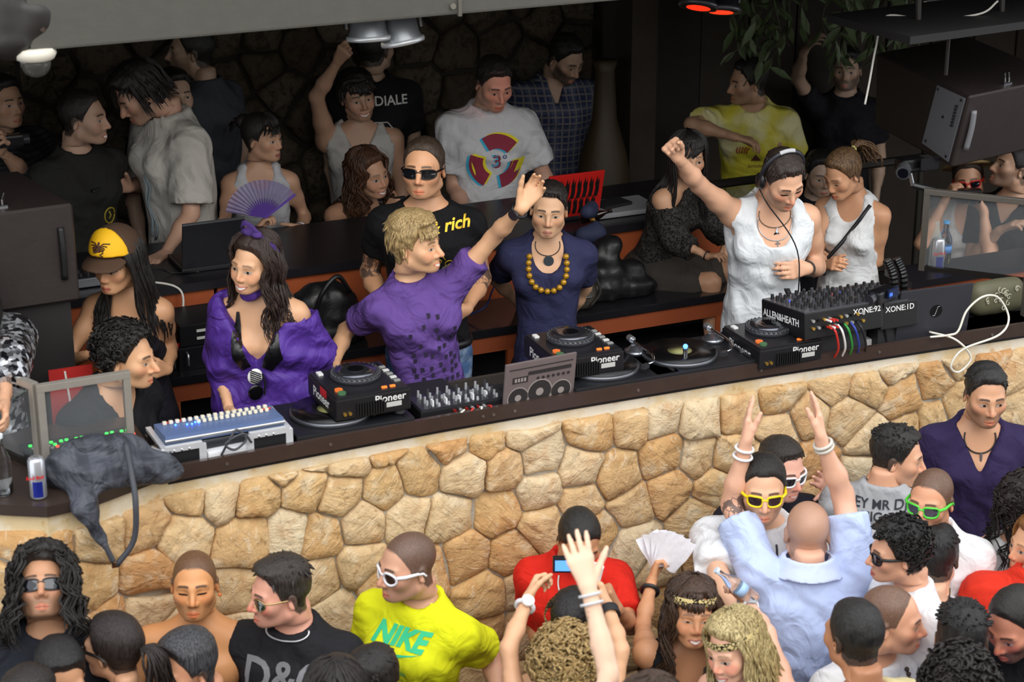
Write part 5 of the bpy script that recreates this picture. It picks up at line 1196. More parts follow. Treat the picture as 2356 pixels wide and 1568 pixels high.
cb_ = thing('plastic_box', 'clear plastic box with white paper beside the grey bag', 'box', tuple(at(325, 1085, 1.903)), (0, 0, .1)); MB().box((.05, .05, .022), (.12, .09, .04), bev=.004).done('box', CLR, cb_); MB().box((.045, .05, .03), (.08, .06, .012), rz=.3).done('paper', WHT, cb_)
pb = soft('patterned_bag', 'olive bag with pale scroll pattern at the right end of the counter', 'bag', [((.0, .05, .045), (.16, .05, .045), .045, .045), ((.0, .05, .10), (.16, .05, .10), .042, .042)], on(2268, 728, .14, 1.864), M('5d5b45', .6), .002)
rs = np.random.RandomState(3)
for k in range(14):
    cx, cz, r = rs.uniform(0, .16), rs.uniform(.03, .12), rs.uniform(.010, .020); pts = [(cx + r * (1 - t * .12) * math.cos(t), -.0 + .004 * math.sin(cx * 60), cz + r * (1 - t * .12) * math.sin(t)) for t in np.linspace(rs.rand() * 3, 7, 16)]; MB().tube(pts, .0022, 5).done('scroll_print', M('b9b7a0', .6), pb)
# ---- big monitors
def monitor(label, e, z0, z1, d1, l1, d2, l2, amp_=True, clampat=None, taper=0.):
    """cabinet with vertical edge at e, faces running along d1 and d2"""
    e = np.array([*e, z0]); d1 = nrm((*d1, 0)); d2 = nrm((*d2, 0)); t = thing('monitor_speaker', label, 'speaker', tuple(e)); H_ = z1 - z0
    P = [np.zeros(3), d2 * l2, d1 * l1 + d2 * l2, d1 * l1]; bm = bmesh.new()
    A = [bm.verts.new(p + (p / max(np.linalg.norm(p), 1e-9)) * -taper * 0 + (d1 * taper if i in (0, 1) else d1 * -taper * .3)) for i, p in enumerate(P)]; B = [bm.verts.new(p + UZ * H_) for p in P]
    bm.faces.new(A[::-1]); bm.faces.new(B)
    for i in range(4): bm.faces.new((A[i], A[(i + 1) % 4], B[(i + 1) % 4], B[i]))
    bmesh.ops.bevel(bm, geom=bm.edges[:], offset=.008, segments=1, affect='EDGES'); link('cabinet', bm_mesh('cabinet', bm), M('2c2422', .5, var=.2, vs=14., bmp=.1), t)
    if amp_:
        n = nrm(np.cross(d1, UZ)); n = n if n @ (CAM - e) > 0 else -n
        tp = lambda s_, z: d1 * s_ + n * .006 + d1 * taper * (1 - z / H_) 
        V = [tp(.03, H_ * .06) + UZ * H_ * .06, tp(.27, H_ * .12) + UZ * H_ * .12, tp(.26, H_ * .96) + UZ * H_ * .96, tp(.02, H_ * .96) + UZ * H_ * .96]
        bm = bmesh.new(); a = [bm.verts.new(v) for v in V]; b = [bm.verts.new(v - n * .005) for v in V]; bm.faces.new(a); bm.faces.new(b[::-1]); [bm.faces.new((a[i], a[(i + 1) % 4], b[(i + 1) % 4], b[i])) for i in range(4)]
        link('amp_plate', bm_mesh('amp_plate', bm), M('8e9096', .4, .5), t)
        for k in range(7): q = tp(.06, H_ * (.55 + .045 * k)) + UZ * H_ * (.55 + .045 * k); MB().box(tuple(q + n * .004), (.012, .012, .008)).done('vent', M('222226', .5), t)
        for s_, z in ((.05, .12), (.24, .18), (.24, .92), (.04, .92), (.15, .6)): q = tp(s_, H_ * z) + UZ * H_ * z; MB().sph(tuple(q + n * .002), .006, 8).done('screw', M('2a2a2d', .3, .8), t)
    n2 = nrm(np.cross(d2, UZ)); n2 = n2 if n2 @ (CAM - e) > 0 else -n2; q0 = d2 * .05
    MB().tube(smooth_path([q0 + n2 * .002 + UZ * H_ * .78 + d1 * taper * .2, q0 + n2 * .012 + UZ * H_ * .55 + d1 * taper * .45, q0 + n2 * .008 + UZ * H_ * .25 + d1 * taper * .7], 6), .012, 8).done('handle_slot', M('77787c' if amp_ else '0d0c0d', .5), t, True)
    c = d2 * l2 * .45 + d1 * .06 + UZ * (H_ + .002); MB().cyl(tuple(c - d2 * .025), tuple(c + d2 * .025), .009, n=10).done('clamp', CHR, t)
    for s_ in (-.01, .014): MB().tube([tuple(c + d2 * s_), tuple(c + d2 * s_ + UZ * .025 + d1 * .004), tuple(c + d2 * s_ + UZ * .05 - d2 * .008)], .005, 6).done('clamp_screw', CHR, t)
    return t
eR = onz(2230, 222, 2.65); monitor('big dark monitor speaker with grey amplifier plate hanging at upper right', eR[:2], 2.33, 2.65, (.15, 1), .85, (1, .22), .6, True, taper=.10)
eL = onz(168, 468, 2.6); monitor('big dark brown monitor speaker at the left edge of the booth', eL[:2], 2.255, 2.6, (-.17, 1), .5, (-1, -.04), .5, False, taper=.0)
box_obj('speaker_stand', (float(eL[0]) - .45, float(eL[1]) + .03, 0), (float(eL[0]) - .03, float(eL[1]) + .42, 2.252 - ZF), M('1c1818', .7)); o = bpy.data.objects['speaker_stand']; o.location.z = ZF; tag(o, 'dark boxy stand under the big monitor speaker at the left', 'stand')
# hanger of the right speaker, upper right corner: shelf, cable, camera
sh_ = thing('truss_shelf', 'dark steel shelf and brackets above the right monitor speaker', 'shelf', tuple(onz(2330, 60, 2.96)))
MB().box((.1, .25, 0), (1.3, .5, .03), rz=.1).done('board', M('121010', .7), sh_)
for x in (-.3, .1, .5): MB().cyl((x, .2, 0), (x, .25, .46), .012, n=8).done('hanger_rod', M('3a3634', .4, .6), sh_); 
for x in (-.15, .25): MB().cyl((x, .2, -.22), (x, .2, -.01), .008, n=8).done('bracket', M('3a3634', .4, .6), sh_)
cm_ = thing('security_camera', 'white bracket camera with black lens at the upper right', 'camera', tuple(onz(2150, 25, 2.9)))
MB().box((.0, .0, .02), (.09, .06, .05), bev=.015, rz=.3).done('body', WHT, cm_); MB().cyl((-.01, -.02, .0), (-.02, -.04, -.05), .022, n=16).done('lens', M('141416', .2), cm_); MB().cyl((.03, .02, .03), (.08, .03, .12), .01, n=8).done('bracket', WHT, cm_)
def onD(px, py, D): return ond(px, py, D)
cable('white cable sagging across the upper right corner', [onD(1990, 240, 7.85), onD(2000, 190, 7.85), onD(2015, 110, 7.85), onD(2035, 40, 7.85), onD(2100, 40, 7.85), onD(2180, 42, 7.85), onD(2260, 30, 7.85), onD(2296, 2, 7.85)], .0045, 'cfccc4')
# ---- spotlights under the beam
def spot(label, px, py, Y, tilt, lens, em=0., s=1.):
    p = ony(px, py, Y); t = thing('spotlight', label, 'spotlight', tuple(p), tilt, 'can spotlights under the roof' if not em else 'red can spotlights under the roof')
    MB().lathe([(.045, .11), (.058, .10), (.062, .02), (.070, .0), (.070, -.012), (.064, -.014)], n=28).done('housing', M('8b8e92', .3, .6) if not em else M('222327', .3, .5), t, True)
    MB().lathe([(.074, .004), (.076, -.004), (.074, -.012)], n=28).done('rim', M('cfd2d4', .3, .5) if not em else M('4a4a4e', .3, .5), t, True)
    MB().cyl((0, 0, -.006), (0, 0, -.0145), .062 if not em else .045, n=28).done('lens', M(lens, .1, emit=em), t)
    MB().tube([(-.075, 0, .03), (-.08, 0, .13), (0, 0, .155), (.08, 0, .13), (.075, 0, .03)], .006, 6).done('yoke', M('777a7e', .35, .7), t)
    MB().cyl((0, 0, .15), (0, 0, .24), .010, n=8).done('hanger', M('55585c', .4, .6), t); return t
spot('grey can spotlight under the beam, left one of the pair', 848, 84, .42, (-.12, .0, 0), 'c9c6bd', s=1.); spot('grey can spotlight under the beam, right one of the pair', 926, 92, .42, (-.16, -.14, 0), 'c9c6bd')
for _o, _t in ((bpy.data.objects['spotlight'], (.1, 3.0, 2.4)), (bpy.data.objects['spotlight.001'], (.9, 3.0, 2.3))):  # added fill lights at the unlit cans, lifting the dark booth back
    _l = bpy.data.lights.new('can_fill', 'SPOT'); _l.energy = 4; _l.color = (1, .93, .82); _l.spot_size = 2.4; _l.spot_blend = .9; _l.shadow_soft_size = .06
    _q = bpy.data.objects.new('can_fill', _l); COL.objects.link(_q); _q.location = _o.location + Vector((0, .03, -.03)); _q.rotation_euler = (Vector(_t) - _q.location).to_track_quat('-Z', 'Y').to_euler()
r1 = spot('lit red can spotlight at the top, left one of the pair', 1608, 10, .6, (-.30, .3, 0), 'ff2a12', .9); r2 = spot('lit red can spotlight at the top, right one of the pair', 1660, 20, .6, (-.30, .2, 0), 'ff2a12', 1.3)
sp = bpy.data.lights.new('red_spot', 'SPOT'); sp.energy = 8; sp.color = (1, .05, .03); sp.spot_size = .13; sp.spot_blend = .6; sp.shadow_soft_size = .03; so = bpy.data.objects.new('red_spot_light', sp); COL.objects.link(so); so.location = r1.location + Vector((-.02, .03, -.04))
so.rotation_euler = (Vector(ony(1150, 205, 2.1)) - so.location).to_track_quat('-Z', 'Y').to_euler()
# ---- right side: rack column, camcorder, bottles
box_obj('side_cabinet', (2.16, .70, 0), (2.95, .87, 1.035), ORG); o = bpy.data.objects['side_cabinet']; o.location.z = ZF; tag(o, 'low orange wooden cabinet with dark top at the right of the booth', 'cabinet'); MB().box((2.555, .785, 1.05), (.83, .20, .03)).done('cabinet_top', DKT, o)
zc_ = ZF + 1.066
bottle('empty clear glass bottle behind the drinks at the right glass panel', on(2150, 610, .80, zc_), .22, .026, M('c8d8d0', .05, alpha=.3), False, 'ffffff')
bottle('small water bottle with light blue cap behind the drink can', on(2170, 612, .84, zc_), .19, .03, CLR, True, '4a9fd8', '4a86c8')
can('blue and silver energy drink can at the right glass panel', on(2154, 632, .78, zc_), 1.05)
tp_ = thing('camcorder_tripod', 'black camcorder on a thin black pole standing on the counter', 'camcorder', tuple(at(2038, 800, 1.863)), (0, 0, .35))
MB().cyl((0, 0, 0), (-.03, 0, .18), .007, n=10).done('pole', M('17171a', .4), tp_); MB().cyl((-.012, 0, .09), (-.016, 0, .12), .011, n=10).done('pole_collar', SIL, tp_); MB().box((-.035, 0, .19), (.05, .04, .03), bev=.004).done('head', M('141417', .4), tp_)
MB().box((-.05, 0, .225), (.11, .055, .05), bev=.01).done('camcorder_body', M('101013', .3), tp_); MB().cyl((-.10, 0, .225), (-.13, 0, .222), .02, n=16).done('lens', M('2a2a30', .2), tp_); MB().box((-.03, -.035, .235), (.06, .008, .036)).done('screen', M('1a2440', .1), tp_); MB().box((-.05, -.041, .235), (.016, .003, .012)).done('badge', M('3a66d8', .3, emit=.4), tp_)
hz_ = thing('cable_hose', 'pair of black corrugated hoses beside the mixer stand', 'hose', (1.86, .42, 1.60))
for x in (0, .045):
    P = smooth_path([(x, .0, .0), (x + .01, .0, .2), (x - .005, .0, .38), (x - .03, .02, .46)], 14); MB().tube(P, [.017 + .003 * (k % 2) for k in range(len(P))], 10).done('hose', M('0f0f11', .35), hz_, False)
cv_ = thing('clamp_camcorder', 'black camcorder with silver lens clamped to the right glass panel', 'camcorder', tuple(ony(2085, 385, .75))); MB().box((.04, .03, 0), (.12, .06, .06), bev=.012).done('body', M('0f0f11', .3), cv_)
MB().cyl((-.01, .0, -.005), (-.035, -.03, -.012), .03, n=20).done('lens_barrel', M('8d8f94', .25, .8), cv_); MB().cyl((-.036, -.031, -.0122), (-.038, -.033, -.0126), .022, n=20).done('glass', M('101018', .05), cv_); MB().box((.10, -.02, .01), (.09, .008, .05)).done('screen', M('15151a', .2), cv_)
MB().cyl((.04, .03, -.03), (.06, .03, -.09), .009, n=8).done('arm', SIL, cv_); MB().cyl((.06, .03, -.09), (.15, .0, -.115), .014, n=8).done('clamp', M('1a1a1c', .4), cv_)
cable('white cable looping over the counter edge beside the grey laptop', [onz(2140, 775, 1.91), onz(2185, 770, 1.915), onz(2205, 760, 1.93), (1.86, -.05, 2.0), (1.93, -.05, 2.045), (2.02, -.03, 2.02), (2.06, -.05, 1.94), (1.98, -.10, 1.90), (1.83, -.085, 1.86), (1.78, -.085, 1.80), (1.82, -.085, 1.77), (1.87, -.085, 1.82), (1.80, -.075, 1.90), (1.74, .01, 1.912)], .0045, 'd8d4c6')
# wooden post, tall jar and black crate at the back
box_obj('wood_post', (1.78, 2.55, 0), (1.92, 2.72, 2.32), M('2c241c', .8, var=.3, bmp=.3)); o = bpy.data.objects['wood_post']; o.location.z = ZB; tag(o, 'dark wooden post standing behind the plaid-shirt man', 'post')
jr = thing('tall_jar', 'tall brown clay jar at the back beside the plaid-shirt man', 'jar', tuple(on(1385, 600, 2.45, ZB))); MB().lathe([(.08, 0), (.12, .1), (.15, .5), (.15, .8), (.11, 1.05), (.06, 1.22), (.045, 1.45), (.06, 1.5)], n=28).done('jar_body', M('30240f', .6, var=.25, bmp=.2), jr, True)
ck = thing('black_crate', 'black equipment crate with small oval badge under the ledge', 'crate', (.86, 1.16, ZF)); MB().box((.35, .1, .38), (.66, .2, .76), bev=.01).done('body', M('121113', .4), ck); MB().sph((.42, -.001, .70), .045, 16, (1, .06, .45)).done('badge', M('8a7a3a', .4), ck, True); MB().sph((.42, -.003, .70), .036, 16, (1, .06, .4)).done('badge_centre', M('9a2420', .4), ck, True)
fr_ = thing('railing', 'dark railing under the yellow T-shirt man at the back', 'railing', (1.9, 2.06, ZB)); MB().cyl((-.05, 0, .95), (1.3, 0, .95), .022, n=10).done('rail', M('2a2724', .4, .5), fr_)
for x in (0, .42, .84, 1.25): MB().cyl((x, 0, .0), (x, 0, .95), .014, n=8).done('baluster', M('55524c', .4, .6), fr_)
# red placard behind the left screen
pk = thing('red_placard', 'red poster with white outline leaning against the left orange panel', 'poster', tuple(onz(135, 960, 1.93)), (0, 0, .0)); pk.location = (-1.44, .62, 1.80); MB().box((.06, 0, .12), (.15, .006, .26)).done('sheet', M('a8201c', .5), pk); MB().box((.06, 0, -.02), (.15, .007, .03)).done('white_foot', WHT, pk)
MB().tube([(.04, -.006, .24), (.05, -.006, .12), (.085, -.006, .04), (.09, -.006, .1)], .004, 6).done('outline_print', M('d8d0cc', .6), pk); MB().box((.06, 0, -.45), (.02, .01, .85)).done('stick', M('2a2a2a', .6), pk)
# ---- hanging plant
hp_ = thing('hanging_plant', 'leafy green plant trailing down over the dark back of the booth', 'plant', tuple(ony(1880, -40, 2.3)))
rs = np.random.RandomState(12); leaf = bmesh.new(); lv = [leaf.verts.new(p) for p in ((0, 0, 0), (.012, .004, -.03), (.014, .006, -.055), (0, .004, -.095), (-.014, .006, -.055), (-.012, .004, -.03), (0, -.003, -.045))]
for a, b in ((0, 1), (1, 2), (2, 3), (3, 4), (4, 5), (5, 0)): leaf.faces.new((lv[a], lv[b], lv[6]))
LM = bm_mesh('leaf', leaf, True); LEAF = M('4d5c3a', .55, var=.3); stems = MB()
for k in range(26):
    x0, y0 = rs.uniform(-.45, .5), rs.uniform(-.12, .12); L_ = rs.uniform(.2, .52); P = smooth_path([(x0, y0, .12), (x0 + rs.normal() * .03, y0 - .04, .02), (x0 + rs.normal() * .07, y0 - .05, -L_ * .5), (x0 + rs.normal() * .1, y0 - .04, -L_)], 5); stems.tube(P, .003, 5)
    for q in range(11):
        p = P[2 + int(q / 11 * (len(P) - 3))]; o = link('leaf', LM, LEAF, hp_, tuple(p), (rs.normal() * .6, rs.normal() * .6, rs.rand() * 6.28)); o.scale = (1 + rs.rand() * .6,) * 3
stems.done('stems', M('3a3826', .7), hp_)
# ================================================================ things worn, printed and held
def t_obj(c, p): return np.array(p) - c['root']
def tpt(c, u, v, f=0.):     # u: image-right when the person faces us, v: up from the neck base
    return c['N'] - c['tx'] * u * c['S'] + c['tz'] * v * c['S'] + c['ty'] * f * c['S']
def cloth_bvh(c, skin=False):
    k = 'bv%d' % skin
    if k not in c:
        V, F = (c['sv'], c['sf']) if 'sv' in c else (c['V'] - c['root'], c['F'])
        if skin and 'sv' in c: V, F = join_np([(c['sv'], c['sf']), (c['V'] - c['root'], c['F'])])
        c[k] = BVHTree.FromPolygons([tuple(v) for v in V], [tuple(f) for f in F])
    return c[k]
def project(c, u, v, back=False, lift=.003, skin=False):
    s_ = -1 if back else 1; o = tpt(c, u * s_, v, .5 * s_) - c['root']; d = -c['ty'] * s_
    h = cloth_bvh(c, skin).ray_cast(Vector(o), Vector(d), 1.)
    return (np.array(h[0]) - d * lift) if h[0] else o + d * .4
def decal(c, name, me, mat, u0, v0, back=False, rot=0., lift=.004, cuts=1, parent=None, skin=False):
    bm = bmesh.new(); bm.from_mesh(me); bmesh.ops.triangulate(bm, faces=bm.faces[:])
    for _ in range(cuts):
        es = [e for e in bm.edges if e.calc_length() > .009]
        if es: bmesh.ops.subdivide_edges(bm, edges=es, cuts=1); bmesh.ops.triangulate(bm, faces=bm.faces[:])
    ca, sa = math.cos(rot), math.sin(rot)
    for v in bm.verts: x, y = v.co.x, v.co.y; v.co = Vector(project(c, u0 + x * ca - y * sa, v0 + x * sa + y * ca, back, lift, skin))
    bm.to_mesh(me); bm.free(); return link(name, me, mat, parent or c['P'])
def text_on(c, s, size, u0, v0, mat, back=False, rot=0., name='print', **kw): return decal(c, name, text_mesh(s, size, **kw), mat, u0, v0, back, rot)
def poly_on(c, name, poly, mat, u0=0., v0=0., back=False, rot=0., lift=.004, cuts=2, skin=False):
    bm = bmesh.new(); bm.faces.new([bm.verts.new((x, y, 0)) for x, y in poly]); me = bpy.data.meshes.new(name); bm.to_mesh(me); bm.free()
    return decal(c, name, me, mat, u0, v0, back, rot, lift, cuts, None, skin)
def line_on(c, name, pts, r, mat, back=False, skin=False, lift=.004, parent=None):
    P = [project(c, u, v, back, lift, skin) for u, v in pts]; return MB().tube(P, r, 6).done(name, mat, parent or c['P'], True)
def necklace(c, w, drop, r, mat, name='necklace', z0=.03, n=24, bead=0., pend=None, pmat=None):
    pts = [(w * math.sin(t), z0 - drop * (0.5 + .5 * math.cos(t)) ** .8) for t in np.linspace(-math.pi * .60, math.pi * .60, n)]
    P = []
    for u, v in pts:
        p = project(c, u, v, False, r + .001, True); P.append(p)
    if bead:
        e = MB().tube(P, .001, 4).done(name, mat, c['P']); me = None
        L = [0] + list(np.cumsum([np.linalg.norm(b - a) for a, b in zip(P, P[1:])])); k = int(L[-1] / (bead * 1.9)); PA = np.array(P)
        sp_ = MB().sph((0, 0, 0), bead, 10); me = bm_mesh('bead', sp_.bm, True); me.materials.append(mat)
        for d in np.linspace(0, L[-1], k): q = [np.interp(d, L, PA[:, i]) for i in range(3)]; link('bead', me, None, e, tuple(q))
        return e
    e = MB().tube(P, r, 6).done(name, mat, c['P'], True)
    if pend:
        q = P[len(P) // 2] + c['ty'] * .004
        if pend == 'disc': MB().cyl(tuple(q - c['tz'] * .018), tuple(q - c['tz'] * .018 + c['ty'] * .008), .02, n=20).done('pendant', pmat, e)
        elif pend == 'bar': MB().cyl(tuple(q), tuple(q - c['tz'] * .03), .005, n=8).done('pendant', pmat, e)
        elif pend == 'star':
            o = q - c['tz'] * .02; mb = MB()
            for a in (90, 210, 330): a = math.radians(a); mb.cyl(tuple(o), tuple(o + (-c['tx'] * math.cos(a) + c['tz'] * math.sin(a)) * .024), .007, .001, 6)
            mb.done('pendant', pmat, e)
        elif pend == 'cross': mb = MB(); mb.cyl(tuple(q), tuple(q - c['tz'] * .035), .003, n=6); mb.cyl(tuple(q - c['tz'] * .012 - c['tx'] * .01), tuple(q - c['tz'] * .012 + c['tx'] * .01), .003, n=6); mb.done('pendant', pmat, e)
    return e
def wristband(c, sd, mat, back=.03, r=.031, th=.005, name='bracelet', n=1, gap=.010, face=None):
    a, e, wv, *_ = c['arms'][sd]; f = nrm(wv - e); u = nrm(np.cross(f, UZ + .1)); w_ = np.cross(f, u)
    for k in range(n):
        o = wv - f * (back + k * gap) - c['root']; rr = r + .004 * max(0, (back + k * gap - .03) / .04)
        b = MB().tube([o + (u * math.cos(t) + w_ * math.sin(t)) * rr * c['S'] for t in np.linspace(0, 6.283, 20)[:-1]], th, 6, True).done(name, mat, c['P'], True)
    if face is not None:
        d = nrm(-FW - f * (-FW @ f)); q = o + d * rr; MB().cyl(tuple(q), tuple(q + d * .009), .020, n=18).done('watch_face', face, b)
def earring(c, x, mat, r=.006, drop=0.): 
    o = c['hw'](np.array([[x, -.004, -.034 - drop]]))[0]; MB().sph(tuple(o), r, 10).done('earring', mat, c['P'], True)
def headband(c, mat, z0=.058, tilt=.25, wd=.016, r=.012, name='headband'):
    V = []; n = 36
    for k in range(n):
        a = 2 * math.pi * k / n; x, y = math.sin(a) * (.0745 + r), -.012 + math.cos(a) * (.094 + r); z = z0 + tilt * y
        k2 = math.sqrt(max(.3, 1 - ((z - .034) / .11) ** 2))
        for dz, dr in ((-wd, 0), (0, .004), (wd, 0)): V.append((x * (k2 + dr * 8), -.012 + (y + .012) * (k2 + dr * 8), z + dz))
    F = [((k * 3 + j), (k * 3 + j + 1), ((k + 1) % n) * 3 + j + 1, ((k + 1) % n) * 3 + j) for k in range(n) for j in range(2)]
    return c['hmesh'](name, (np.array(V), np.array(F)[:, ::-1]), mat)
LEOP = cloth_mat('d8c489', 'leopard', '1c1712', fold=.1)
def palm_pt(c, sd, f=.09, t=0., n=.02):
    wv, hd, t_, n_, sc = c['hm'][sd]; return wv + sc * (hd * f + t_ * t + n_ * n)
def handframe(c, sd): wv, hd, t_, n_, sc = c['hm'][sd]; return hd, t_, n_
def orient(o, x, y, z): o.rotation_mode = 'QUATERNION'; o.rotation_quaternion = Matrix((tuple(x), tuple(y), tuple(z))).transposed().to_quaternion()
GOLD = M('c9a227', .35, .6); BEADY = M('b98a1c', .3, .2, var=.5, vs=90., coat=.4)
# ================================================================ the people in the booth
BR = dict(floor=ZF)
# 1 girl with the yellow cap
c = person('woman in a yellow and brown trucker cap with bare shoulders at the left', (268, 606), Y=.86, s=.95, fem=True, body=-12, yaw=-24, pitch=8, floor=ZF, skin='b98864', hneck=-.02,
    R=dict(e=(138, 855, -1), w=(205, 815, -1), h=(240, 790, -1), palm='in', pose='relax'), L=dict(e=(392, 800, 1), w=(385, 850, -1), h=(350, 850, -1), palm='in', pose='relax'),
    hair=dict(style='long', col='17120f', len=.36, seed=5, n=80, wave=.006, open=1.0, asym=-.05, thick=.013), top=dict(kind='strap', col='1a1820', neck='none', cuttop=-.17, hem=-.62), bottom='15151a', face=dict(lips='a8564c', eye=.6))
cap_m = M('f2b90f', .7, bmp=.1); brn = M('4a3424', .85, var=.1)
def cap_half(front):
    g = Grid((-.13, -.14, .03), (.13, .14, .19), .006); X, Y_, Z = g.xyz(g.full()); d = dell(X, Y_, Z, (0, -.008, .052), (.103, .123, .116 if not front else .130))
    cutz = (.062 + .15 * Y_) - Z; g.v = np.maximum(np.maximum(d, cutz), (.028 - Y_) if front else (Y_ - .028)).astype(np.float32); return g.mesh()
c['hmesh']('cap_crown_back', cap_half(False), brn); c['hmesh']('cap_crown_front', cap_half(True), cap_m)
g = Grid((-.12, .0, .01), (.12, .23, .11), .006); X, Y_, Z = g.xyz(g.full()); d = np.abs(Z - (.066 + .16 * (Y_ - .07) * -1.6 + .0 - 3.2 * X * X)) - .006; g.v = np.maximum(np.maximum(d, np.sqrt((X / .95) ** 2 + (Y_ - .075) ** 2) - .098), .05 - Y_).astype(np.float32); c['hmesh']('cap_brim', g.mesh(), brn)
INKB = M('4a2a1a', .7)
def on_cap(pts, r):      # strokes on the front of the cap
    P = []
    for x, z in pts:
        y = -.008 + .123 * math.sqrt(max(.02, 1 - (x / .103) ** 2 - ((z - .052) / .130) ** 2)) + .002; P.append((x, y, z))
    V, F = tube_np(np.array(P), r, 6); c['hmesh']('cap_print', (V, F), INKB)
for sg in (-1, 1):
    for k in range(4): on_cap([(sg * .004, .118 - k * .006), (sg * (.02 + k * .002), .130 - k * .007), (sg * (.045 - k * .008), .128 - k * .009)], .0028)
on_cap([(.0, .135), (.0, .12), (-.004, .105), (.012, .098)], .005); on_cap([(-.025, .098), (-.01, .09), (-.022, .084)], .003); on_cap([(.012, .106), (.022, .10), (.016, .094)], .004); on_cap([(-.012, .082), (.0, .080), (.01, .082), (.024, .08)], .0015)
# 2 man crouching at the light desk
c = person('dark curly haired man in a black shirt looking right behind the left glass screen', (292, 822), Y=.52, s=1.02, body=55, yaw=78, pitch=6, floor=ZF, lean=(14, 0), skin='c3926d', hneck=-.01,
    hair=dict(style='curly', col='14110f', n=220, r=.02, size=.015, rec=.012), top=dict(col='17171b', neck='v', deep=.14, sleeve=1.6, ease=.016, wr=.006), bottom='15151a', face=dict(smile=0, stubble=.12, nose=1.2, blush=.3), sit=(60,))
# 3 girl in the purple blouse
PUR = cloth_mat('4e2d8c', rough=.6, fold=.5, spec=.4)
c = person('smiling dark-haired woman in a loose purple blouse with purple scarf', (585, 605), Y=.56, s=.96, fem=True, body=-6, yaw=-30, pitch=6, roll=6, floor=ZF, skin='c39370', bust=1.0, hneck=-.01, nm='person',
    R=dict(e=(505, 850, 1), w=(528, 945, -1), h=(530, 980, -1), palm='in'), L=dict(e=(745, 830, 1), w=(705, 885, 1), h=(670, 915, 1), palm='back', pose='grip'),
    hair=dict(style='long', col='2a1a12', len=.33, seed=8, n=100, wave=.016, wf=3, open=1.05, out=.25, part=-.015), top=dict(kind='drape', mat=PUR, neck='v', deep=.27, vw=.62, sleeve=.86, ease=.018, loose=.035, hem=-.60, wr=.009, name='blouse', off='L'), bottom='141318', face=dict(smile=1., lips='b5605c', blush=.3, eye=.8))
g = Grid((-.11, -.11, -.05), (.11, .12, .09), .008); 
for k in range(3): g.ell((0, -.005, -.015 + k * .022), (.072 - k * .003, .075, .019), .01)
g.ell((.02, .075, -.02), (.035, .025, .03), .02); X, Y_, Z = g.xyz(g.full()); g.v = (g.v + .004 * snoise(X, Y_, Z, 90, 4)).astype(np.float32); v, f = g.mesh(); o_ = c['N'] + c['tz'] * .045 - c['root']
link('scarf', mesh_np('scarf', o_ + v[:, :1] * c['tx'] + v[:, 1:2] * c['ty'] + v[:, 2:] * c['tz'], f), cloth_mat('5a3a92', rough=.6, fold=.5), c['P'])
headband(c, cloth_mat('4a3372', fold=.3), .105, .9, .012, .016); c['hmesh']('hair_bow', join_np([ell_np(np.array([.012, .02, .142]), (.028, .02, .018)), ell_np(np.array([-.03, .02, .142]), (.024, .018, .016))]), cloth_mat('4a3372', fold=.3)); earring(c, -.082, M('6a3aa8', .3), .010)
cv = M('0e0d10', .35); 
for sg, k in ((1, 1.), (-1, .7)): poly_on(c, 'lace_top', [(sg * .022, -.27), (sg * .045, -.20), (sg * .066, -.14), (sg * .074, -.06), (sg * .086, -.06), (sg * .098, -.15), (sg * (.05 + .06 * k), -.23), (sg * .06, -.29)][::sg], cv, lift=.005, cuts=3, skin=True)
tg = thing('hung_sunglasses', 'zebra striped black sunglasses hooked on the purple blouse neckline', 'sunglasses', tuple(project(c, -.005, -.275, False, .018) + c['root'])); fr = tg
for i, (dz, mt) in enumerate(((-.028, M('e4e4e2', .3)), (-.088, M('0b0b0d', .1)))): MB().sph((0, 0, dz), .028, 16, (1, .25, 1.05)).done('lens', mt, tg, True)
for k in range(6): MB().box((0, -.0075, -.010 - k * .008), (.045, .003, .0035), ry=.5).done('zebra_stripe', M('101012', .4), tg)
MB().tube(smooth_path([(.025, 0, -.02), (.034, -.004, -.06), (.03, -.004, -.1)], 6), .004, 6).done('temple', M('1a1a1c', .3), tg)
# 4 purple T-shirt man
VIO = cloth_mat('5f4488', rough=.85, fold=.55)
c = person('blond man in a purple T-shirt with cut holes raising his arm', (955, 562), Y=.58, s=1., body=22, yaw=66, pitch=0, roll=-4, lean=(3, -10), floor=ZF, skin='cb9a75', bulk=.9,
    R=dict(e=(795, 760, 1), w=(768, 838, -1), h=(760, 870, -1), palm='down', pose='relax'), L=dict(e=(1135, 545, -1), w=(1200, 478, -1), h=(1240, 420, -1), palm='cam', pose='relax'),
    hair=dict(style='mop', col='94764a', streak='cdb07a', seed=4, sweep=.02, fl=.03), top=dict(mat=VIO, neck='crew', sleeve=.58, ease=.012, loose=.022, wr=.006), bottom='22242c', face=dict(smile=.6, stubble=.22, brow='7a5a34', blush=.4, nose=1.1))
HOLE = M('241a34', .9); rs = np.random.RandomState(6); k = 0
for row in range(13):
    v = -.13 - row * .036; n = 2 + int(row * .75)
    for j in range(n):
        u = -.11 + .22 * (j + .5 * (row % 2) + rs.rand() * (.9 if row < 8 else .25)) / max(n - .5, 1); s_ = .011
        if abs(u) > .13: continue
        poly_on(c, 'cut_hole', [(-s_ * .6, -s_), (s_ * .6, -s_ * .7), (s_ * .8, s_ * .8), (-s_ * .5, s_)], HOLE, u, v + rs.normal() * (.008 if row < 8 else .002), cuts=0, lift=.003)
wristband(c, 'L', M('17171a', .4), .02, .03, .007, 'watch', face=M('222226', .2))
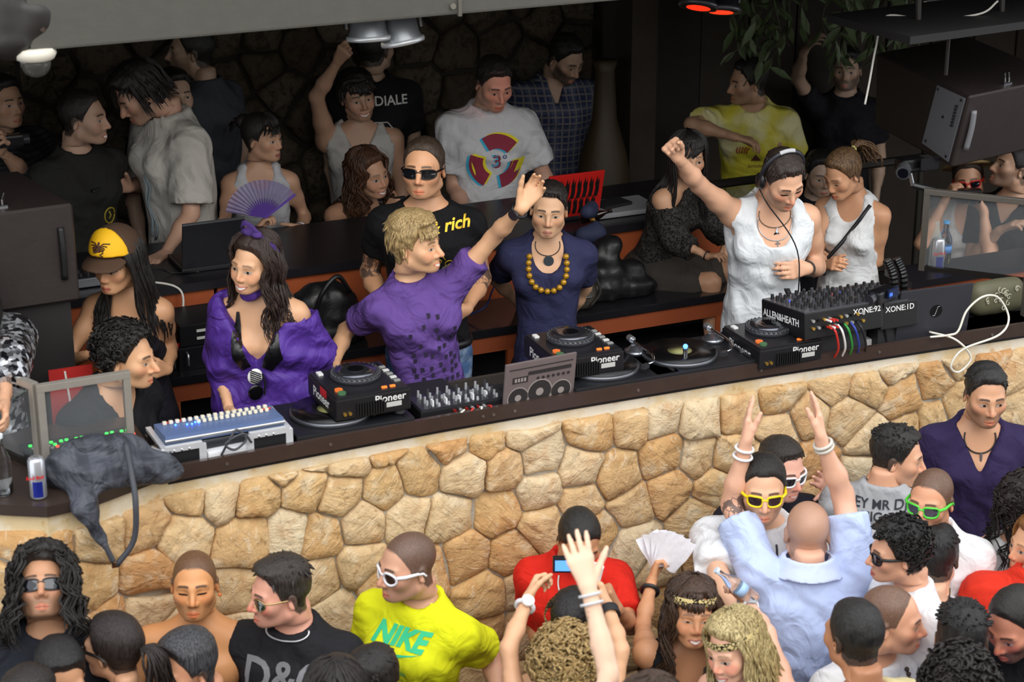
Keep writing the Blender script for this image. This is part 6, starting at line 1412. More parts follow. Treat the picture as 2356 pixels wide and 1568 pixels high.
# 5 tattooed man in sunglasses
c = person('man in dark visor sunglasses and black T-shirt with gold lettering', (975, 388), Y=1.0, s=1.06, body=-4, yaw=-10, pitch=-2, floor=ZF, skin='c4906c', bulk=1.06, tattoo=(('R', .55, .95), ('L', .6, 1.)),
    R=dict(e=(850, 625, 1), w=(880, 700, -1), h=(900, 760, -1), palm='in'), L=dict(e=(1108, 640, 1), w=(1072, 712, -1), h=(1030, 740, -1), palm='in', pose='relax'),
    hair=dict(style='crop', col='3a2d22', seed=2, rec=.006), top=dict(col='111114', neck='wide', sleeve=.5, ease=.011, hem=-.55), bottom='47638c', bottom_kind='denim', face=dict(stubble=.25, jaw=1.1, wide=1.02), glasses=('sport', '101014', M('1a1c22', .05, .3, coat=.8)))
text_on(c, '& rich', .066, .098, -.055, GOLD, rot=.18, font_shear=.25, bold=.0015)
for k in range(3): line_on(c, 'gold_swirl', [(.03 + .035 * k + .022 * (1 - t / 9) * math.cos(t), -.165 - .02 * k + .022 * (1 - t / 9) * math.sin(t)) for t in np.linspace(0, 8, 26)], .0018, GOLD)
poly_on(c, 'skull_print', [(.11 + .045 * math.cos(t), -.24 + .04 * math.sin(t)) for t in np.linspace(0, 6.1, 16)], M('6a6a6e', .6)); 
for k in range(24): t = k * .9; o = project(c, .11 + .006 * math.sqrt(k) * math.cos(t) * 1.3, -.235 + .006 * math.sqrt(k) * math.sin(t), False, .006); MB().sph(tuple(o), .0035, 6).done('gold_stud', GOLD, c['P'])
poly_on(c, 'grey_print', [(.03, -.30), (.12, -.29), (.13, -.4), (.10, -.48), (.06, -.44), (.04, -.5), (.02, -.4)], M('5d5c5a', .8))
MB().tube([tpt(c, .165 * math.sin(t), -.562 , .118 * math.cos(t)) - c['root'] for t in np.linspace(0, 6.283, 40)[:-1]], .019, 8, True).done('belt', M('19171a', .4), c['P'], True)
bo = project(c, -.01, -.562, False, .014); MB().box(tuple(bo), (.05, .05, .035), rz=-YAW).done('belt_buckle', CHR, c['P'])
# 6 navy T-shirt man
c = person('short-haired man in a navy T-shirt with a yellow bead necklace', (1263, 483), Y=.92, s=.97, body=0, yaw=-3, pitch=4, roll=3, floor=ZF, skin='c79a78', hneck=-.012, bulk=.88,
    R=dict(e=(1140, 640, 1), w=(1195, 700, 1), h=(1215, 730, 1), palm='back'), L=dict(e=(1345, 660, 1), w=(1300, 740, 1), h=(1290, 760, 1), palm='back'),
    hair=dict(style='short', col='1d1613', seed=9), top=dict(col='2e3050', neck='scoop', deep=.13, sw=.085, sleeve=.7, ease=.014, hem=-.70, wr=.004, fold=.3), bottom='1b1c24', face=dict(stubble=.1, lips='b07468', eye=.75))
necklace(c, .085, .255, .004, BEADY, bead=.0125, z0=.05); necklace(c, .055, .105, .0018, M('1a1718', .6), z0=.045, pend='disc', pmat=M('3a4248', .4), name='cord_necklace')
# 7 DJ in the white tank top
c = person('man in a white tank top with headphones raising his fist', (1800, 412), Y=.62, s=1.04, body=12, yaw=24, pitch=30, roll=-6, floor=ZF, skin='cb9a7c', bulk=1.0, lean=(6, 0),
    R=dict(e=(1608, 425, -1), w=(1560, 362, -1), h=(1538, 325, -1), palm='cam', pose='fist', a=(0, 0, .04)), L=dict(e=(1880, 615, 1), w=(1858, 618, -1), h=(1815, 622, -1), palm='in', pose='relax'),
    hair=dict(style='short', col='2a1f18', seed=11), top=dict(kind='tank', col='dfe3e6', neck='scoop', deep=.16, sw=.088, ease=.014, hem=-.66, wr=.008, arm=.012), bottom='2c3a58', bottom_kind='denim', face=dict(stubble=.4, mouth=.6, eye=.35, blush=.45))
P = [(math.sin(a) * .094, -.02, .034 + math.cos(a) * .108) for a in np.linspace(-1.75, 1.75, 22)]; c['hmesh']('headphone_band', tube_np(np.array(P), .010, 8, .55), M('2a2b30', .35))
P = [(math.sin(a) * .098, -.02, .034 + math.cos(a) * .112) for a in np.linspace(-.35, .35, 8)]; c['hmesh']('headphone_badge', tube_np(np.array(P), .009, 8, .6), M('b8babd', .4))
for sg in (-1, 1): c['hmesh']('ear_cup', join_np([ell_np(np.array([sg * .092, -.018, -.004]), (.017, .034, .038), 16)]), M('1b1b1e', .35))
necklace(c, .075, .17, .0022, SIL, z0=.04, name='chain_necklace', pend='cross', pmat=SIL); necklace(c, .07, .12, .002, M('6a5a48', .5), z0=.04, pend='star', pmat=CHR, name='cord_necklace'); wristband(c, 'L', M('2a2320', .5), .0, .031, .004)
e0 = c['hw'](np.array([[.09, -.02, -.045]]))[0] + c['root']; jt = np.array([1.28, .30, 2.06]); ch = tpt(c, .07, -.15, .17); lo_ = tpt(c, .08, -.42, .21)
cable('smooth upper part of the headphone lead on the white tank top', [e0, e0 + np.array([.02, -.04, -.06]), ch, lo_], .003, '151517')
cable('coiled black headphone lead running down to the big mixer', [lo_ + (jt - lo_) * t + np.array([math.cos(t * 150), math.sin(t * 150) * .5, 0]) * .011 for t in np.linspace(0, 1, 130)], .0025, '151517', 2)
# 8 woman with ponytail
c = person('woman with a ponytail in a white tank top with shoulder strap', (1940, 400), Y=1.0, s=.94, fem=True, body=-28, yaw=-52, pitch=26, floor=ZF, skin='c08c6a', hneck=-.01,
    R=dict(e=(1880, 590, -1), w=(1900, 610, -1), h=(1925, 605, -1)), L=dict(e=(2018, 600, 1), w=(1925, 610, -1), h=(1890, 600, -1), palm='in', pose='relax'),
    hair=dict(style='pony', col='3f2c20', streak='8a6a48', at=(0, -.10, .075), len=.13, n=34, seed=3), top=dict(kind='tank', col='e3e5e6', neck='scoop', deep=.12, sw=.08, ease=.008, hem=-.56, wr=.004), bottom='6a5a44', face=dict(blush=.2, eye=.4))
line_on(c, 'bag_strap', [(-.105, .0), (-.06, -.09), (0.0, -.19), (.05, -.3), (.085, -.40)][::-1] and [(.105, -.02), (.06, -.1), (0., -.2), (-.06, -.3), (-.10, -.40)], .009, M('17151a', .5), skin=True)
MB().tube([c['hw'](np.array([[0.012 * math.cos(t), -.112, .078 + .012 * math.sin(t)]]))[0] for t in np.linspace(0, 6.28, 12)[:-1]], .004, 6, True).done('hair_tie', M('d8d27a', .5), c['P'])
# ---------------- second row
c = person('shaggy-haired man in a pale grey T-shirt leaning on the back counter', (322, 215), Y=2.22, s=1.08, body=-52, yaw=-62, pitch=34, floor=ZB, lean=(4, 0), skin='b98f78',
    R=dict(e=(330, 420, 1), w=(295, 430, -1), h=(262, 425, -1), palm='in'), L=dict(e=(440, 500, 1), w=(378, 585, -1), h=(345, 602, -1), palm='down', pose='relax'),
    hair=dict(style='messy', col='15110f', seed=6), top=dict(col='c3bfb8', neck='crew', sleeve=.85, ease=.03, loose=.045, hem=-.72, wr=.007), bottom='20222a', face=dict(stubble=.3, nose=1.1))
line_on(c, 'faded_print', [(.02 + .02 * math.sin(k), -.2 - .03 * k) for k in range(11)], .006, M('8b979c', .9)); line_on(c, 'faded_print', [(.0 + .015 * math.sin(k * 1.3), -.22 - .03 * k) for k in range(10)], .008, M('9aa6aa', .9))
c = person('short-haired man in a dark T-shirt with a yellow crest holding a phone', (192, 272), Y=2.15, s=1.04, body=42, yaw=80, pitch=2, floor=ZB, skin='a88570', hair=dict(style='crop', col='17120f', seed=4), top=dict(col='22221f', neck='crew', sleeve=.8, hem=-.66), bottom='15151a',
    R=dict(e=(110, 430, 1), w=(180, 465, -1), h=(215, 455, -1), palm='up', pose='grip'), L=dict(e=(250, 420, 1), w=(262, 440, 1), h=(280, 420, 1), palm='in'), face=dict(smile=.5, stubble=.15))
line_on(c, 'crest_print', [(.075 + .03 * math.cos(t), -.27 + .035 * math.sin(t)) for t in np.linspace(0, 6.2, 20)], .004, M('8f7d1e', .7)); line_on(c, 'crest_print', [(.07, -.25), (.08, -.27), (.07, -.285)], .004, M('8f7d1e', .7))
hd, t_, n_ = handframe(c, 'R'); ph = thing('mobile_phone', 'small dark phone in the hand of the dark T-shirt man', 'phone', tuple(palm_pt(c, 'R', .09, 0, .03))); orient(ph, hd, t_, n_); MB().box((0, 0, 0), (.09, .045, .012), bev=.005).done('body', M('101013', .25), ph); MB().box((.01, 0, .0065), (.05, .036, .001)).done('screen', M('1c2026', .1), ph)
# girl with the fan
c = person('dark-haired woman in a white tank top holding a purple fan', (603, 318), Y=2.15, s=.94, fem=True, body=10, yaw=62, pitch=2, floor=ZB, skin='b0866c', hair=dict(style='pony', col='14100f', bun=(0, -.11, .07), n=6, len=.06, bangs=.035, sweep=.03), top=dict(kind='tank', col='b9b9bd', neck='scoop', deep=.1, hem=-.6), bottom='15151a',
    R=dict(e=(515, 515, -1), w=(590, 530, -1), h=(620, 490, -1), palm='in', pose='grip'), L=dict(e=(702, 500, 1), w=(690, 525, -1), h=(655, 545, -1), palm='in', pose='relax'), face=dict(lips='8a4a44'))
wristband(c, 'L', SIL, .01, .027, .004); earring(c, -.082, M('2a4a48', .4), .012, .02)
hd, t_, n_ = handframe(c, 'R'); p0 = palm_pt(c, 'R', .075, .03, .02) - FH * .06; fn = thing('hand_fan', 'open purple folding fan with translucent leaf held in front of the white tank top', 'fan', tuple(p0)); fx, fy_, fz = RT, FH, UZ; orient(fn, fx, fy_, fz); fn.scale = (.82,) * 3; fn.location += Vector((0, 0, .035))
FANM = M('8d82ae', .5, alpha=.75, var=.2, vs=40.); A0, A1 = math.radians(38), math.radians(172); nf = 18
for k in range(nf):
    a = A0 + (A1 - A0) * k / nf; b = A0 + (A1 - A0) * (k + 1) / nf; m_ = (a + b) / 2; mb = MB(); V = []
    for r in (.075, .20): V += [mb.bm.verts.new((r * math.cos(a), 0, r * math.sin(a))), mb.bm.verts.new((r * math.cos(m_), -.008, r * math.sin(m_))), mb.bm.verts.new((r * math.cos(b), 0, r * math.sin(b)))]
    mb.bm.faces.new((V[0], V[1], V[4], V[3])); mb.bm.faces.new((V[1], V[2], V[5], V[4])); mb.done('fan_pleat', FANM, fn)
    MB().cyl((0, .002, 0), (.10 * math.cos(a), .002, .10 * math.sin(a)), .004, n=6).done('fan_stick', M('5d3f9a', .4), fn)
MB().box((.10 * math.cos(A0), -.004, .10 * math.sin(A0)), (.20, .004, .012), ry=-A0).done('guard_stick', M('6a4cab', .4), fn)
mb = MB(); V = [mb.bm.verts.new((0, -.005, 0))] + [mb.bm.verts.new((.085 * math.cos(A0 + (A1 - A0) * k / 12), -.005, .085 * math.sin(A0 + (A1 - A0) * k / 12))) for k in range(13)]; [mb.bm.faces.new((V[0], V[k], V[k + 1])) for k in range(1, 13)]; mb.done('fan_hub', M('5d3f9a', .4), fn)
# man raising his arm
c = person('grinning man in a white V-neck shirt raising one arm to the lights', (822, 222), Y=2.6, s=1.0, body=6, yaw=22, pitch=4, roll=-8, floor=ZB, skin='a9836c', hair=dict(style='mop', col='14100f', fl=.04, sweep=-.02), top=dict(kind='tank', col='b8b6b2', neck='v', deep=.17, hem=-.66, wr=.005), bottom='15151a',
    R=dict(e=(728, 222, -1), w=(778, 140, -1), h=(795, 112, -1), palm='away', pose='fist'), face=dict(smile=1.))
rs = np.random.RandomState(8)
for k in range(34): u, v = -.02 + .09 * rs.rand() + .04 * math.sin(k), -.15 - .3 * (k / 34); poly_on(c, 'tooth_print', [(-.009, -.009), (.0, -.005), (.009, -.01), (.006, .0), (.010, .009), (.0, .006), (-.009, .009), (-.005, 0)], M('17171a', .8), u, v, cuts=0)
# black T-shirt with lettering
c = person('man in a black T-shirt with white lettering standing in the dark at the back', (862, 112), Y=2.72, s=1.05, body=12, yaw=150, pitch=0, floor=ZB, skin='a08470', hair=dict(style='short', col='0f0d0c'), top=dict(col='121215', neck='crew', hem=-.7, ease=.02), bottom='111115')
text_on(c, 'CIDIALE', .062, .045, -.075, M('c9c9c6', .7), bold=.0008); line_on(c, 'face_print', [(-.03, -.30), (-.04, -.2), (-.01, -.17), (.05, -.17), (.09, -.22), (.10, -.30)], .003, M('b8b8b6', .7)); line_on(c, 'face_print', [(.10, -.30), (.12, -.31), (.115, -.36), (.10, -.40), (.10, -.46), (.16, -.52)], .002, M('b8b8b6', .7))
# smiling brunette
c = person('smiling brunette with long wavy hair looking right behind the visor-glasses man', (848, 400), Y=2.22, s=1.0, fem=True, body=30, yaw=48, pitch=6, roll=-8, lean=(18, 0), floor=ZB, skin='b4866a', hair=dict(style='long', col='2e1e16', streak='6a4630', len=.40, wave=.02, wf=4, n=110, out=.3, seed=15, open=.9), top=dict(kind='tank', col='2a2226', pat='hstripe', c2='6a5a58', neck='scoop', hem=-.6), bottom='15151a', face=dict(smile=1., lips='a85a54'),
    R=dict(e=(815, 560, -1), w=(882, 492, -1), h=(915, 452, -1), palm='in', pose='grip'), L=dict(e=(900, 560, 1), w=(905, 480, 1), h=(910, 440, 1), palm='in', pose='grip'))
wristband(c, 'R', SIL, .045, .03, .005); q = palm_pt(c, 'R', .09, .03, .03); lg = thing('compact_camera', 'tiny dark camera with red light held by the smiling brunette', 'camera', tuple(q)); MB().box((.02, 0, 0), (.06, .025, .04), bev=.004).done('body', M('131316', .3), lg); MB().sph((.02, -.014, -.012), .005, 8).done('red_light', M('ff2a1a', .3, emit=4.), lg)
# 3 degrees T-shirt
c = person('man in a white T-shirt with a colourful arrow print lit red on the face', (1136, 192), Y=2.2, s=1.06, body=10, yaw=24, pitch=22, floor=ZB, skin='b58a74', hair=dict(style='short', col='1a1512', seed=21), top=dict(col='cfcfd2', neck='crew', sleeve=.72, ease=.022, loose=.03, hem=-.72, wr=.006), bottom='1c1d25',
    R=dict(e=(1045, 430, 1), w=(1080, 500, -1), h=(1110, 525, -1), palm='down'), L=dict(e=(1255, 410, 1), w=(1240, 520, -1), h=(1225, 560, -1), palm='down'), face=dict(stubble=.12))
def arc(cx, cy, r0, r1, a0, a1, n=12): return [(cx + r1 * math.cos(t), cy + r1 * math.sin(t)) for t in np.linspace(a0, a1, n)] + [(cx + r0 * math.cos(t), cy + r0 * math.sin(t)) for t in np.linspace(a1, a0, n)]
for dx, dy, cols in ((-.012, -.004, '3fb4d8'), (.012, .006, 'e8d828'), (0, 0, '8c2a40')):
    for k in range(3): a = math.radians(90 + 120 * k); poly_on(c, 'arrow_print', arc(dx + .02, -.215 + dy, .065, .13, a - .85, a + .55), M(cols, .8), cuts=1, lift=.003 + .0012 * ('3e8'.index(cols[0])))
text_on(c, '3', .085, .022, -.217, M('8c2a40', .8), bold=.003); text_on(c, '3', .085, .014, -.213, M('3fb4d8', .8), bold=.001); line_on(c, 'degree_print', [(.058 + .008 * math.cos(t), -.19 + .008 * math.sin(t)) for t in np.linspace(0, 6.2, 10)], .002, M('3a5a9a', .8))
c = person('bearded man in a blue plaid shirt looking down at the back', (1300, 135), Y=2.68, s=1.03, body=8, yaw=42, pitch=28, floor=ZB, skin='a68670', hair=dict(style='short', col='100d0c'), top=dict(col='2b3350', pat='plaid', c2='4a5068', neck='v', deep=.12, vw=.35, sleeve=1.1, hem=-.75, ease=.025), bottom='14141a', face=dict(stubble=.85))
text_on(c, 'o', .001, 0, -.3, M('2b3350', .8)) if False else None
# yellow T-shirt man
c = person('man in a yellow T-shirt leaning on the rail and looking left', (1722, 190), Y=2.32, s=1.02, body=-8, yaw=-72, pitch=6, floor=ZB, lean=(16, 0), skin='a07a60', hair=dict(style='short', col='100d0c', seed=31), top=dict(col='c9bf3a', pat='dip', c2='d8d2a0', neck='crew', sleeve=.7, ease=.02, loose=.03, hem=-.68), bottom='1a1a20',
    R=dict(e=(1590, 285, -1), w=(1690, 315, -1), h=(1735, 325, -1), palm='down'), L=dict(e=(1835, 380, 1), w=(1790, 330, -1), h=(1745, 318, -1), palm='down'), face=dict(stubble=.3))
text_on(c, 'amnesia', .04, .05, -.27, M('6a3a30', .8)); poly_on(c, 'triangle_print', [(.0, -.24), (.055, -.235), (.025, -.19)], M('5a3028', .8)); 
for k in range(5): line_on(c, 'flame_print', [(-.07 + k * .012, -.19), (-.075 + k * .014, -.17), (-.07 + k * .016, -.155)], .003, M('a83a30', .8))
c = person('bearded man standing in the dark under the hanging plant', (1948, 160), Y=2.72, s=1.02, body=-10, yaw=-14, floor=ZB, skin='a08470', hair=dict(style='short', col='0c0a0a'), top=dict(col='14141a', neck='crew', hem=-.7), bottom='101014', face=dict(stubble=.7), R=dict(e=(1835, 180, -1), w=(1850, 120, -1), h=(1870, 90, -1), palm='in'))
c = person('woman in a leopard-print off-shoulder blouse sitting on the ledge', (1583, 362), Y=1.30, s=.78, hs=1.2, fem=True, body=48, yaw=12, pitch=4, floor=ZF, lean=(14, 0), skin='b98b6c', hair=dict(style='long', col='15110f', len=.34, n=80, wave=.006, bangs=.045, sweep=.03, seed=41), top=dict(kind='tee', col='3c3a36', pat='leopard', c2='0d0d0e', neck='wide', sleeve=1.5, ease=.028, loose=.04, hem=-.62, off='R', wr=.007, name='blouse'), bottom=M('b98b6c', .5, var=.06), sit=(70, .03), face=dict(lips='a0605a'),
    R=dict(e=(1560, 560, -1), w=(1630, 590, -1), h=(1660, 585, -1), palm='down'), L=dict(e=(1650, 520, 1), w=(1668, 560, 1), h=(1680, 600, 1), palm='down'))
wristband(c, 'R', M('17151a', .5), .01, .028, .003)
sk = soft('skirt_tmp', 'x', 'x', [((0, 0, 0), (.1, 0, 0), .02, .02)], (0, 0, 0), LEA); [bpy.data.objects.remove(o_) for o_ in list(sk.children)]; bpy.data.objects.remove(sk)
g = Grid(c['pel'] - .3, c['pel'] + .45, .014); dr = -FH * math.cos(math.radians(70)) + RT * math.sin(math.radians(70))
for q in (-1, 1): h0 = c['pel'] - c['tz'] * .04 + c['tx'] * q * .08; g.cone(h0, h0 + dr * .20 + UZ * .01, .105, .088, .04)
g.ell(c['pel'], (.17, .15, .13), .05); v, f = g.mesh(); link('skirt', mesh_np('skirt', v - c['root'], f), cloth_mat('39342f', fold=.3), c['P'])
c = person('young person half hidden in the dark behind the ponytail woman', (1888, 400), Y=1.75, s=.95, body=10, yaw=8, pitch=8, floor=ZF, skin='a08470', hair=dict(style='short', col='100d0c'), top=dict(col='16161c', neck='crew'), bottom='101014', R='none', L='none')
c = person('man in a grey shirt looking left in the dark under the beam', (440, 118), Y=2.70, s=1.05, body=-120, yaw=-80, floor=ZB, skin='a08470', hair=dict(style='crop', col='0f0d0c'), top=dict(col='3a3d44', neck='crew', hem=-.7, ease=.02), bottom='101014', face=dict(stubble=.3))
c = person('man half hidden behind the shaggy-haired man at the back', (402, 218), Y=2.52, s=1.0, body=30, yaw=30, floor=ZB, skin='a88a76', hair=dict(style='short', col='100d0c'), top=dict(col='17171d', neck='crew'), bottom='101014', face=dict(smile=.3))
c = person('man in a dark striped shirt filming with a camcorder at the far left', (8, 235), Y=2.6, s=1.02, body=40, yaw=50, floor=ZB, skin='a8826a', hair=dict(style='short', col='100d0c'), top=dict(col='18181b', pat='hstripe', c2='2a2a2e', neck='crew', ease=.03, sleeve=1.2), bottom='101014', L=dict(e=(60, 400, -1), w=(0, 345, -1), h=(15, 310, -1), palm='in', pose='grip'), R='none')
q = palm_pt(c, 'L', .06, 0, .04); fc_ = thing('hand_camcorder', 'small dark camcorder held up at the far left edge', 'camcorder', tuple(q)); MB().box((.05, 0, 0), (.12, .05, .05), bev=.01).done('body', M('1a1a1e', .3), fc_); MB().cyl((.11, 0, 0), (.135, 0, 0), .022, n=16).done('lens', M('33333a', .2), fc_)
# sequin dress at the left edge
c = person('person in a shiny black and silver sequin dress at the left edge of the booth', (-75, 650), Y=.52, s=1.02, fem=True, body=20, yaw=20, floor=ZF, skin='b98a6c', hair=dict(style='long', col='17120f'), top=dict(kind='tee', col='1c1c20', pat='sequin', c2='b8babe', neck='scoop', sleeve=1.6, ease=.03, loose=.05, wr=.012, name='dress', hem=-.72), bottom='1c1c20', L=dict(e=(20, 830, -1), w=(10, 930, -1), h=(15, 980, -1), palm='in'))
# right side: photographer and neighbour
c = person('photographer in red sunglasses and straw hat pointing a camera at the right', (2228, 412), Y=1.5, s=.98, body=-12, yaw=-12, pitch=4, roll=-10, floor=ZF - .38, skin='b98a6e', hair=dict(style='crop', col='2a1c14'), top=dict(kind='tank', col='c9c9c8', neck='scoop', deep=.14, hem=-.6), bottom='2a2a30', glasses=('way', 'c4281e', '15161c'),
    R=dict(e=(2120, 560, -1), w=(2175, 460, -1), h=(2195, 425, -1), palm='right', pose='grip'), L=dict(e=(2275, 590, -1), w=(2262, 480, -1), h=(2240, 440, -1), palm='left', pose='grip'))
g = Grid((-.17, -.22, -.06), (.17, .19, .19), .008); X, Y_, Z = g.xyz(g.full()); d = np.maximum(np.abs(Z - .07 - .5 * (Y_ + .02)) - .007, np.sqrt(X ** 2 + (Y_ + .05) ** 2 * .9) - .135); g.v = np.minimum(d, np.maximum(dell(X, Y_, Z, (0, -.03, .05), (.092, .105, .085)), .07 + .5 * (Y_ + .02) - Z)).astype(np.float32); c['hmesh']('straw_hat', g.mesh(), M('8f7a52', .9, var=.2, vs=80., bmp=.4)); None
q = c['hw'](np.array([[.0, .17, -.03]]))[0] + c['root']; cm2 = thing('photo_camera', 'black compact camera held in front of red sunglasses', 'camera', tuple(q)); orient(cm2, RT, FH, UZ); MB().box((0, 0, 0), (.11, .05, .065), bev=.01).done('body', M('131316', .3), cm2); MB().cyl((.01, -.02, -.005), (.01, -.055, -.008), .024, n=20).done('lens_barrel', M('8d8f94', .25, .8), cm2); MB().cyl((.01, -.055, -.008), (.01, -.057, -.008), .018, n=18).done('glass', M('0f1016', .05), cm2)
c = person('man in a black T-shirt sitting in profile at the right edge of the booth', (2332, 385), Y=1.34, s=1.02, body=-40, yaw=-80, pitch=-14, floor=ZF - .38, skin='a8826a', hair=dict(style='crop', col='14100f', buzz=.7), top=dict(col='131317', neck='v', deep=.13, sleeve=.7, hem=-.66), bottom=M('a87c60', .5, var=.06), sit=(-75, .08),
    R=dict(e=(2235, 600, -1), w=(2300, 530, -1), h=(2340, 510, -1), palm='down'), face=dict(stubble=.5))
# ================================================================ the crowd in front of the wall
WT = 'e2e2e4'
c = person('man with big black curls and wrap sunglasses looking up at the left', (100, 1352), Y=-.42, s=1.02, body=8, yaw=10, pitch=-34, skin='a97a5c', hair=dict(style='bigcurl', col='17110e', len=.20, n=230, seed=2), top=dict(col='1d2028', neck='crew'), face=dict(stubble=.45), glasses=('sport', '1a1a1e', M('1a1c22', .05, .4, coat=.8)))
c = person('woman with a dark ponytail seen from behind at the bottom left', (262, 1490), zc=1.62, s=.98, fem=True, body=-150, yaw=-118, pitch=2, skin='bd8c6c', hair=dict(style='pony', col='1f1512', at=(0, -.105, .02), len=.2, n=40, seed=5), top=dict(kind='tank', col='15151a', neck='scoop', deep=.1), glasses=('way', '17110e', '17110e')); earring(c, .082, M('f2f2f0', .2), .006)
c = person('dark-haired woman with hair pulled back at the bottom left corner', (140, 1556), zc=1.60, s=.98, fem=True, body=20, yaw=28, pitch=14, skin='b98563', hair=dict(style='slick', col='120f0f'), top=dict(kind='tank', col='20202a', neck='scoop'), face=dict(eye=.8)); earring(c, .082, SIL, .006)
c = person('person of whom only dark hair shows in the bottom left corner', (62, 1625), zc=1.64, s=1., body=-20, skin='a87a5c', hair=dict(style='short', col='1c1512'), top=dict(col='22222a', neck='crew'))
c = person('bare-chested man with shaved head and closed eyes by the wall', (448, 1345), zc=1.58, s=1.0, body=2, yaw=4, pitch=-6, skin='c08455', hair=dict(style='buzz', col='15110f', buzz=.85), face=dict(stubble=.35, eye=.25), bottom='22242c', bulk=1.05); earring(c, -.084, M('e07a3a', .4), .006, .006)
c = person('man with slicked-back grey-black hair at the bottom left', (428, 1536), zc=1.53, s=1.03, body=-40, yaw=-48, pitch=8, skin='b67f60', hair=dict(style='slick', col='1b1a1c', streak='55555a', rec=.006), top=dict(col='1a1a20', neck='crew'), face=dict(stubble=.3))
c = person('man in aviator sunglasses and black T-shirt with grey letters D&G', (645, 1362), zc=1.60, s=1.02, body=-14, yaw=-62, pitch=4, skin='cb9079', bulk=1.12, hair=dict(style='quiff', col='2b2420', seed=6), top=dict(col='1e1e22', neck='crew', sleeve=.65, ease=.014), face=dict(stubble=.25, blush=.7, wide=1.03), glasses=('avi', M('c9b27a', .25, .8), '2e3526'))
text_on(c, 'D&G', .14, .005, -.125, M('77777b', .6), bold=.003); necklace(c, .075, .055, .004, SIL, z0=.05, name='chain_necklace')
c = person('dark-haired man whose forehead shows at the bottom beside the black T-shirt', (855, 1572), zc=1.52, s=1.0, body=-30, yaw=-42, pitch=14, skin='c08c72', hair=dict(style='short', col='17120f', seed=8), top=dict(col='1a1a20', neck='crew'))
c = person('person with dark hair mostly below the frame beside the yellow shirt', (775, 1600), zc=1.64, s=1.0, fem=True, body=170, skin='b08468', hair=dict(style='long', col='1c1412', len=.3), top=dict(col='20202a', neck='crew'))
c = person('man in white sunglasses and a neon yellow T-shirt', (938, 1302), zc=1.60, s=1.05, body=-24, yaw=-56, pitch=4, lean=(0, 5), bulk=.95, skin='bb8a70', hair=dict(style='buzz', col='231d1a', buzz=.85), top=dict(col='dfe21c', neck='crew', sleeve=.66, ease=.018, loose=.03, wr=.006), face=dict(stubble=.3), glasses=('white', 'e6e4ea', '3b2a22'), L=dict(e=(1128, 1500, 1), w=(1150, 1620, -1), palm='in'))
GRN = M('35c48a', .7); text_on(c, 'NIKE', .088, -.015, -.085, GRN, font_shear=.3, bold=.004)
poly_on(c, 'swoosh_print', [(-.095, -.115), (-.10, -.135), (-.085, -.162), (-.06, -.168), (.085, -.115), (-.045, -.148), (-.072, -.145)], GRN); text_on(c, 'Athletic', .034, -.02, -.20, GRN, font_shear=.2); text_on(c, 'Athletique', .026, .01, -.235, M('55561e', .8)); text_on(c, 'Athletica', .026, .0, -.265, M('55561e', .8))
c = person('man in a red T-shirt looking down and giving a thumbs up', (1332, 1240), zc=1.52, s=.98, body=-4, yaw=14, pitch=30, bulk=.92, skin='b17c5a', hair=dict(style='crop', col='14110f', seed=5), top=dict(col='cf2417', neck='crew', sleeve=.75, ease=.018), face=dict(), L=dict(e=(1450, 1440, -1), w=(1420, 1400, -1), h=(1398, 1345, -1), palm='left', pose='thumb'), R=dict(e=(1225, 1440, 1), w=(1260, 1500, -1), palm='in'))
necklace(c, .055, .16, .003, M('d8d6d0', .5), z0=.04, name='lanyard')
c = person('woman with short black hair and leopard headband behind the curly blonde', (1318, 1430), zc=1.50, s=.97, fem=True, body=175, yaw=165, skin='b58665', hair=dict(style='short', col='141110'), top=dict(kind='tank', col='131317', neck='scoop')); headband(c, LEOP, .045, .2, .014, .022)
c = person('curly blond woman with leopard headband seen from behind, arms raised', (1300, 1535), zc=1.50, s=1.0, fem=True, body=178, yaw=170, pitch=6, skin='c79673', hair=dict(style='curly', col='8a6a3c', streak='d6b67a', n=300, r=.024, size=.021), top=dict(kind='tank', col='16161a', neck='scoop'),
    L=dict(e=(1170, 1490, 1), w=(1215, 1375, 1), h=(1242, 1320, 1), palm='right', pose='grip', a=(0, 0, .04)), R=dict(e=(1428, 1490, 1), w=(1398, 1392, 1), h=(1375, 1325, 1), palm='left', pose='grip', a=(0, 0, .04)))
headband(c, LEOP, .035, .15, .016, .032); wristband(c, 'L', M('e4e4e6', .4), .035, .029, .008, 'watch', face=M('f2f2f2', .3)); wristband(c, 'R', M('19191c', .5), .02, .030, .004, n=4, gap=.009)
q = (palm_pt(c, 'L', .10, .0, .03) + palm_pt(c, 'R', .10, .0, .03)) / 2; q = onD(1297, 1297, depth(palm_pt(c, 'L', .1))); pc2 = thing('raised_phone', 'small black camera phone with lit blue screen held above the curly blonde', 'phone', tuple(q)); orient(pc2, RT, FH, UZ); MB().box((0, 0, 0), (.07, .022, .052), bev=.005).done('body', M('1a1a1e', .3), pc2); MB().box((0, -.0115, 0), (.055, .002, .036)).done('screen', M('4f86c8', .2, emit=.8), pc2)
q = palm_pt(c, 'R', .12, 0, .02); pp = thing('white_cup', 'crumpled white paper cup in the raised hand beside the phone', 'cup', tuple(q)); orient(pp, RT, FH, UZ); MB().cyl((0, 0, -.04), (.008, 0, .04), .018, .028, 12).done('paper', WHT, pp)
c = person('woman below the frame whose pale raised arm crosses the picture', (1500, 1660), Y=-2.0, s=1.08, fem=True, body=175, skin='d8ab90', hair=dict(style='long', col='3a281c'), top=dict(kind='tank', col='18181c', neck='scoop'), L=dict(e=(1415, 1450, 1), w=(1340, 1295, 1), h=(1308, 1190, 1), palm='away', pose='open', a=(0, 0, .10)))
wristband(c, 'L', M('cfd0d2', .4), .02, .027, .004, n=2, gap=.022)
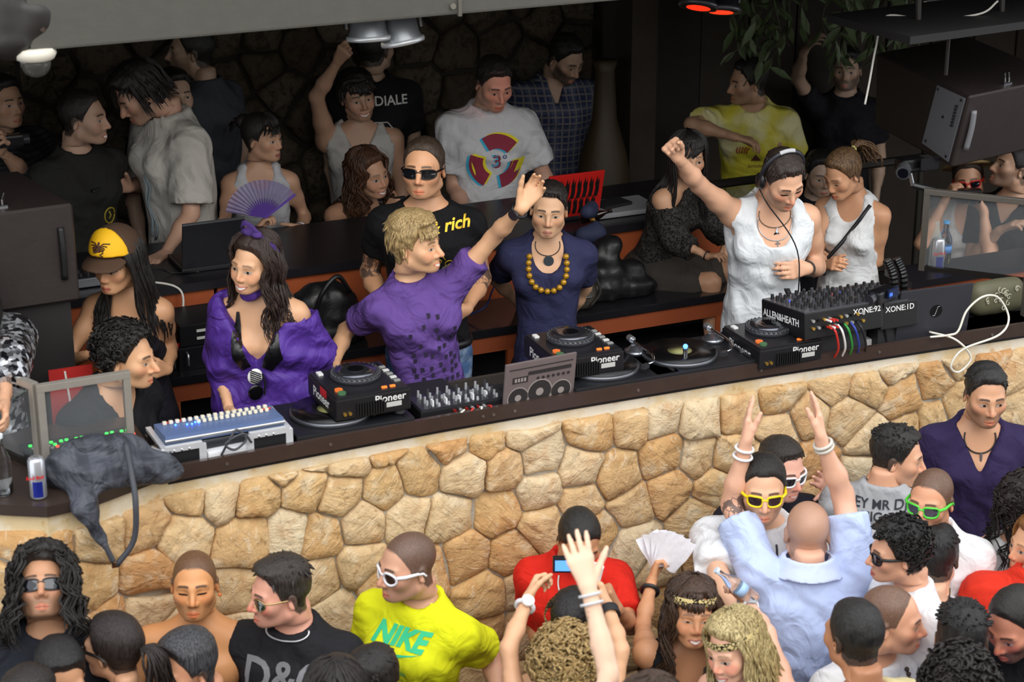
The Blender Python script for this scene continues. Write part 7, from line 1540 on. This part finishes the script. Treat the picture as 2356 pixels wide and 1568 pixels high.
c = person('brunette with a leopard headband and black top waving papers', (1592, 1408), zc=1.50, s=.98, fem=True, body=4, yaw=6, pitch=-4, roll=4, skin='bd8560', hair=dict(style='long', col='2a1d17', streak='5a4232', len=.36, n=110, wave=.016, wf=3, bangs=.035, seed=23, open=.95), top=dict(kind='tank', col='121216', neck='scoop', deep=.15), face=dict(smile=.5, lips='b06a60', mouth=.2, eye=.4), R=dict(e=(1478, 1440, 1), w=(1500, 1335, 1), h=(1515, 1275, 1), palm='right', pose='grip', a=(0, 0, .05)))
headband(c, LEOP, .062, .12, .014, .018); wristband(c, 'R', M('1c1c22', .4), .045, .03, .007)
q = palm_pt(c, 'R', .10, 0, .03); pa = thing('paper_sheets', 'bundle of crumpled white printed sheets held up by the brunette', 'paper', tuple(q)); orient(pa, RT, FH, UZ); rs = np.random.RandomState(4)
for k in range(6):
    bm = bmesh.new(); n = 5; a0 = -.5 + k * .22; V = [[bm.verts.new((.02 * math.sin(a0) * 0 + (i / 4 - .5) * .085 * math.cos(a0) + j / 4 * .13 * math.sin(a0), -.004 * k + .008 * math.sin(i * 2.1 + j * 1.7 + k), j / 4 * .13 * math.cos(a0) - (i / 4 - .5) * .085 * math.sin(a0) - .02)) for j in range(n)] for i in range(n)]
    [bm.faces.new((V[i][j], V[i + 1][j], V[i + 1][j + 1], V[i][j + 1])) for i in range(n - 1) for j in range(n - 1)]; link('sheet', bm_mesh('sheet', bm, True), M('eceaf0', .8, var=.1, vs=60.), pa)
c = person('blonde with a leopard headband smiling and holding up a bottle', (1690, 1488), zc=1.55, s=.98, fem=True, body=-35, yaw=-46, pitch=14, roll=-6, skin='d3a086', hair=dict(style='long', col='8d7444', streak='e6d29a', len=.30, n=130, wave=.009, wf=2.5, out=.35, seed=29, open=1.0), top=dict(kind='tank', col='1a1a1e', neck='scoop'), face=dict(smile=.9, lips='c0605f', blush=.6), L=dict(e=(1765, 1455, 1), w=(1722, 1390, 1), h=(1692, 1330, 1), palm='left', pose='grip', a=(0, 0, .05)))
headband(c, LEOP, .066, .0, .016, .018); wristband(c, 'L', M('eceef2', .4), .02, .028, .005)
bottle('half empty water bottle held up by the blonde with the headband', onD(1738, 1380, depth(palm_pt(c, 'L', .09)) - .03), .17, .024, CLR, True, 'cfe0ee', '9fbfe4', tilt=tuple(-RT * .72 + UZ * .6))
c = person('man in yellow sunglasses and a white T-shirt facing the camera', (1755, 1122), zc=1.70, s=1.04, body=-4, yaw=-2, pitch=6, skin='c99a7c', bulk=1.05, hair=dict(style='crop', col='15120f', seed=13), top=dict(col=WT, neck='wide', sleeve=.8, ease=.02, loose=.03), face=dict(stubble=.35, wide=1.04), glasses=('way', 'f0d413', M('33262c', .08)), R=dict(e=(1655, 1330, -1), w=(1690, 1430, -1), palm='in'))
necklace(c, .06, .2, .004, M('2a2630', .5), z0=.04, name='lanyard'); poly_on(c, 'splash_print', [(.02, -.27), (.06, -.25), (.10, -.3), (.08, -.4), (.05, -.36), (.03, -.42), (.0, -.34)], M('17171a', .8))
c = person('man in white sunglasses half hidden behind the yellow-glasses man', (1797, 1078), zc=1.62, s=1.0, body=18, yaw=34, pitch=10, skin='cf9a86', hair=dict(style='short', col='1f1813'), top=dict(col='1a1a24', neck='crew'), face=dict(smile=.4, blush=.6), glasses=('way', 'ecebee', '1f1c22'), L=dict(e=(1930, 1195, 1), w=(1912, 1118, -1), h=(1885, 1098, -1), palm='cam', pose='open'))
c = person('bald man in a light blue polo shirt with both arms raised, from behind', (1858, 1226), zc=1.60, s=1.04, body=180, yaw=176, pitch=6, hneck=-.035, skin='cb9a80', bulk=1.05, hair=dict(style='buzz', col='5a4636', buzz=.45), top=dict(col='b9c8ee', neck='crew', sleeve=.75, ease=.016, loose=.028, wr=.006), tattoo=(('L', .5, 1.0),),
    L=dict(e=(1683, 1160, 1), w=(1715, 1022, -1), h=(1722, 930, -1), palm='right', pose='flat', a=(0, 0, .07)), R=dict(e=(1938, 1130, 1), w=(1890, 1012, -1), h=(1877, 920, -1), palm='left', pose='flat', a=(0, 0, .07)))
wristband(c, 'L', M('eef0f2', .4), .015, .031, .005, n=2, gap=.03); wristband(c, 'R', M('c9c4ba', .4), .015, .031, .006, n=2, gap=.016)
g = Grid((-.13, -.13, -.03), (.13, .13, .07), .006); X, Y_, Z = g.xyz(g.full()); r_ = np.sqrt((X / 1.0) ** 2 + (Y_ / .95) ** 2); g.v = np.maximum(np.abs(r_ - (.090 + (.03 - Z) * .7)) - .008, np.abs(Z - .016 - .1 * Y_ * -1) - .030).astype(np.float32); v, f = g.mesh(); o_ = c['N'] - c['root'] + c['tz'] * .022; link('collar', mesh_np('collar', o_ + v[:, :1] * c['tx'] + v[:, 1:2] * c['ty'] + v[:, 2:] * c['tz'], f), cloth_mat('c4d0f0', fold=.2), c['P'])
c = person('dark-haired man in a grey T-shirt with hand-lettered music school print', (2062, 1050), zc=1.68, s=1.0, body=160, yaw=78, pitch=8, hneck=-.03, skin='c49072', hair=dict(style='spiky', col='15120f', seed=3), top=dict(col='a8aaad', neck='crew', sleeve=.8, ease=.018), face=dict(stubble=.2)); TB = M('2b2e36', .8)
for i, (s_, z, k) in enumerate((('HEY MR DJ', .050, 1.), ('MUSIC', .050, 1.), ('SCHOOL', .050, 1.), ('can learn', .024, 1.), ('GUITAR', .046, 1.), ('BASS', .042, 1.), ('SINGING', .036, 1.), ('DRUMS', .036, 1.))): text_on(c, s_, z, -.03 + (.02 if i == 0 else -.02), -.018 - sum((0, .048, .046, .034, .038, .042, .036, .034)[:i + 1]), TB, True, .06, bold=.0008)
line_on(c, 'microphone_print', [(.065 + .014 * math.cos(t), -.125 + (.022 if math.sin(t) > 0 else -.022) + .014 * math.sin(t)) for t in np.linspace(0, 6.2, 18)], .0018, TB, True); [line_on(c, 'microphone_print', [(.055, -.11 - k * .009), (.076, -.108 - k * .009)], .0014, TB, True) for k in range(4)]; necklace(c, .06, .03, .002, M('5a2018', .5), z0=.05, name='cord_necklace')
c = person('man in a dark purple V-neck shirt with a cord pendant by the wall', (2267, 908), zc=1.84, s=1.0, body=-2, yaw=4, pitch=8, skin='b98868', hair=dict(style='short', col='14110f', seed=17), top=dict(col='2c2246', neck='v', deep=.17, vw=.5, sleeve=1.5, ease=.016), face=dict(stubble=.5, gaze=-1., mouth=.25)); necklace(c, .062, .135, .0028, M('1a1616', .5), z0=.05, pend='bar', pmat=SIL, name='cord_necklace')
c = person('man in green sunglasses with shaved head and a white T-shirt', (2142, 1150), zc=1.68, s=.99, body=-18, yaw=-32, pitch=4, skin='c38a6a', hair=dict(style='buzz', col='2a221c', buzz=.88), top=dict(col=WT, neck='crew', sleeve=.75, ease=.018), glasses=('way', '4ecf3a', M('4a4450', .08)), face=dict(stubble=.3))
text_on(c, 'O', .09, .06, -.17, M('e6dc3a', .7), bold=.006)
c = person('curly black-haired man in dark sunglasses in profile at the right', (2065, 1270), zc=1.66, s=.94, body=-70, yaw=-84, pitch=4, skin='c49074', hair=dict(style='curly', col='100e0d', n=260, r=.02, size=.014), top=dict(col=WT, neck='crew', sleeve=.75), glasses=('way', '141416', '141418'), face=dict(lips='b05a58', stubble=.15))
c = person('man with thick black hair and a neck cord seen from behind in white', (2152, 1280), zc=1.50, s=1.02, body=165, yaw=168, pitch=10, skin='cb9c80', hair=dict(style='short', col='0f0e0e', seed=27), top=dict(col=WT, neck='crew', sleeve=.75, ease=.018)); necklace(c, .062, .03, .0022, M('141214', .5), z0=.06, name='cord_necklace')
c = person('balding man in profile with a white T-shirt and dark bead necklace', (2050, 1425), zc=1.52, s=1.04, body=30, yaw=74, pitch=4, skin='cd9678', hair=dict(style='buzz', col='1c1815', buzz=.85, rec=.03), top=dict(col=WT, neck='wide', sleeve=.8, ease=.018), face=dict(blush=.4, stubble=.25, wide=1.04)); necklace(c, .085, .16, .005, M('3a2a22', .5, var=.5, vs=80.), bead=.008, z0=.04); text_on(c, 'Ola', .07, .03, -.18, M('d8392e', .7), bold=.002)
c = person('man with cropped black hair from behind in a cream T-shirt', (1965, 1462), zc=1.63, s=1.04, body=-158, yaw=-150, pitch=4, skin='a87354', hair=dict(style='crop', col='141210', seed=33), top=dict(col='ddcf9c', neck='wide', sleeve=.75, ease=.016))
c = person('man with spiky black hair from behind in a lilac shirt', (2212, 1468), zc=1.55, s=1.06, body=178, yaw=172, pitch=6, skin='b07c60', hair=dict(style='spiky', col='100e0e', seed=37), top=dict(col='7f86bd', neck='crew', sleeve=.75))
c = person('bearded man in a black shirt looking down at the right edge', (2336, 1432), zc=1.56, s=1.05, body=-40, yaw=-48, pitch=26, skin='b5775f', hair=dict(style='crop', col='17130f', rec=.01), top=dict(col='101014', neck='crew', sleeve=.8, ease=.02), face=dict(stubble=.85, blush=.6))
c = person('person in a bright red T-shirt bending over at the right edge', (2412, 1212), zc=1.60, s=1.06, bulk=1.3, body=172, yaw=150, pitch=10, lean=(6, 0), skin='b57a5c', hair=dict(style='short', col='1c1512'), top=dict(col='d2301c', neck='crew', sleeve=.8, ease=.018), neckfwd=.06)
c = person('woman with long curly dark hair at the right edge', (2366, 1160), zc=1.60, s=.9, fem=True, body=120, yaw=110, skin='c08c6c', hair=dict(style='bigcurl', col='1b1411', len=.26, n=80, seed=9), top=dict(kind='tank', col='e0dede', neck='scoop'))
c = person('woman with straight auburn hair cut off by the right edge', (2382, 1255), zc=1.52, s=.96, fem=True, body=-60, yaw=-70, skin='c89472', hair=dict(style='long', col='7a4a24', streak='b07a40', len=.26, n=80, wave=.003), top=dict(kind='tank', col='2a2226', neck='scoop'))
c = person('person with brown curls at the bottom edge on the right', (2205, 1590), zc=1.62, s=1.03, body=170, skin='a87a5c', hair=dict(style='curly', col='1d1613', n=260, r=.026, size=.018), top=dict(col='17171d', neck='crew'))
